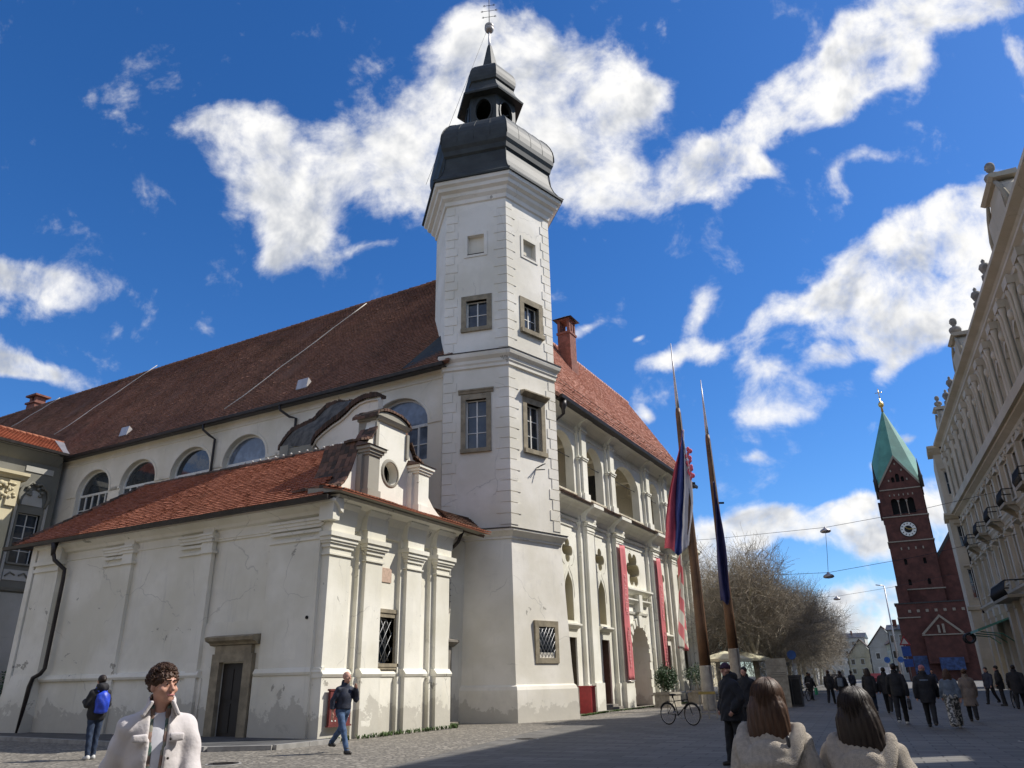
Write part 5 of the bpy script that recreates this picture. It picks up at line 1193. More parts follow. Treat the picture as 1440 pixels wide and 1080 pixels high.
# ================================================================== FIGURES (signed-distance bodies meshed by surface nets)
def surfnet(f, lo, hi, h):
    lo = np.array(lo, float); hi = np.array(hi, float); n = np.ceil((hi-lo)/h).astype(int)+1
    ax = [lo[i]+np.arange(n[i])*h for i in range(3)]
    X, Y, Z = np.meshgrid(*ax, indexing='ij'); P = np.stack([X, Y, Z], -1).reshape(-1, 3).astype(np.float32)
    if P.shape[0] < 20000: V = f(P).reshape(X.shape)
    else:                                                   # coarse pass first, then only the nodes near the surface
        c = 4; sub_ = [a[::c] for a in ax]; G = np.stack(np.meshgrid(*sub_, indexing='ij'), -1); Vc = f(G.reshape(-1, 3).astype(np.float32)).reshape(G.shape[:3])
        ix = [np.minimum((np.arange(n[i])+c//2)//c, len(sub_[i])-1) for i in range(3)]; V = Vc[np.ix_(*ix)].reshape(-1).astype(np.float64)
        near = np.abs(V) < h*c*1.25+.012; V[near] = f(P[near]); V = V.reshape(X.shape)
    ins = V < 0
    acc = np.zeros(tuple(n-1)+(3,)); cnt = np.zeros(tuple(n-1))
    for a in range(3):
        s0 = [slice(None)]*3; s1 = [slice(None)]*3; s0[a] = slice(0, -1); s1[a] = slice(1, None)
        A, B = V[tuple(s0)], V[tuple(s1)]; cr = (A < 0) != (B < 0); den = np.where(cr, A-B, 1); t = np.where(cr, A/den, 0)
        o = [i for i in range(3) if i != a]
        for d0 in (0, 1):
            for d1 in (0, 1):
                sl = [slice(None)]*3; sl[o[0]] = slice(d0, n[o[0]]-1+d0); sl[o[1]] = slice(d1, n[o[1]]-1+d1)
                c = cr[tuple(sl)]; tt = t[tuple(sl)]; cnt += c
                acc[..., a] += np.where(c, tt, 0); acc[..., o[0]] += c*d0; acc[..., o[1]] += c*d1
    m = cnt > 0; idx = -np.ones(m.shape, int); idx[m] = np.arange(m.sum())
    ijk = np.argwhere(m); verts = lo+(ijk+acc[m]/cnt[m][:, None])*h
    F = []
    for a in range(3):
        s0 = [slice(None)]*3; s1 = [slice(None)]*3; s0[a] = slice(0, -1); s1[a] = slice(1, None)
        A, B = ins[tuple(s0)], ins[tuple(s1)]; cr = np.argwhere(A != B)
        b, c = [(1, 2), (2, 0), (0, 1)][a]
        ok = (cr[:, b] > 0) & (cr[:, c] > 0) & (cr[:, b] < n[b]-1) & (cr[:, c] < n[c]-1); cr = cr[ok]
        if len(cr) == 0: continue
        def g(db, dc):
            q = cr.copy(); q[:, b] -= db; q[:, c] -= dc; return idx[q[:, 0], q[:, 1], q[:, 2]]
        Q = np.stack([g(1, 1), g(0, 1), g(0, 0), g(1, 0)], 1); fl = A[tuple(cr.T)]; Q[~fl] = Q[~fl][:, ::-1]; F.append(Q)
    return verts, np.concatenate(F)
def cap(P, a, b, ra, rb):
    a = np.array(a, np.float32); b = np.array(b, np.float32); d = b-a; t = np.clip(((P-a)@d)/max(float(d@d), 1e-9), 0, 1)
    return np.linalg.norm(P-a-t[:, None]*d, axis=1)-(ra+(rb-ra)*t)
def ell(P, c, r, rot=None):
    q = P-np.array(c, np.float32)
    if rot is not None: q = q@np.array(rot, np.float32)
    r = np.array(r, np.float32); k0 = np.linalg.norm(q/r, axis=1); k1 = np.linalg.norm(q/r/r, axis=1)+1e-6; return k0*(k0-1)/k1
def boxd(P, c, hf, r=.01):
    q = np.abs(P-np.array(c, np.float32))-np.array(hf, np.float32)+r; return np.linalg.norm(np.maximum(q, 0), axis=1)+np.minimum(q.max(1), 0)-r
def su(a, b, k):
    h = np.clip(.5+.5*(b-a)/k, 0, 1); return b*(1-h)+a*h-k*h*(1-h)
def U_(L, k=.03):
    o = L[0]
    for q in L[1:]: o = su(o, q, k)
    return o
def ripple(P, amp, s=1.0, ph=0.):
    x, y, z = P[:, 0], P[:, 1], P[:, 2]
    return amp*(np.sin(z*31*s+6*np.sin(x*9*s+ph)+3*y*s*5)*.5+np.sin(x*38*s+z*17*s+ph)*.3+np.sin(y*41*s-z*23*s+2*ph)*.3)

M['skin'] = simple('skin', (.52, .28, .20), .55, 0, .08, 14, .05); M['skin_pale'] = simple('skin_light', (.60, .36, .27), .55, 0, .08, 14, .05)
def hairmat(name, c):
    m, nt, b = newmat(name); v = coord(nt, True, (90, 90, 5)); f = noise(nt, v, 1.0, 4, .7); g = noise(nt, coord(nt, True), 9, 3)
    setc(nt, b, mixc(nt, ramp(nt, g, .35, .7), mixc(nt, ramp(nt, f, .3, .7), [x*.65 for x in c], [x*1.55 for x in c]), [x*.8 for x in c])); b.inputs['Roughness'].default_value = .5; b.inputs['Specular IOR Level'].default_value = .35
    bump(nt, b, f, .4, .006); return m
M['hair_brown'] = hairmat('brown_hair', (.065, .032, .018)); M['hair_dark'] = hairmat('dark_hair', (.022, .014, .011)); M['hair_grey'] = simple('grey_hair', (.22, .20, .19), .7)
M['coat_black'] = simple('black_coat', (.012, .012, .015), .8, 0, .4, 8, .2); M['navy'] = simple('navy_jacket', (.018, .024, .045), .7, 0, .3, 9, .2)
M['denim'] = simple('blue_denim', (.055, .10, .19), .85, 0, .35, 12, .2); M['denim_dark'] = simple('dark_denim', (.02, .035, .07), .85, 0, .35, 12, .2)
M['trouser_black'] = simple('black_trousers', (.012, .012, .014), .85, 0, .3, 9, .1); M['offwhite'] = simple('offwhite_corduroy_jacket', (.60, .56, .55), .9, 0, .06, 6, .25)
M['fleece'] = simple('cream_fleece', (.60, .53, .44), .95, 0, .14, 40, 1.0); M['tshirt'] = simple('pale_tshirt', (.66, .66, .70), .9, 0, .08, 5, .1)
M['beige_coat'] = simple('beige_coat', (.19, .15, .12), .9, 0, .15, 8, .2); M['shoe_white'] = simple('white_shoe', (.5, .5, .48), .6); M['shoe_dark'] = simple('dark_shoe', (.03, .025, .02), .6)
M['blue_bag'] = simple('bright_blue_nylon', (.02, .06, .50), .45, 0, .3, 7, .3); M['grey_blue'] = simple('washed_blue_jacket', (.13, .16, .20), .9, 0, .2, 8, .2); M['cap_plum'] = simple('dark_plum_cap', (.05, .02, .04), .8)
M['green_bag'] = simple('green_plastic_bag', (.05, .38, .18), .4, 0, .2, 5, .2); M['red_bag'] = simple('dark_leather_bag', (.03, .03, .035), .4); M['pink'] = simple('dusty_pink_scarf', (.40, .16, .16), .9)
def plaid():
    m, nt, b = newmat('plaid_flannel'); v = coord(nt, True, (1, 1, 1)); x = nt.nodes.new('ShaderNodeSeparateXYZ'); nt.links.new(v, x.inputs[0])
    def st(sock, sc, ph): return ramp(nt, math_(nt, 'SINE', math_(nt, 'MULTIPLY_ADD', sock, sc, ph)), .1, .3)
    c = mixc(nt, st(x.outputs[2], 95, 0), (.10, .14, .12), (.05, .11, .09)); c = mixc(nt, math_(nt, 'MULTIPLY', st(x.outputs[0], 120, .5), .6), c, (.35, .30, .24)); c = mixc(nt, math_(nt, 'MULTIPLY', st(x.outputs[2], 47, 1.2), .5), c, (.30, .13, .10))
    setc(nt, b, c); b.inputs['Roughness'].default_value = .9; return m
M['plaid'] = plaid()
def camo():
    m, nt, b = newmat('patterned_trousers'); v = coord(nt, True); setc(nt, b, mixc(nt, ramp(nt, noise(nt, v, 14, 2), .48, .52), (.05, .05, .045), (.42, .40, .36))); return m
M['camo'] = camo()

class Body:
    """joints in metres: x right, y forward, z up; H = standing height"""
    def __init__(s, H=1.75, stride=.0, swing=None, lean=0, wide=1.0, arms='walk', head=(0, 0), female=False, bend=0.0):
        k = H/1.75; s.k = k; s.kh = max(k, .93); s.H = H; s.wide = wide; V = lambda *a: np.array(a, float)*k
        hw = .088 if not female else .085; sw = (.185 if not female else .165)*wide
        s.pel = V(0, 0, .93); s.chest = V(0, .02*lean, 1.25); s.neck = V(0, .03*lean, 1.46); s.headc = V(0, .03+.04*lean, 1.60)
        s.hip = [V(-hw, 0, .90), V(hw, 0, .90)]; s.sh = [V(-sw, .02*lean, 1.372), V(sw, .02*lean, 1.372)]
        L1, L2 = .43*k, .42*k; s.knee = []; s.ank = []
        for i, sg in enumerate((-1, 1)):
            a = stride*sg; kb = max(0., -a)*.9+.05+bend                 # the trailing leg bends more
            kn = s.hip[i]+np.array([sg*.005, math.sin(a), -math.cos(a)])*L1; an = kn+np.array([0, math.sin(a-kb), -math.cos(a-kb)])*L2; s.knee.append(kn); s.ank.append(an)
        low = min(an[2] for an in s.ank)-.075*k
        for arr in ([s.pel], [s.chest], [s.neck], [s.headc], s.hip, s.sh, s.knee, s.ank):
            for q in arr: q[2] -= low
        s.elb = []; s.wri = []
        for i, sg in enumerate((-1, 1)):
            if arms == 'walk' or arms == 'stand':
                a = (-stride*sg*.8 if arms == 'walk' else .03); e = s.sh[i]+np.array([sg*.055, math.sin(a), -math.cos(a)])*V(1, .285, .285); w = e+np.array([sg*.01, math.sin(a+.35), -math.cos(a+.35)])*V(1, .25, .25)
            elif arms == 'phone': e = s.sh[i]+V(sg*.06, .03, -.27); w = e+V(-sg*.06, .22, .06)
            elif arms == 'pocket': e = s.sh[i]+V(sg*.09, -.05, -.27); w = e+V(-sg*.05, .12, -.17)
            elif arms == 'ear':
                if i == 0: e = s.sh[i]+V(-.10, .06, -.24); w = e+V(.10, .10, .22)
                else: e = s.sh[i]+V(.07, -.07, -.27); w = e+V(.01, .02, -.24)
            elif arms == 'strap':
                if i == 1: e = s.sh[i]+V(.07, -.03, -.27); w = e+V(-.10, .17, .05)
                else: e = s.sh[i]+V(-.06, .0, -.28); w = e+V(.02, .05, -.24)
            s.elb.append(e); s.wri.append(w)
        s.hy, s.hp = head
    def hrot(s):
        a, b = s.hy, s.hp; Rz = np.array([[math.cos(a), -math.sin(a), 0], [math.sin(a), math.cos(a), 0], [0, 0, 1]]); Rx = np.array([[1, 0, 0], [0, math.cos(b), -math.sin(b)], [0, math.sin(b), math.cos(b)]]); return Rz@Rx
    def hp_(s, v): return s.headc+s.hrot()@(np.array(v)*s.kh)
    def skin(s, P):
        k = s.k; W = s.wide
        L = [cap(P, s.hip[0], s.knee[0], .082*k, .055*k), cap(P, s.hip[1], s.knee[1], .082*k, .055*k), cap(P, s.knee[0], s.ank[0], .055*k, .037*k), cap(P, s.knee[1], s.ank[1], .055*k, .037*k)]
        for i in (0, 1):
            L += [cap(P, s.ank[i]+[0, -.02*k, -.035*k], s.ank[i]+[0, .13*k, -.05*k], .035*k, .028*k)]
            L += [cap(P, s.sh[i]-[0, 0, .045*k], s.elb[i], .040*k, .034*k), cap(P, s.elb[i], s.wri[i], .034*k, .024*k)]
        L += [ell(P, s.pel, (.155*k*W, .11*k, .13*k)), ell(P, (s.pel+s.chest)/2, (.135*k*W, .10*k, .2*k)), ell(P, s.chest-[0, 0, .03*k], (.15*k*W, .108*k, .18*k)), cap(P, s.neck-[0, 0, .07*k], s.sh[0]-[0, 0, .055*k], .048*k, .032*k), cap(P, s.neck-[0, 0, .07*k], s.sh[1]-[0, 0, .055*k], .048*k, .032*k), cap(P, s.neck-[0, 0, .05*k], s.headc-[0, 0, .06*k], .06*k, .052*k)]
        d = U_(L, .035*k)
        return np.minimum(su(d, s.head(P), .02*k), s.hands(P))
    def head(s, P):
        k = s.kh; R_ = s.hrot(); q = ((P-s.headc)@R_)/k       # head space, y forward
        q = q.astype(np.float32)
        d = ell(q, (0, -.012, .03), (.077, .097, .092)); d = su(d, ell(q, (0, .022, -.045), (.056, .066, .068)), .035); d = su(d, ell(q, (0, .062, -.088), (.026, .022, .02)), .03)
        d = su(d, cap(q, (0, .083, .012), (0, .112, -.028), .009, .013), .012); d = su(d, ell(q, (0, .100, -.034), (.019, .013, .010)), .008)
        for sg in (-1, 1):
            d = -su(-d, ell(q, (sg*.031, .098, .008), (.020, .018, .013)), .012)
            d = su(d, ell(q, (sg*.031, .076, .006), (.0135, .0135, .012)), .004); d = su(d, cap(q, (sg*.014, .090, .027), (sg*.048, .076, .026), .007, .006), .01)
            d = su(d, ell(q, (sg*.048, .058, -.028), (.020, .022, .020)), .02); d = su(d, ell(q, (sg*.078, -.008, -.008), (.010, .019, .031)), .006)
        d = su(d, cap(q, (-.02, .087, -.058), (.02, .087, -.058), .0065, .0065), .006); d = su(d, cap(q, (-.016, .083, -.070), (.016, .083, -.070), .008, .008), .006)
        d = -su(-d, cap(q, (-.022, .095, -.0635), (.022, .095, -.0635), .003, .003), .004)
        return d*k
    def hands(s, P):
        k = s.k; L = []
        for i, sg in enumerate((-1, 1)):
            w = s.wri[i]; d = w-s.elb[i]; d = d/np.linalg.norm(d); side = np.cross(d, [sg, 0, 0]); side = side/(np.linalg.norm(side)+1e-6); inn = np.cross(side, d)*1.0
            pal = w+d*.05*k; L.append(cap(P, w, pal+d*.03*k, .024*k, .034*k))
            for j, (o, ln) in enumerate(((-.027, .062), (-.009, .075), (.010, .070), (.028, .055))):
                b = pal+d*.035*k+side*o*k; m = b+d*ln*.5*k+inn*.004*k; t = m+(d*.75-inn*.5*(1 if sg > 0 else 1))*ln*.55*k; L += [np.minimum(cap(P, b, m, .0105*k, .0095*k), cap(P, m, t, .0095*k, .0075*k))]
            b = w+d*.02*k-side*.025*k; m = b+(d*.5-side*.6)*.045*k; t = m+(d*.9-side*.1)*.03*k; L.append(np.minimum(cap(P, b, m, .013*k, .011*k), cap(P, m, t, .011*k, .009*k)))
        o = L[0]
        for q in L[1:]: o = su(o, q, .008*k)
        return o
    def top(s, P, g=.022, hem=.78, sleeve=1.0, flare=.0, sh=.0, collar=True, rip=.006, ph=0., open_=0, hood=False, slc=.012, cut=.058):
        """jacket: torso and sleeves, g thick; hem = height of the lower edge; open_ = width of the gap down the front"""
        k = s.k; W = s.wide; hz = hem*k; L = []
        bz = max(hz+.02*k, s.pel[2]*.6); lowc = np.array([0, s.pel[1], hz])
        tor = U_([ell(P, s.chest+[0, 0, -.02*k], (.165*k*W+g*.9, .12*k+g*.9, .20*k+g)), ell(P, (s.pel+s.chest)/2, (.155*k*W+g, .118*k+g, .25*k+g)), ell(P, s.pel+[0, 0, -.02*k], (.165*k*W+g+flare*.5, .125*k+g+flare*.4, .20*k+g))], .05*k)
        if hem < .8: tor = su(tor, cap(P, s.pel, lowc, .13*k*W+g, .14*k*W+g+flare), .06*k)
        for i in (0, 1): tor = su(tor, cap(P, s.neck-[0, 0, .065*k], s.sh[i]-[0, 0, .03*k], .062*k+g*.6, .046*k+g*.6), .04*k)
        d = tor
        for i in (0, 1):
            e = s.elb[i]; w = s.elb[i]+(s.wri[i]-s.elb[i])*min(1., sleeve)
            d = su(d, np.minimum(cap(P, s.sh[i]-[0, 0, .04*k], e, .048*k+g*.8, .047*k+g*.85), cap(P, e, w, .047*k+g*.85, .040*k+g*.8)), .03*k)
        if collar: d = su(d, np.abs(cap(P, s.neck-[0, 0, .03*k], s.neck+[0, .0, .035*k], .075*k+g*.3, .068*k+g*.4))-.012*k, .02*k)
        if hood: d = su(d, ell(P, s.neck+[0, -.10*k, -.0*k], (.13*k, .085*k, .10*k)), .04*k)
        d = d+ripple(P/k, rip, 1, ph)
        d = np.maximum(d, hz-P[:, 2])
        if open_: d = np.maximum(d, -np.maximum(np.maximum(np.abs(P[:, 0]-.0)-open_*k*(1.15-.45*(s.neck[2]-P[:, 2])/(.5*k)), -P[:, 1]), 0)-.0)
        # keep the face and neck clear
        d = -np.minimum(-d, cap(P, s.neck+[0, .015*k, -.01*k], s.headc+[0, .01*k, .1*k], cut*k, cut*k*2.07))
        return d
    def trousers(s, P, g=.018, flare=.0, rip=.006, hem=.06):
        k = s.k; L = [ell(P, s.pel+[0, 0, -.01*k], (.158*k*s.wide+g, .112*k+g, .13*k+g))]
        for i in (0, 1):
            L += [cap(P, s.hip[i]-[0, 0, .0], s.knee[i], .086*k+g, .06*k+g), cap(P, s.knee[i], s.ank[i]+[0, 0, .0], .06*k+g, .045*k+g+flare)]
        d = U_([L[0], L[1], L[3]], .03*k); d = su(d, L[2], .02*k); d = su(d, L[4], .02*k); d = d+ripple(P/k, rip, 1.2)
        d = np.maximum(d, P[:, 2]-(s.pel[2]+.10*k)); z0 = min(s.ank[0][2], s.ank[1][2])
        return np.maximum(d, .055*k-(P[:, 2]-z0+.07*k))
    def shoe(s, P, i):
        k = s.k; a = s.ank[i]; return np.maximum(U_([cap(P, a+[0, -.03*k, -.035*k], a+[0, .13*k, -.045*k], .046*k, .038*k), cap(P, a+[0, -.01*k, -.03*k], a+[0, 0, .03*k], .048*k, .045*k)], .02*k), (a[2]-.078*k)-P[:, 2])
    def hair(s, P, style):
        k = s.kh; R_ = s.hrot(); q = (((P-s.headc)@R_)/k).astype(np.float32); x, y, z = q.T
        if style == 'curly':
            d = ell(q, (0, -.022, .045), (.092, .110, .096)); d = np.maximum(d, -ell(q, (0, .105, -.03), (.075, .065, .085))); d = np.maximum(d, -(z+.045+.0*y)); d = np.maximum(d, -ell(q, (0, .09, -.12), (.12, .15, .13)))
            n = np.sin(x*112+3*np.sin(z*70))*np.sin(y*105+3*np.sin(x*80))*np.sin(z*108+3*np.sin(y*65)); return (d+n*.017+.006*np.sin(x*60+y*40)*np.sin(z*55))*k
        if style == 'short':
            d = ell(q, (0, -.018, .035), (.086, .104, .098)); d = np.maximum(d, -ell(q, (0, .10, -.025), (.08, .055, .085))); return (np.maximum(d, -(z+.05))+.002*np.sin(x*150)*np.sin(z*140))*k
        if style == 'buzz':
            d = ell(q, (0, -.016, .032), (.080, .100, .094)); d = np.maximum(d, -ell(q, (0, .10, -.0), (.09, .075, .11))); return np.maximum(d, -(z+.02))*k
        if style == 'bun':
            d = ell(q, (0, -.018, .035), (.088, .106, .100)); d = np.maximum(d, -ell(q, (0, .10, -.03), (.075, .055, .085))); d = np.maximum(d, -(z+.055)); return (su(d, ell(q, (0, -.10, .05), (.045, .045, .045)), .02)+.003*np.sin(x*150)*np.sin(z*140))*k
        if style == 'cap':
            d = ell(q, (0, -.010, .045), (.088, .110, .090)); d = np.maximum(d, -(z-.015)); return su(d, ell(q, (0, .12, .03), (.06, .05, .010)), .01)*k
        if style in ('long', 'long2'):
            d = ell(q, (0, -.020, .030), (.090, .108, .102)); d = np.maximum(d, -ell(q, (0, .105, -.03), (.070, .06, .09)))
            dr = .0 if style == 'long' else .035
            b = ell(q, (dr*.3, -.072, -.11), (.116, .070, .195)); b = su(b, cap(q, (-.06, -.06, -.05), (-.095+dr, -.085, -.23), .048, .03), .04); b = su(b, cap(q, (.06, -.06, -.05), (.105+dr, -.085, -.27), .048, .03), .04)
            d = su(d, b, .03); a = np.arctan2(x, -y+.02); return (d+.0022*np.sin(a*31+5*np.sin(z*7))+.0012*np.sin(a*83+z*9))*k
def mesh_sdf(f, lo, hi, h, M4):
    V, F = surfnet(f, lo, hi, h); V = V@M4[:3, :3].T+M4[:3, 3]; mb = MB(); mb.np_add(V, F, True); return mb
def strands_long(B, root, M4, hm):
    rs = random.Random(int(B.H*100)); s = MB(); dr = .035 if B.H < 1.45 else 0
    for i in range(420):
        a = rs.uniform(-2.0, 2.0); L = rs.uniform(.22, .30); r_ = rs.uniform(.97, 1.035); pts = []; ph = rs.uniform(0, 6); w_ = rs.uniform(.002, .007)
        for t in (.25, .55, .85, 1.15, 1.45): pts.append((math.sin(a)*math.sin(t)*.096*r_, -.02-math.cos(a)*math.sin(t)*.114*r_, .03+math.cos(t)*.108*r_))
        x0, y0, z0 = pts[-1]
        for j in range(1, 7):
            t = j/6; pts.append((x0*(1+.16*t)+dr*t+w_*math.sin(ph+t*5), y0*(1-.12*t)-.004*t+w_*math.cos(ph+t*4), z0-L*t))
        s.tube([tuple(M4[:3, :3]@B.hp_(p)+M4[:3, 3]) for p in pts], [.0022]*9+[.0016, .0007], 3, False)
    obj('hair_strands', s, M[hm], root)
def strands_curly(B, root, M4, hm):
    rs = random.Random(5); s = MB()
    for i in range(520):
        az = rs.uniform(0, 6.283); po = rs.uniform(0, 1.75)
        if math.cos(az-1.571) > .35 and po > .98: continue
        n_ = np.array([math.cos(az)*math.sin(po), math.sin(az)*math.sin(po), math.cos(po)]); c = np.array([0, -.022, .045])+n_*np.array([.092, .108, .098])*rs.uniform(.97, 1.1)
        if c[2] < -.04: continue
        u = np.cross(n_, [rs.gauss(0, 1) for _ in range(3)]); u /= np.linalg.norm(u); v = np.cross(n_, u); R_ = rs.uniform(.007, .014); T_ = rs.uniform(.9, 1.9); pts = []
        for j in range(11):
            t = j/10; a = t*T_*6.283; pts.append(c+u*R_*math.cos(a)+v*R_*math.sin(a)*.8+n_*(.014*t-.006))
        s.tube([tuple(M4[:3, :3]@B.hp_(p)+M4[:3, 3]) for p in pts], [.003]*9+[.002, .001], 4, False)
    obj('hair_curls', s, M[hm], root)
HSTRAND = {'long': strands_long, 'long2': strands_long, 'curly': strands_curly}
def person(label, loc, yaw, H=1.75, h=.016, top='coat_black', legs='trouser_black', hair='short', hairm='hair_dark', skin='skin', shoes='shoe_dark', stride=.3, arms='walk', head=(0, 0), lean=0, female=False, wide=1.0,
           tk=None, lk=None, group=None, extra=None, clip=None, cat='person'):
    B = Body(H, stride, None, lean, wide, arms, head, female); k = B.k
    root = thing('person', label, cat, (loc[0], loc[1], loc[2] if len(loc) > 2 else 0), group)
    c, s_ = math.cos(yaw), math.sin(yaw); M4 = np.array([[c, -s_, 0, root.location.x], [s_, c, 0, root.location.y], [0, 0, 1, root.location.z], [0, 0, 0, 1.]])
    y0 = min(B.ank[0][1], B.ank[1][1], B.wri[0][1], B.wri[1][1])-.2*k; y1 = max(B.ank[0][1], B.ank[1][1], B.wri[0][1], B.wri[1][1])+.25*k
    lo = (-.45*k*max(1, wide), min(y0, -.3*k), -.02); hi = (.45*k*max(1, wide), max(y1, .3*k), H*1.06)
    def put(name, f, mat, lo=lo, hi=hi, h=h, lab=None, par=root): return obj(name, mesh_sdf(f, lo, hi, h, M4), M[mat], par, label=lab)
    hb = min(h, .012) if h > .012 else .0075
    V, F = surfnet(B.skin, lo, hi, hb if H < 3 and h < .02 else h); V = V@M4[:3, :3].T+M4[:3, 3]; mb = MB(); mb.np_add(V, F, True); obj('body', mb, M[skin], root)
    hz = B.headc[2]; hr = .42*k
    put('trousers', lambda P: B.trousers(P, **(lk or {})), legs, hi=(hi[0], hi[1], B.pel[2]+.25*k))
    put('jacket' if not female else 'coat', lambda P: B.top(P, **(tk or {})), top, lo=(lo[0], lo[1], .2*k), hi=(hi[0], hi[1], B.headc[2]+.05*k))
    put('hair' if hair != 'cap' else 'cap', lambda P: B.hair(P, hair), hairm, lo=(-.22, -.3, hz-.38), hi=(.22, .25, hz+.2), h=min(h, .0065 if h < .012 else .01))
    for i in (0, 1): put('shoe', lambda P, i=i: B.shoe(P, i), shoes, lo=tuple(B.ank[i]+np.array([-.1, -.14, -.1])*k), hi=tuple(B.ank[i]+np.array([.1, .24, .1])*k), h=min(h, .012))
    hs_ = HSTRAND.get(hair)
    if hs_ and h < .012: hs_(B, root, M4, hairm)
    if extra: extra(B, root, put, M4)
    return root, B, put, M4
CAMX = lambda x, y: math.atan2(-x, -y)
def face_dir(dx, dy): return math.atan2(-dx, dy)      # yaw that turns local +y towards (dx,dy)
# --- man in the white jacket, nearest, walking past on the left
def ex_man(B, root, put, M4):
    k = B.k
    put('tshirt', lambda P: B.top(P, g=.003, hem=.86, rip=.003, collar=False, sleeve=.1, cut=.035), 'tshirt', lo=(-.3, -.25, .7), hi=(.3, .3, 1.55), h=.009)
    put('plaid_shirt', lambda P: B.top(P, g=.010, hem=.82, rip=.003, open_=.036, sleeve=.6), 'plaid', lo=(-.4, -.25, .7), hi=(.4, .3, 1.6), h=.009)
    for sg in (-1, 1):
        put('collar', lambda P, sg=sg: np.maximum(np.maximum(boxd((P-np.array([sg*.088*k, .055*k, B.neck[2]+.0*k]))@np.array([[math.cos(.5*sg), 0, -math.sin(.5*sg)], [0, 1, 0], [math.sin(.5*sg), 0, math.cos(.5*sg)]]), (0, 0, 0), (.012*k, .085*k, .055*k), .01), -1), -1), 'offwhite', lo=(-.3, -.2, 1.2), hi=(.3, .3, 1.6), h=.007)
        put('pocket_flap', lambda P, sg=sg: boxd(P, (sg*.115*k, .150*k, B.chest[2]+.03*k), (.048*k, .022*k, .026*k), .012)+ripple(P, .004), 'offwhite', lo=(-.3, -.0, 1.0), hi=(.3, .35, 1.5), h=.007)
    for j in range(4): put('button', lambda P, j=j: ell(P, (-.075*k, .178*k-.01*j, B.chest[2]+.02-.11*j), (.009, .006, .009)), 'shoe_dark', lo=(-.12, .1, B.chest[2]-.4), hi=(-.03, .25, B.chest[2]+.1), h=.004)
    for sg in (-1, 1):
        p = B.hp_((sg*.031, .0865, .0065)); put('eye', lambda P, p=p: ell(P, p, (.0075, .005, .0055)), 'void', lo=tuple(p-.02), hi=tuple(p+.02), h=.002)
        a = B.hp_((sg*.013, .0975, .030)); b_ = B.hp_((sg*.05, .083, .031)); put('eyebrow', lambda P, a=a, b_=b_: cap(P, a, b_, .0055, .003), 'hair_brown', lo=tuple(np.minimum(a, b_)-.02), hi=tuple(np.maximum(a, b_)+.02), h=.003)
    a = B.hp_((-.024, .093, -.0635)); b_ = B.hp_((.024, .093, -.0635)); put('lips', lambda P: cap(P, a, b_, .0045, .0045), 'pink', lo=tuple(np.minimum(a, b_)-.02), hi=tuple(np.maximum(a, b_)+.02), h=.002)
person('young man with curly brown hair in an open off-white jacket over a plaid shirt', (-4.52, 3.51), face_dir(3.5, -2.2), 1.64, .009, 'offwhite', 'denim_dark', 'curly', 'hair_brown', 'skin', 'shoe_white', .22, 'walk', (.5, .06),
       tk=dict(g=.030, hem=.62, rip=.009, open_=.060, collar=True), extra=ex_man, wide=1.0)
# --- two young women seen from behind in cream fleece coats with hoods
def hooded(style):
    def ex(B, root, put, M4):
        k = B.k
        def hood(P):
            c = B.neck+np.array([0, -.045, -.03])*k; q = (P-c)/k
            t = np.clip((-q[:, 1]+.04)/.17, 0, 1)**1.5              # the hood hangs in a deep U at the back
            qz = q[:, 2]+.20*t; r_ = np.sqrt((q[:, 0]/1.28)**2+(q[:, 1]/1.0)**2)
            ring = np.sqrt((r_-.140)**2+(qz*.8)**2)-(.034+.010*t)
            bag = ell(q, (0, -.10, -.17), (.15, .06, .12))
            inner = np.sqrt((np.sqrt((q[:, 0]/1.15)**2+(q[:, 1]+.01)**2)-.083)**2+((q[:, 2]-.01+.03*t)*.8)**2)-.024
            d = su(ring, bag, .012)
            return (d+ripple(P*.8, .005, 1, 2))*k
        put('hood', hood, 'fleece', lo=(-.3, -.35, B.neck[2]-.40), hi=(.3, .25, B.neck[2]+.12), h=.009)
        if style == 'bag':
            a = B.neck+np.array([.13, -.13, -.07])*k; m = B.chest+np.array([.14, -.15, -.10])*k; e = B.pel+np.array([.24, -.05, .0])*k
            put('bag_strap', lambda P: np.minimum(cap(P, a, m, .011, .011), cap(P, m, e, .011, .011)), 'red_bag', lo=(-.1, -.4, .7), hi=(.45, .2, 1.5), h=.008)
            put('shoulder_bag', lambda P: boxd(P, e+np.array([.02, -.04, .08])*k, (.05, .13, .12), .03), 'red_bag', lo=(.0, -.4, .6), hi=(.5, .3, 1.3), h=.012)
    return ex
person('girl seen from behind with long brown hair, cream hooded fleece coat and dark shoulder bag', (-.92, 4.71), face_dir(.05, 1), 1.475, .011, 'fleece', 'denim_dark', 'long', 'hair_brown', 'skin_pale', 'shoe_white', .15, 'strap', (.0, 0), female=True, wide=1.05,
       tk=dict(g=.042, hem=.55, rip=.006, flare=.02), extra=hooded('bag'))
person('girl seen from behind with straight dark hair and cream hooded coat but no bag', (-.47, 4.80), face_dir(.03, 1), 1.415, .011, 'fleece', 'trouser_black', 'long2', 'hair_dark', 'skin_pale', 'shoe_white', -.15, 'pocket', (-.1, 0), female=True, wide=1.08,
       tk=dict(g=.046, hem=.5, rip=.006, flare=.03, ph=1.), extra=hooded('no'))
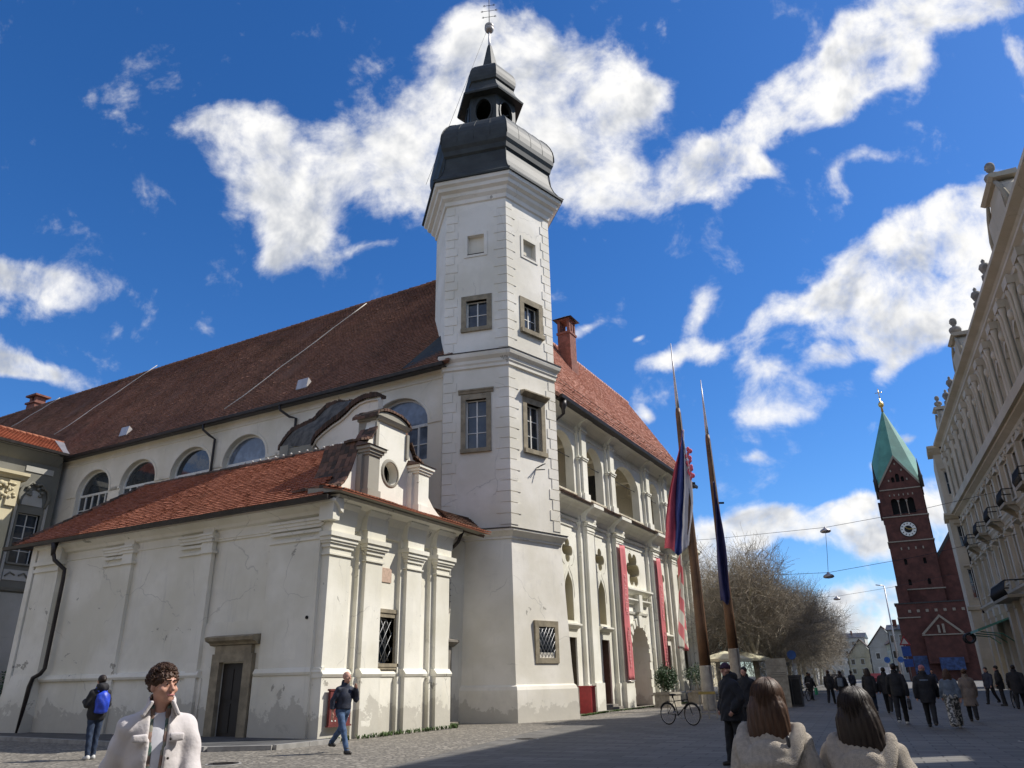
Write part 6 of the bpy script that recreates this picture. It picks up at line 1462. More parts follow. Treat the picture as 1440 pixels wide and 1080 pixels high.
# --- passers-by
person('bald man in navy jacket and blue jeans striding past the chapel corner', (-12.7, 14.9), face_dir(.9, -.2), 1.84, .013, 'navy', 'denim', 'buzz', 'skin', 'skin', 'shoe_dark', .42, 'ear', (.0, .15), lean=1.2, tk=dict(g=.022, hem=.90, rip=.008), lk=dict(g=.008))
def ex_pack(B, root, put, M4):
    k = B.k; put('backpack', lambda P: U_([ell(P, B.chest+np.array([0, -.20, -.10])*k, (.145*k, .11*k, .235*k)), boxd(P, B.chest+np.array([0, -.17, -.13])*k, (.13*k, .07*k, .2*k), .04)], .05)+ripple(P, .006), 'blue_bag', lo=(-.3, -.5, .8), hi=(.3, .05, 1.7), h=.014)
    for sg in (-1, 1): put('backpack_strap', lambda P, sg=sg: np.minimum(cap(P, B.chest+np.array([sg*.09, -.12, .12])*k, B.sh[0 if sg < 0 else 1]+np.array([-sg*.07, .0, .075])*k, .02, .02), cap(P, B.sh[0 if sg < 0 else 1]+np.array([-sg*.07, .0, .075])*k, B.chest+np.array([sg*.13, .13, -.05])*k, .02, .02)), 'blue_bag', lo=(-.3, -.3, 1.1), hi=(.3, .3, 1.7), h=.014)
person('woman with dark bun and bright blue backpack standing in shade by the chapel wall', (-17.5, 11.9), face_dir(-.95, .15), 1.80, .014, 'coat_black', 'denim_dark', 'bun', 'hair_dark', 'skin_pale', 'shoe_white', .06, 'phone', (0, .3), female=True, extra=ex_pack, tk=dict(g=.04, hem=.80, rip=.008, hood=True), lk=dict(g=.008))
person('man in dark plum cap and black padded jacket facing left near the masts', (-3.62, 15.1), face_dir(-.75, -.65), 1.74, .012, 'coat_black', 'trouser_black', 'cap', 'cap_plum', 'skin', 'shoe_dark', .12, 'pocket', (.5, .05), wide=1.15, tk=dict(g=.05, hem=.74, rip=.012, hood=True))
person('dark haired person in black coat just behind the man with the plum cap', (-4.9, 22.4), face_dir(-.2, -1), 1.74, .016, 'coat_black', 'trouser_black', 'short', 'hair_dark', 'skin', 'shoe_dark', .1, 'pocket', (0, 0), tk=dict(g=.04, hem=.7))
G_ = 'passers-by walking down the street'
def ex_bag(mat, sz=(.05, .13, .15), hand=1):
    def ex(B, root, put, M4):
        k = B.k; w = B.wri[hand]+np.array([0, 0, -.22])*k
        put('carried_bag', lambda P: np.minimum(boxd(P, w+np.array([0, 0, -.08]), sz, .03)+ripple(P, .008), np.abs(cap(P, w+[0, -.05, .06], w+[0, .05, .06], .05, .05))-.006), mat, lo=tuple(w-.35), hi=tuple(w+.25), h=.016)
    return ex
PP = [('woman in dark jacket carrying a bright green plastic bag past the parked bicycle', (-7.6, 53.0), (.4, 1), 1.62, dict(top='coat_black', legs='trouser_black', female=True, extra=ex_bag('green_bag', (.06, .12, .2)), hair='short', hairm='hair_brown')),
 ('person in black coat left of the dark girl\'s head, walking away', (-5.7, 46.6), (.1, 1), 1.74, dict(hair='short', hairm='hair_brown')),
 ('person with pale backpack and dark coat walking away above the dark girl', (-4.7, 43.0), (.1, 1), 1.70, dict(top='coat_black', hair='short', extra=lambda B, r_, put, M4: put('backpack', lambda P: boxd(P, B.chest+np.array([0, -.19, -.1])*B.k, (.13, .08, .2), .05), 'grey_blue', lo=(-.3, -.45, .9), hi=(.3, 0, 1.6), h=.016))),
 ('person in long black coat and wide dark trousers, left one of the close pair', (-2.85, 35.8), (.05, 1), 1.74, dict(hair='long', female=True, legs='denim_dark', shoes='shoe_white', tk=dict(g=.04, hem=.6))),
 ('person in black coat, right one of the close pair', (-2.25, 35.9), (.05, 1), 1.76, dict(hair='short', tk=dict(g=.04, hem=.7))),
 ('tall man in black with white shoes carrying a dark bag', (-1.45, 28.2), (.0, 1), 1.82, dict(shoes='shoe_white', hair='short', extra=ex_bag('red_bag', (.05, .15, .14)), tk=dict(g=.03, hem=.78))),
 ('broad man in long black jacket with grey strip across the back', (-.62, 26.9), (.0, 1), 1.74, dict(wide=1.15, hair='cap', hairm='pink', tk=dict(g=.045, hem=.66), extra=lambda B, r_, put, M4: put('grey_strip', lambda P: np.maximum(B.top(P, g=.050, hem=.66), np.maximum(np.abs(P[:, 2]-(B.chest[2]+.05))-.02, np.abs(P[:, 0])-.12)), 'grey_blue', lo=(-.25, -.35, 1.1), hi=(.25, -.05, 1.6), h=.012))),
 ('woman in washed blue jacket and patterned loose trousers', (.0, 26.6), (-.05, 1), 1.62, dict(top='grey_blue', legs='camo', hair='long', hairm='hair_brown', female=True, shoes='shoe_white', lk=dict(g=.05, flare=.02), tk=dict(g=.035, hem=.86))),
 ('woman in beige knee-length coat and dark boots', (.52, 30.0), (.0, 1), 1.62, dict(top='beige_coat', hair='bun', hairm='hair_brown', female=True, tk=dict(g=.035, hem=.5, flare=.05))),
 ('man in navy coat by the ornate block, left of the parked bicycle', (1.75, 45.8), (-.6, -.8), 1.72, dict(top='navy', hair='short')),
 ('person in black standing beside the bicycle at the ornate block', (2.1, 43.5), (-.8, .2), 1.74, dict(hair='short', arms='pocket', stride=.05)),
 ('stout person in black coat nearest the right edge', (2.45, 38.5), (.2, 1), 1.76, dict(wide=1.2, hair='short', tk=dict(g=.05, hem=.62)))]
for i, (lb, loc, d, H, kw) in enumerate(PP):
    kw.setdefault('stride', .3*(1 if i % 2 else -1)); kw.setdefault('tk', dict(g=.03, hem=.72)); person(lb, loc, face_dir(*d), H, .018, group=G_, **kw)
far_ = [(-9.0, 62, 1.7, 'coat_black'), (-6.4, 66, 1.75, 'navy'), (-5.6, 70, 1.7, 'beige_coat'), (-3.4, 74, 1.72, 'coat_black'), (-4.4, 82, 1.75, 'grey_blue'), (-2.4, 90, 1.7, 'coat_black'), (-7.2, 88, 1.7, 'coat_black'), (-.8, 58, 1.72, 'navy')]
FL_ = ['small distant figure in black nearest the street trees', 'distant walker in navy on the sunny strip', 'distant walker in beige on the sunny strip', 'distant walker in black beyond the sunny strip', 'distant figure in washed blue further off', 'tiny figure in black furthest down on the right', 'tiny figure in black furthest down on the left', 'distant person in navy near the church corner']
for (x, y, H, t_), lb in zip(far_, FL_): person(lb, (x, y), face_dir(random.uniform(-.5, .5), random.choice((-1, 1))), H, .03, t_, 'trouser_black', stride=.3, group=G_, female=random.random() < .5)
# ================================================================== MASTS, FLAGS, BANNERS
def mast(label, x, y, rb_, hw_, ht, zw):
    t = thing('flag_mast', label, 'mast', (x, y, 0), 'tall wooden flag masts in front of the castle')
    s = MB(); s.lathe((x, y, 0), [(rb_, zw), (rb_*.97, zw+2), (rb_*.8, hw_*.6), (rb_*.55, hw_-.3), (rb_*.42, hw_)], 14); obj('pole', s, M['wood_pole'], t)
    s = MB(); s.lathe((x, y, 0), [(rb_*1.14, -.1), (rb_*1.12, .1), (rb_*1.06, zw-.05), (rb_*1.02, zw)], 14); obj('painted_base', s, M['base_paint'], t)
    s = MB(); s.lathe((x, y, 0), [(rb_*.38, hw_-.1), (rb_*.34, hw_+.6), (rb_*.2, hw_+2), (.02, ht)], 10); obj('metal_tip', s, M['steel'], t)
    s = MB(); s.tube([(x+.25, y-.2, 1.6), (x+.2, y-.16, hw_*.6), (x+.12, y-.1, hw_-.4)], .012, 4); s.box(Fr(x, y, 60), .0, .5, -.05, .05, hw_*.72, hw_*.72+.1); obj('halyard', s, M['iron'], t)
    return t
mast('nearer wooden flag mast with white painted base, carrying the white blue red flag', -10.28, 38.65, .275, 15.4, 19.4, 2.0)
mast('further wooden flag mast with white painted base, carrying the dark blue flag', -10.03, 43.9, .28, 15.25, 18.9, 2.9)
def flag(name, label, cat, top, bot, w0, w1, n_off, folds, mats, seed, parts=24, rows=40, swirl=.0):
    """hanging cloth gathered in deep folds; colours are vertical bands of the cloth"""
    rs = random.Random(seed); top = Vector(top); bot = Vector(bot); V = []; cols = parts
    for j in range(rows+1):
        t = j/rows; w_ = w0+(w1-w0)*math.sin(min(1, t*1.15)*math.pi*.62)**1.3; c = top.lerp(bot, t)
        for i in range(cols+1):
            u = i/cols; a = u*folds*2*math.pi+t*1.3+.6*math.sin(t*5+seed); d = .06+.16*math.sin(t*math.pi)+.03*math.sin(t*23+u*7)
            x = (u-.5)*w_+.05*math.sin(a*.5+t*4); y = math.sin(a)*d*(.4+t); sag = .25*w_*math.sin(u*3.14)*t*(t > .75)+.1*math.sin(u*9+t*3)*t
            V.append((c.x+x*CX-y*CY, c.y+x*CY+y*CX, c.z-sag+.0))
    t_ = thing(name, label, cat, tuple(top))
    nb = len(mats)
    for b in range(nb):
        i0, i1 = b*cols//nb, (b+1)*cols//nb; s = MB(); vs = []; w_ = i1-i0+1
        for j in range(rows+1):
            for i in range(i0, i1+1): vs.append(V[j*(cols+1)+i])
        s.add(vs, [(j*w_+i, j*w_+i+1, (j+1)*w_+i+1, (j+1)*w_+i) for j in range(rows) for i in range(w_-1)], True)
        o = obj('cloth_band', s, mats[b], t_); md = o.modifiers.new('cloth', 'SOLIDIFY'); md.thickness = .012
    return t_
CX, CY = math.cos(R(14)), math.sin(R(14))
F_red = simple('flag_red', (.62, .11, .15), .8, 0, .1, 3, .1); F_blue = simple('flag_blue', (.045, .07, .25), .8, 0, .15, 3, .1); F_white = simple('flag_white', (.72, .70, .72), .85, 0, .06, 3, .1); F_eu = simple('flag_navy', (.025, .028, .11), .75, 0, .2, 2, .1)
flag('national_flag', 'white, blue and red flag hanging in folds from the nearer mast', 'flag', (-10.02, 38.3, 14.0), (-10.95, 38.2, 7.75), .06, 1.35, 0, 3.6, [F_red, F_blue, F_white], 2)
s = MB()
for j in range(14):
    t = j/13; s.blob((-9.88+.10*math.sin(j*1.7), 38.35, 12.9-1.6*t), .10+.04*math.sin(j*2.3), .08, .14, 5)
tag(obj('red_flag_knot', s, F_red), 'bunched red cloth tied high on the nearer mast beside the white cloth', 'flag')
s = MB(); V = []
for j in range(21):
    t = j/20
    for i in range(9):
        u = i/8; V.append((-11.05-.35*math.sin(t*2.5)+u*.75*(1-.5*t), 38.0+.12*math.sin(u*8+t*6), 8.6-2.3*t-.4*u*t+.15*math.sin(u*6)))
s.add(V, [(j*9+i, j*9+i+1, (j+1)*9+i+1, (j+1)*9+i) for j in range(20) for i in range(8)], True)
flag('dark_blue_flag', 'narrow dark blue flag wrapped round the further mast', 'flag', (-9.86, 43.45, 12.2), (-10.0, 43.4, 5.4), .12, .50, 0, 1.6, [F_eu, F_eu], 5)
# pink and white streamer flag on the facade
def striped():
    m, nt, b = newmat('pink_white_stripes'); v = coord(nt, True); x = nt.nodes.new('ShaderNodeSeparateXYZ'); nt.links.new(v, x.inputs[0])
    k = math_(nt, 'SINE', math_(nt, 'ADD', math_(nt, 'MULTIPLY', x.outputs[2], 2.6), math_(nt, 'MULTIPLY', x.outputs[1], 5.0))); setc(nt, b, mixc(nt, ramp(nt, k, -.1, .1), (.62, .60, .50), (.62, .16, .17))); b.inputs['Roughness'].default_value = .85; return m
t_ = thing('striped_banner', 'long pink and cream striped banner hanging loose beside the right red banner', 'banner', FC.p(12.9, 1.0, 9.6))
s = MB(); V = []
for j in range(41):
    t = j/40
    for i in range(11):
        u = i/10; w_ = .35+1.0*t; V.append(FC.p(12.6+(u-.5)*w_+.25*math.sin(t*4), .9+.13*math.sin(u*9+t*5)+.25*(1-t), 10.4-7.2*t-.15*u))
s.add(V, [(j*11+i, j*11+i+1, (j+1)*11+i+1, (j+1)*11+i) for j in range(40) for i in range(10)], True); o = obj('cloth', s, striped(), t_); md = o.modifiers.new('cloth', 'SOLIDIFY'); md.thickness = .012
s = MB(); s.tube([FC.p(12.0, .1, 9.9), FC.p(12.5, 1.1, 10.6)], .04, 6); obj('bracket_pole', s, M['steel'], t_)
for (a, b_), lb in ((PIL[1], 'tall red vertical banner with pale lettering left of the arched portal'), (PIL[2], 'tall red vertical banner with pale lettering right of the arched portal')):
    t_ = thing('wall_banner', lb, 'banner', FC.p((a+b_)/2, .1, 1.4), 'red banners beside the portal')
    s = MB(); V = []; n = 30
    for j in range(n+1):
        for i in range(7):
            t = j/n; u = i/6; V.append(FC.p(a+.08+(b_-a-.16)*u, .16+.025*math.sin(u*7+t*9), 1.4+7.4*t))
    s.add(V, [(j*7+i, j*7+i+1, (j+1)*7+i+1, (j+1)*7+i) for j in range(n) for i in range(6)], True); o = obj('cloth', s, M['banner'], t_); md = o.modifiers.new('cloth', 'SOLIDIFY'); md.thickness = .01; md.offset = 0
    s = MB()
    for z in (1.36, 8.82): s.tube([FC.p(a, .16, z), FC.p(b_, .16, z)], .03, 6)
    obj('rod', s, M['steel'], t_)
    s = MB(); rs = random.Random(3); m_ = (a+b_)/2; z = 6.9; letters = 0
    while z > 2.0:
        hgt = .26 if z > 4.2 else .18
        if not (4.25 < z < 4.7):
            k = rs.randrange(4); W_ = .16 if z > 4.2 else .10
            if k != 1: s.box(FC, m_-W_, m_-W_+.05, .195, .207, z, z+hgt*.8)
            if k != 2: s.box(FC, m_+W_-.05, m_+W_, .195, .207, z, z+hgt*.8)
            if k != 3: s.box(FC, m_-W_+.05, m_+W_-.05, .196, .208, z+hgt*.35, z+hgt*.45)
            if k % 2: s.box(FC, m_-W_+.05, m_+W_-.05, .197, .209, z+hgt*.7, z+hgt*.8)
        z -= hgt
    obj('lettering', s, M['banner_txt'], t_)
# ================================================================== PLANTERS, BICYCLES, BARRIER, NOTICE BOARD
M['leaf'] = simple('evergreen_leaf', (.035, .075, .025), .6, 0, .5, 8, 0); M['concrete'] = simple('planter_concrete', (.34, .31, .25), .9, 0, .25, 4, .3)
def planter(label, x, y, h_, rad, seed, dens=900, lift=0):
    t = thing('planter', label, 'planter', (x, y, 0), 'shrubs in stone planters before the castle'); rs = random.Random(seed)
    fr = Fr(x, y, 1.25); s = MB(); s.box(fr, -.95, .95, -.42, .42, 0, .62); s.box(fr, -1.0, 1.0, -.47, .47, .62, .74); s.box(fr, -1.0, 1.0, -.46, .46, -.01, .08); obj('trough', s, M['concrete'], t)
    s = MB(); s.box(fr, -.86, .86, -.36, .36, .70, .755); obj('soil', s, M['door_dark'], t)
    s = MB(); ends = []
    for k in range(9):
        p = Vector(fr.p(rs.uniform(-.4, .4), rs.uniform(-.15, .15), .7)); q = p+Vector((rs.gauss(0, rad*.5), rs.gauss(0, rad*.5), h_*rs.uniform(.5, 1))); s.tube([p, p.lerp(q, .5)+Vector((0, 0, .1)), q], [.02, .015, .008], 4); ends.append(q)
    obj('stems', s, M['bark'], t)
    s = MB()
    for k in range(dens):
        c = Vector(fr.p(0, 0, .85+lift+h_*.5)); 
        while True:
            d = Vector((rs.uniform(-1, 1), rs.uniform(-1, 1), rs.uniform(-1, 1)))
            if .2 < d.length < 1: break
        bump_ = .72+.4*math.sin(d.x*5+seed)*math.cos(d.y*6)*math.sin(d.z*4+1)
        p = c+Vector((d.x*rad, d.y*rad, d.z*h_*.55))*(bump_+.25); a = Vector((rs.gauss(0, 1), rs.gauss(0, 1), rs.gauss(.3, .6))).normalized(); b_ = a.orthogonal().normalized()*.028; L = rs.uniform(.07, .14)
        s.add([p, p+a*L*.5+b_, p+a*L, p+a*L*.5-b_], [(0, 1, 2, 3)])
    obj('foliage', s, M['leaf'], t)
planter('stone trough with tall dark evergreen shrub before the arched portal', -13.7, 43.0, 1.25, .6, 5, 3400)
planter('stone trough with loose round shrub near the masts', -13.2, 47.6, 1.1, .75, 8, 1100, .25)
def bicycle(label, x, y, yaw_, group='parked bicycles'):
    t = thing('bicycle', label, 'bicycle', (x, y, 0), group); c, s_ = math.cos(yaw_), math.sin(yaw_)
    def P(a, b_, z): return (x+a*c-b_*s_, y+a*s_+b_*c, z)
    nrm = (-s_, c, 0)
    for wx in (-.53, .53):
        s = MB(); s.torus(P(wx, 0, .345), nrm, .325, .02, 32, 6); w = obj('wheel', s, M['void'], t)
        s = MB(); s.torus(P(wx, 0, .345), nrm, .30, .009, 32, 4)
        for k in range(14):
            a = 2*math.pi*k/14; s.tube([P(wx, .02*(-1)**k, .345), P(wx+.3*math.cos(a), 0, .345+.3*math.sin(a))], .0022, 3, False)
        s.tube([P(wx, -.05, .345), P(wx, .05, .345)], .018, 8); obj('rim', s, M['steel'], w)
        s = MB(); A = [P(wx+.36*math.cos(a), 0, .345+.36*math.sin(a)) for a in np.linspace(.3, 2.7, 12)]; s.tube(A, .018, 5); obj('mudguard', s, M['iron'], t)
    s = MB(); bb = (-.08, 0, .30); st = (-.24, 0, .86); hd = (.38, 0, .86); hl = (.41, 0, .72)
    for a, b_, r_ in ((bb, st, .016), (bb, hl, .018), ((-.21, 0, .74), (.38, 0, .80), .016), (bb, (-.53, 0, .345), .011), ((-.21, 0, .74), (-.53, 0, .345), .010), (hl, (.53, 0, .345), .014), (hl, (.36, 0, .98), .016)): s.tube([P(*a), P(*b_)], r_, 6)
    obj('frame', s, M['iron'], t)
    s = MB(); s.tube([P(.36, -.28, 1.03), P(.40, -.12, 1.04), P(.36, 0, 1.0), P(.40, .12, 1.04), P(.36, .28, 1.03)], .013, 6); obj('handlebar', s, M['steel'], t)
    s = MB(); s.lathe(P(-.26, 0, .93), [(.02, -.1), (.02, -.02), (.09, 0), (.08, .035), (.02, .05)], 10, True, yaw_, 1.5, .8); obj('saddle', s, M['iron'], t)
    s = MB(); s.torus(P(-.08, .04, .30), nrm, .085, .008, 18, 4); s.tube([P(-.08, .05, .30), P(.02, .09, .17)], .01, 5); s.tube([P(-.08, -.05, .30), P(-.18, -.09, .43)], .01, 5)
    for a, b_ in (((.02, .08, .17), (.02, .16, .17)), ((-.18, -.08, .43), (-.18, -.16, .43))): s.tube([P(*a), P(*b_)], .018, 5)
    obj('crankset', s, M['steel'], t)
    s = MB(); s.tube([P(-.55, 0, .74), P(-.25, 0, .74)], .012, 5); s.tube([P(-.55, .07, .74), P(-.25, .07, .74)], .01, 5); s.tube([P(-.55, -.07, .74), P(-.25, -.07, .74)], .01, 5); s.tube([P(-.5, 0, .74), P(-.53, 0, .35)], .008, 5); obj('carrier', s, M['iron'], t)
    return t
bicycle('black bicycle with thin wheels parked alone on the paving before the masts', -8.15, 26.75, R(-24))
b2 = bicycle('bicycle leaning by the dark box behind the brown-haired girl', -7.75, 51.0, R(75))
bicycle('bicycle parked by the wall of the ornate block on the right', 2.4, 41.5, R(80))
def barrier(label, x, y):
    t = thing('barrier', label, 'barrier', (x, y, 0)); fr = Fr(x, y, 80); s = MB()
    s.box(fr, -.32, .32, -.03, .03, .86, .96); obj('yellow_rail', s, simple('ochre_rail', (.42, .30, .08), .7), t)
    s = MB()
    for u in (-.3, 0, .3): s.box(fr, u-.025, u+.025, -.025, .025, 0, .86)
    s.box(fr, -.3, .3, -.02, .02, .15, .2); obj('legs', s, M['concrete'], t)
barrier('small railing with ochre top rail right of the lone bicycle', -8.3, 31.0)
nb = thing('notice_board', 'dark red notice board with torn pale papers behind the walking bald man', 'notice board', (-15.35, 17.9, 0)); fr = Fr(-15.45, 17.2, 0)
s = MB(); s.box(fr, .22, 1.12, .04, .12, .42, 1.32); s.box(fr, .18, 1.16, .035, .14, 1.32, 1.37); s.box(fr, .18, 1.16, .035, .14, .38, .42); obj('panel', s, simple('dark_red_board', (.14, .025, .022), .8, 0, .3, 6), nb)
s = MB(); rs = random.Random(2)
for k in range(24):
    u = rs.uniform(.28, .98); z = rs.uniform(.5, 1.2); w_ = rs.uniform(.03, .10); s.box(fr, u, u+w_, .121+k*.0006, .125+k*.0006, z, z+rs.uniform(.03, .09))
obj('paper_scraps', s, M['white_paint'], nb)
# red steps and box beside the castle doors
s = MB(); s.box(FC, -2.25, -1.75, .3, .9, 0, 1.15); s.box(FC, -2.29, -1.71, .26, .94, 1.15, 1.2); tag(obj('red_box', s, M['red_paint']), 'waist high dark red box tucked between the tower foot and the first castle pilaster', 'box')
# info stele, black box, parasols, kiosks, cars
s = MB(); fr = Fr(-7.55, 42.0, 80)
st_ = thing('info_stele', 'grey upright information slab behind the brown-haired girl', 'sign', (-7.9, 42, 0)); s.box(fr, -.5, .5, -.12, .12, 0, 2.3); obj('slab', s, M['concrete'], st_)
s = MB()
for k, (z, w_) in enumerate(((1.95, .3), (1.6, .42), (1.5, .42), (1.4, .36))): s.box(fr, -w_, w_, .12, .13, z, z+.04)
obj('faint_lettering', s, M['stone2'], st_)
cb_ = thing('utility_cabinet', 'dark grey street cabinet next to the grey information slab', 'cabinet', (-7.1, 43.2, 0)); s = MB(); fr = Fr(-7.1, 43.2, 85); s.box(fr, -.45, .45, -.3, .3, 0, 1.4); s.box(fr, -.5, .5, -.35, .35, 1.4, 1.5); obj('housing', s, M['asphalt'], cb_)
s = MB(); s.box(fr, -.4, -.02, .3, .315, .1, 1.3); s.box(fr, .02, .4, .3, .315, .1, 1.3); obj('cabinet_door', s, M['iron'], cb_)
M['canvas'] = simple('cream_canvas', (.62, .58, .40), .9, 0, .1, 3, .1)
for (x, y, r_, z, lb) in ((-12.6, 52.5, 1.7, 3.0, 'small cream cafe parasol between the two masts'), (-12.6, 58, 1.9, 3.1, 'large pale cafe parasol right of the further mast')):
    t = thing('parasol', lb, 'parasol', (x, y, 0), 'cafe parasols'); s = MB(); s.lathe((x, y, z), [(r_, -.62), (r_*.97, -.45), (r_*.5, -.15), (.05, .05)], 8, False); obj('canopy', s, M['canvas'], t)
    s = MB(); s.tube([(x, y, 0), (x, y, z)], .035, 6); s.lathe((x, y, 0), [(.4, 0), (.4, .08), (.06, .12)], 10); obj('pole', s, M['white_paint'], t)
def lamp(label, x, y, z, wires):
    t = thing('hanging_lamp', label, 'street lamp', (x, y, z), 'lamps hung on wires over the street'); s = MB(); s.lathe((x, y, z), [(.06, .35), (.1, .25), (.34, .12), (.40, .0), (.30, -.08), (.05, -.12)], 12); obj('lamp_shade', s, M['steel'], t)
    s = MB()
    for a, b_ in wires: s.tube([a, tuple((Vector(a)+Vector(b_))/2-Vector((0, 0, .15))), b_], .015, 4, False)
    obj('wire', s, M['iron'], t)
LW = lambda y, z: [((-15.2, y, z+1.1), (-6.0, y, z+.4)), ((-6.0, y, z+.4), (5.5, y, z+1.4))]
lamp('upper of the two stacked lamps hung over the street', -5.85, 60, 11.4, [((-5.85, 60, 11.7), (-24, 66, 13)), ((-5.85, 60, 11.7), (6, 60, 13)), ((-5.85, 60, 11.4), (-6.15, 60, 8.5))])
lamp('lower of the two stacked lamps hung over the street', -6.15, 59.8, 8.1, [((-6.15, 59.8, 8.4), (-24, 66, 10)), ((-6.15, 59.8, 8.4), (6, 60, 10))])
lamp('smaller lamp hung further down the street near the tree tops', -9.0, 92, 9.2, [((-9, 92, 9.5), (-26, 96, 10.5)), ((-9, 92, 9.5), (2.5, 92, 11))])
lp = thing('lamp_post', 'tall thin steel lamp post standing before the church', 'street lamp', (-5.0, 112, 0)); s = MB(); s.tube([(-5.0, 112, 0), (-5.0, 112, 6), (-4.95, 112, 12.2)], [.12, .1, .07], 8); obj('pole', s, M['steel'], lp); s = MB(); s.tube([(-4.95, 112, 12.2), (-5.9, 111.6, 12.35)], .07, 6); obj('lamp_head', s, M['steel'], lp)
s1 = thing('traffic_sign', 'pole with triangular warning sign over blue panels before the church', 'sign', (-2.9, 84, 0)); s = MB(); s.tube([(-2.9, 84, 0), (-2.9, 84, 4.6)], .05, 6); obj('pole', s, M['steel'], s1)
fr = Fr(-2.9, 83.93, 90); s = MB(); s.box(fr, -.38, .38, -.0, .03, 2.95, 3.85); s.box(fr, -.4, .4, -.0, .03, 2.0, 2.7); obj('blue_panel', s, simple('sign_blue', (.03, .10, .38), .5), s1)
s = MB(); s.prism(fr, [(-.5, 3.95), (.5, 3.95), (0, 4.85)], 0, .03); o = obj('warning_triangle', s, M['red_paint'], s1); s = MB(); s.prism(fr, [(-.3, 4.06), (.3, 4.06), (0, 4.6)], .031, .04); obj('white_field', s, M['white_paint'], o)
for x, y, lb in ((-9.9, 62, 'round blue road sign by the street trees'), (-5.6, 100, 'left of the two round blue signs near the pink house'), (-4.2, 100, 'right of the two round blue signs near the pink house')):
    t = thing('round_sign', lb, 'sign', (x, y, 0), 'round blue road signs'); s = MB(); s.tube([(x, y, 0), (x, y, 3.0)], .035, 6); obj('pole', s, M['steel'], t); s = MB(); s.tube([(x, y-.05, 2.9), (x, y-.08, 2.9)], .33, 20); obj('sign_disc', s, simple('sign_blue_round', (.04, .14, .45), .5), t)
def van(label, x, y, yaw_, col, L=4.3, H=1.5, kind='car'):
    t = thing('parked_'+kind, label, kind, (x, y, 0), 'vehicles at the far end of the street'); c, s_ = math.cos(yaw_), math.sin(yaw_); fr = Fr(x, y, 90-math.degrees(yaw_)); W_ = .86
    s = MB(); prof = [(-L/2, .35), (L/2, .35), (L/2, .75), (L*.47, .9), (L*.25, 1.0), (L*.12, H), (-L*.35, H), (-L*.46, 1.0), (-L/2, .9)] if kind == 'car' else [(-L/2, .35), (L/2, .35), (L/2, 1.0), (L*.42, 1.3), (L*.34, H), (-L/2, H)]
    s.prism(fr, prof, -W_, W_); obj('body', s, simple('paint_'+kind, col, .3, .1, .05, 3, 0), t)
    s = MB(); s.prism(fr, [(L*.22, 1.02), (L*.11, H-.07), (-L*.33, H-.07), (-L*.42, 1.02)], -W_-.01, W_+.01) if kind == 'car' else s.prism(fr, [(L*.43, 1.2), (L*.36, H-.25), (L*.15, H-.25), (L*.15, 1.2)], -W_-.01, W_+.01); obj('window', s, M['glass'], t)
    for a in (-L*.3, L*.3):
        for b_ in (-W_, W_-.0):
            s = MB(); s.tube([fr.p(a, b_-.1, .32), fr.p(a, b_+.1, .32)], .32, 16); obj('wheel', s, M['void'], t)
van('white delivery van parked at the far end under the trees', -9.0, 150, R(92), (.6, .6, .6), 5.2, 2.4, 'van'); van('silver car parked at the far end of the street', -6.6, 122, R(95), (.4, .41, .43)); van('dark red car parked beyond the silver one', -9.3, 128, R(95), (.15, .02, .02)); van('dark car parked left of the street trees', -12.6, 112, R(90), (.03, .03, .04))
# greenery against the left house and plants by the far pavement
s = MB(); rs = random.Random(9); 
for k in range(5000):
    x = rs.uniform(-47.0, -44.2); y = rs.uniform(18.5, 26.2); z = rs.uniform(.05, 2.9)*(1-.25*((x+45.6)/1.4)**2)*(.85+.15*math.sin(y*2)); a = Vector((rs.gauss(0, 1), rs.gauss(0, 1), rs.gauss(0, 1))).normalized(); b_ = a.orthogonal().normalized()*.04
    p = Vector((x, y, z)); s.add([p, p+a*.07+b_, p+a*.14, p+a*.07-b_], [(0, 1, 2, 3)])
hd_ = thing('hedge', 'dark clipped hedge at the foot of the grey house', 'hedge', (-45.6, 22, 0)); obj('foliage', s, M['leaf'], hd_)
s = MB()
for k in range(14): s.tube([(-45.6+rs.uniform(-.8, .8), 19+k*.5, 0), (-45.6+rs.uniform(-.9, .9), 19+k*.5, 2.4)], [.04, .015], 5)
obj('stems', s, M['bark'], hd_)
# unseen houses added for the light: one sets the shadow edge, the row bounces warmth
nl_ = house('unseen_house', 'unseen ochre neighbour of the ornate block, added to set the shadow on the square', Fr(9.3, 22.4, 175.2), 47, 10, 13.5, 15.5, M['h_cream'], M['tile_old'], 4, 11, group='unseen houses added for the light')
hh_ = house('unseen_house', 'unseen ochre house row across the square, added for warm bounce light', Fr(28, -24, 270), 88, 10, 15, 19, M['h_cream'], M['tile_chapel'], 4, 22, group='unseen houses added for the light')
# ------------------------------------------------------------------ camera and light
pit, rol, yaw = R(21.8), R(-1.12), R(-28.2)
fw = Vector((math.sin(yaw)*math.cos(pit), math.cos(yaw)*math.cos(pit), math.sin(pit)))
r0 = Vector((math.cos(yaw), -math.sin(yaw), 0)); u0_ = r0.cross(fw)
rr = r0*math.cos(rol)+u0_*math.sin(rol); uu_ = -r0*math.sin(rol)+u0_*math.cos(rol)
cam = bpy.data.cameras.new('camera'); co = bpy.data.objects.new('camera', cam); COL.objects.link(co)
co.matrix_world = Matrix(((rr.x, uu_.x, -fw.x, 0), (rr.y, uu_.y, -fw.y, 0), (rr.z, uu_.z, -fw.z, 1.5), (0, 0, 0, 1)))
cam.sensor_width = 36; cam.lens = 1042/1440*36; cam.clip_end = 3000; cam.clip_start = .05
scene.camera = co
AZ, EL = 51.7, 45.9
sd = Vector((math.sin(R(AZ))*math.cos(R(EL)), math.cos(R(AZ))*math.cos(R(EL)), math.sin(R(EL))))
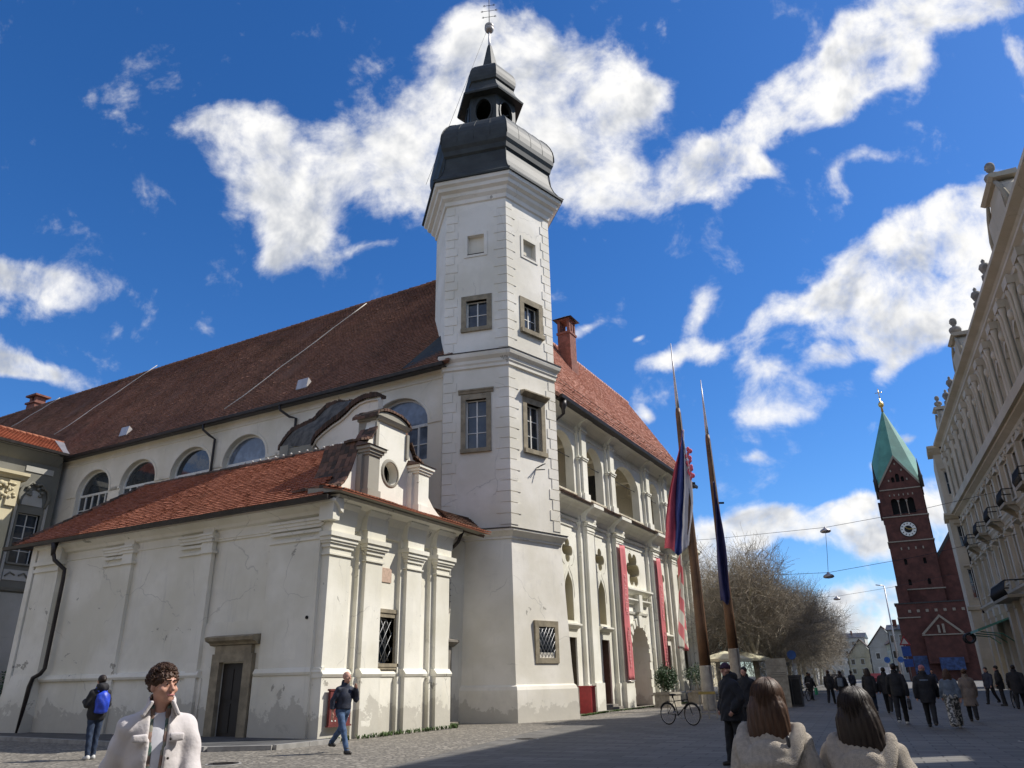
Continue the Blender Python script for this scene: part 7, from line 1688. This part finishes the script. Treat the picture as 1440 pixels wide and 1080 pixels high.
sun = bpy.data.lights.new('sun', 'SUN'); so = bpy.data.objects.new('sun', sun); COL.objects.link(so)
sun.energy = 4.9; sun.angle = R(.5); sun.color = (1, .95, .87)
so.rotation_euler = sd.to_track_quat('Z', 'Y').to_euler(); so.location = sd*100
scene.view_settings.view_transform = 'Standard'; scene.view_settings.look = 'None'; scene.view_settings.exposure = .14; scene.view_settings.gamma = 1
try: scene.view_settings.use_curve_mapping = False
except Exception: pass
# ------------------------------------------------------------------ sky: physical sky with broken cumulus
def build_sky():
    w = bpy.data.worlds.new('World'); scene.world = w; w.use_nodes = True
    nt = w.node_tree; bg = nt.nodes['Background']; L = nt.links
    sky = nt.nodes.new('ShaderNodeTexSky'); sky.sky_type = 'NISHITA'; sky.sun_disc = False
    sky.sun_elevation = R(EL); sky.sun_rotation = R(AZ); sky.altitude = 600; sky.air_density = 1.0; sky.dust_density = .4; sky.ozone_density = 3.5
    hs = nt.nodes.new('ShaderNodeHueSaturation'); hs.inputs['Saturation'].default_value = 1.25; hs.inputs['Value'].default_value = 1.17; L.new(sky.outputs[0], hs.inputs['Color'])
    skyc = mixc(nt, 1.0, hs.outputs[0], (.79, .95, 1.17), 'MULTIPLY')
    tc = nt.nodes.new('ShaderNodeTexCoord').outputs['Generated']
    def dot(v):
        d = nt.nodes.new('ShaderNodeVectorMath'); d.operation = 'DOT_PRODUCT'; L.new(tc, d.inputs[0]); d.inputs[1].default_value = v; return d.outputs['Value']
    # tangent plane to the sky dome above the castle: the clouds lie on it
    ax, ay, az_ = (.8736, .4694, -.0195), (.1927, -.3200, .9282), (-.4388, .8183, .3714)
    f = math_(nt, 'MAXIMUM', dot(az_), .08)
    cmb = nt.nodes.new('ShaderNodeCombineXYZ'); L.new(math_(nt, 'DIVIDE', dot(ax), f), cmb.inputs[0]); L.new(math_(nt, 'DIVIDE', dot(ay), f), cmb.inputs[1])
    P = cmb.outputs[0]
    wn = nt.nodes.new('ShaderNodeTexNoise'); wn.inputs['Scale'].default_value = 5; wn.inputs['Detail'].default_value = 2; L.new(P, wn.inputs['Vector'])
    ws = nt.nodes.new('ShaderNodeVectorMath'); ws.operation = 'MULTIPLY_ADD'; L.new(wn.outputs['Color'], ws.inputs[0]); ws.inputs[1].default_value = (.13, .13, 0); ws.inputs[2].default_value = (-.065, -.065, 0)
    wa = nt.nodes.new('ShaderNodeVectorMath'); wa.operation = 'ADD'; L.new(P, wa.inputs[0]); L.new(ws.outputs[0], wa.inputs[1]); PW = wa.outputs[0]
    BL = CLOUDS
    tot = None
    for (x, y, a, b, rot, wt) in BL:
        m = nt.nodes.new('ShaderNodeMapping'); m.vector_type = 'TEXTURE'
        m.inputs['Location'].default_value = ((x-720)/1042, (540-y)/1042, 0); m.inputs['Rotation'].default_value = (0, 0, R(rot)); m.inputs['Scale'].default_value = (a*1.45/1042, b*1.45/1042, 1)
        L.new(PW, m.inputs[0])
        g = nt.nodes.new('ShaderNodeTexGradient'); g.gradient_type = 'SPHERICAL'; L.new(m.outputs[0], g.inputs[0])
        tot = math_(nt, 'MULTIPLY', g.outputs['Fac'], wt*1.75) if tot is None else math_(nt, 'MULTIPLY_ADD', g.outputs['Fac'], wt*1.75, tot)
    # more broken cloud over the rest of the dome
    tot = math_(nt, 'ADD', tot, ramp(nt, f, .25, .62, .62, 0))
    body = math_(nt, 'MINIMUM', tot, 1.12)
    n1 = noise(nt, P, 8.5, 7, .62, .25); n2 = noise(nt, PW, 26, 4, .6)
    fld = math_(nt, 'ADD', body, math_(nt, 'MULTIPLY', math_(nt, 'SUBTRACT', n1, .5), 2.9))
    fld = math_(nt, 'ADD', fld, math_(nt, 'MULTIPLY', math_(nt, 'SUBTRACT', n2, .5), 1.3))
    dens = ramp(nt, fld, .18, 1.42)
    # thick parts go grey underneath: compare with the density a little lower in the sky
    mp = nt.nodes.new('ShaderNodeMapping'); mp.inputs['Location'].default_value = (-.018, .03, 0); L.new(P, mp.inputs[0])
    n3 = noise(nt, mp.outputs[0], 8.5, 4, .6, .25); n4 = noise(nt, P, 3.1, 2, .5)
    rel = math_(nt, 'SUBTRACT', n3, n1)
    sh = math_(nt, 'ADD', math_(nt, 'MULTIPLY', rel, 2.4), math_(nt, 'MULTIPLY', math_(nt, 'SUBTRACT', fld, 1.0), .55))
    sh = math_(nt, 'ADD', sh, math_(nt, 'MULTIPLY', math_(nt, 'SUBTRACT', n4, .5), 1.2))
    cc = mixc(nt, ramp(nt, sh, -.15, .6), (9.6, 9.5, 9.3), (4.6, 4.9, 5.5))
    L.new(mixc(nt, dens, skyc, cc), bg.inputs[0]); bg.inputs[1].default_value = .1
    w.cycles.sampling_method = 'MANUAL'; w.cycles.sample_map_resolution = 256
CLOUDS = [(325,185,60,42,10,.8),(395,185,70,36,-8,.55),(365,265,62,55,0,.75),(425,320,55,55,-30,.75),(395,365,32,30,0,.5),(475,255,90,55,0,.7),(560,190,95,55,25,.85),
 (590,290,70,50,0,.6),(640,105,55,70,0,.9),(700,75,60,55,0,.8),(785,90,75,55,0,.9),(850,110,60,48,-10,.8),(905,130,38,24,20,.6),(800,180,80,75,0,.9),(760,270,60,60,0,.8),(835,250,45,45,0,.6),(730,180,60,70,0,.7),
 (840,320,28,40,30,.45),(520,362,50,9,8,.4),(548,250,30,22,0,-.25),
 (950,245,58,44,35,.85),(1005,232,60,40,30,.8),(1048,170,52,38,50,.85),(1105,130,55,46,45,.9),(1165,100,60,56,45,.95),(1220,62,70,56,35,1),(1290,30,85,48,20,.95),(1375,18,65,42,10,.85),(1240,110,50,40,20,.6),
 (1190,135,36,42,0,.7),(1060,232,38,14,15,.7),(965,290,38,20,-25,.6),(1215,235,42,16,12,.65),(1190,262,22,16,0,.4),(880,290,40,26,0,.55),
 (1430,95,22,36,20,.75),(1355,300,75,36,25,.95),(1285,345,90,48,25,1),(1205,395,90,44,30,1),(1350,395,70,50,30,1),(1115,435,60,24,20,.8),(1255,450,90,34,15,.9),(1375,455,50,40,0,.8),
 (1085,545,50,24,-10,.6),(1150,505,60,18,20,.55),(1240,500,40,16,40,.7),(1060,505,40,20,20,.4),
 (970,448,44,18,62,.8),(935,500,48,18,22,.75),(1000,492,36,24,20,.8),(1090,590,40,22,0,.5),(1060,470,30,16,20,.4),(60,378,66,26,-5,.75),(15,400,60,40,0,.7),(50,520,70,18,-4,.8),(10,510,50,26,0,.7),
 (812,458,24,8,38,.5),(780,475,22,16,20,.5),(876,466,9,5,30,.5),(902,592,10,10,0,.5),(1020,745,75,26,0,1),(1090,748,65,22,0,1),(990,790,80,30,0,.9),(1190,735,60,18,20,.9),(1215,765,60,26,0,1),(1320,720,60,50,0,.9),
 (1215,850,60,40,0,1),(1170,870,50,30,0,.8),(1250,830,50,22,0,.7),(1222,668,22,10,-30,.6),(1285,605,32,8,8,.6),(1300,655,10,20,0,.4),(1055,660,12,10,0,.5),(880,690,1,1,0,.1)]
build_sky()
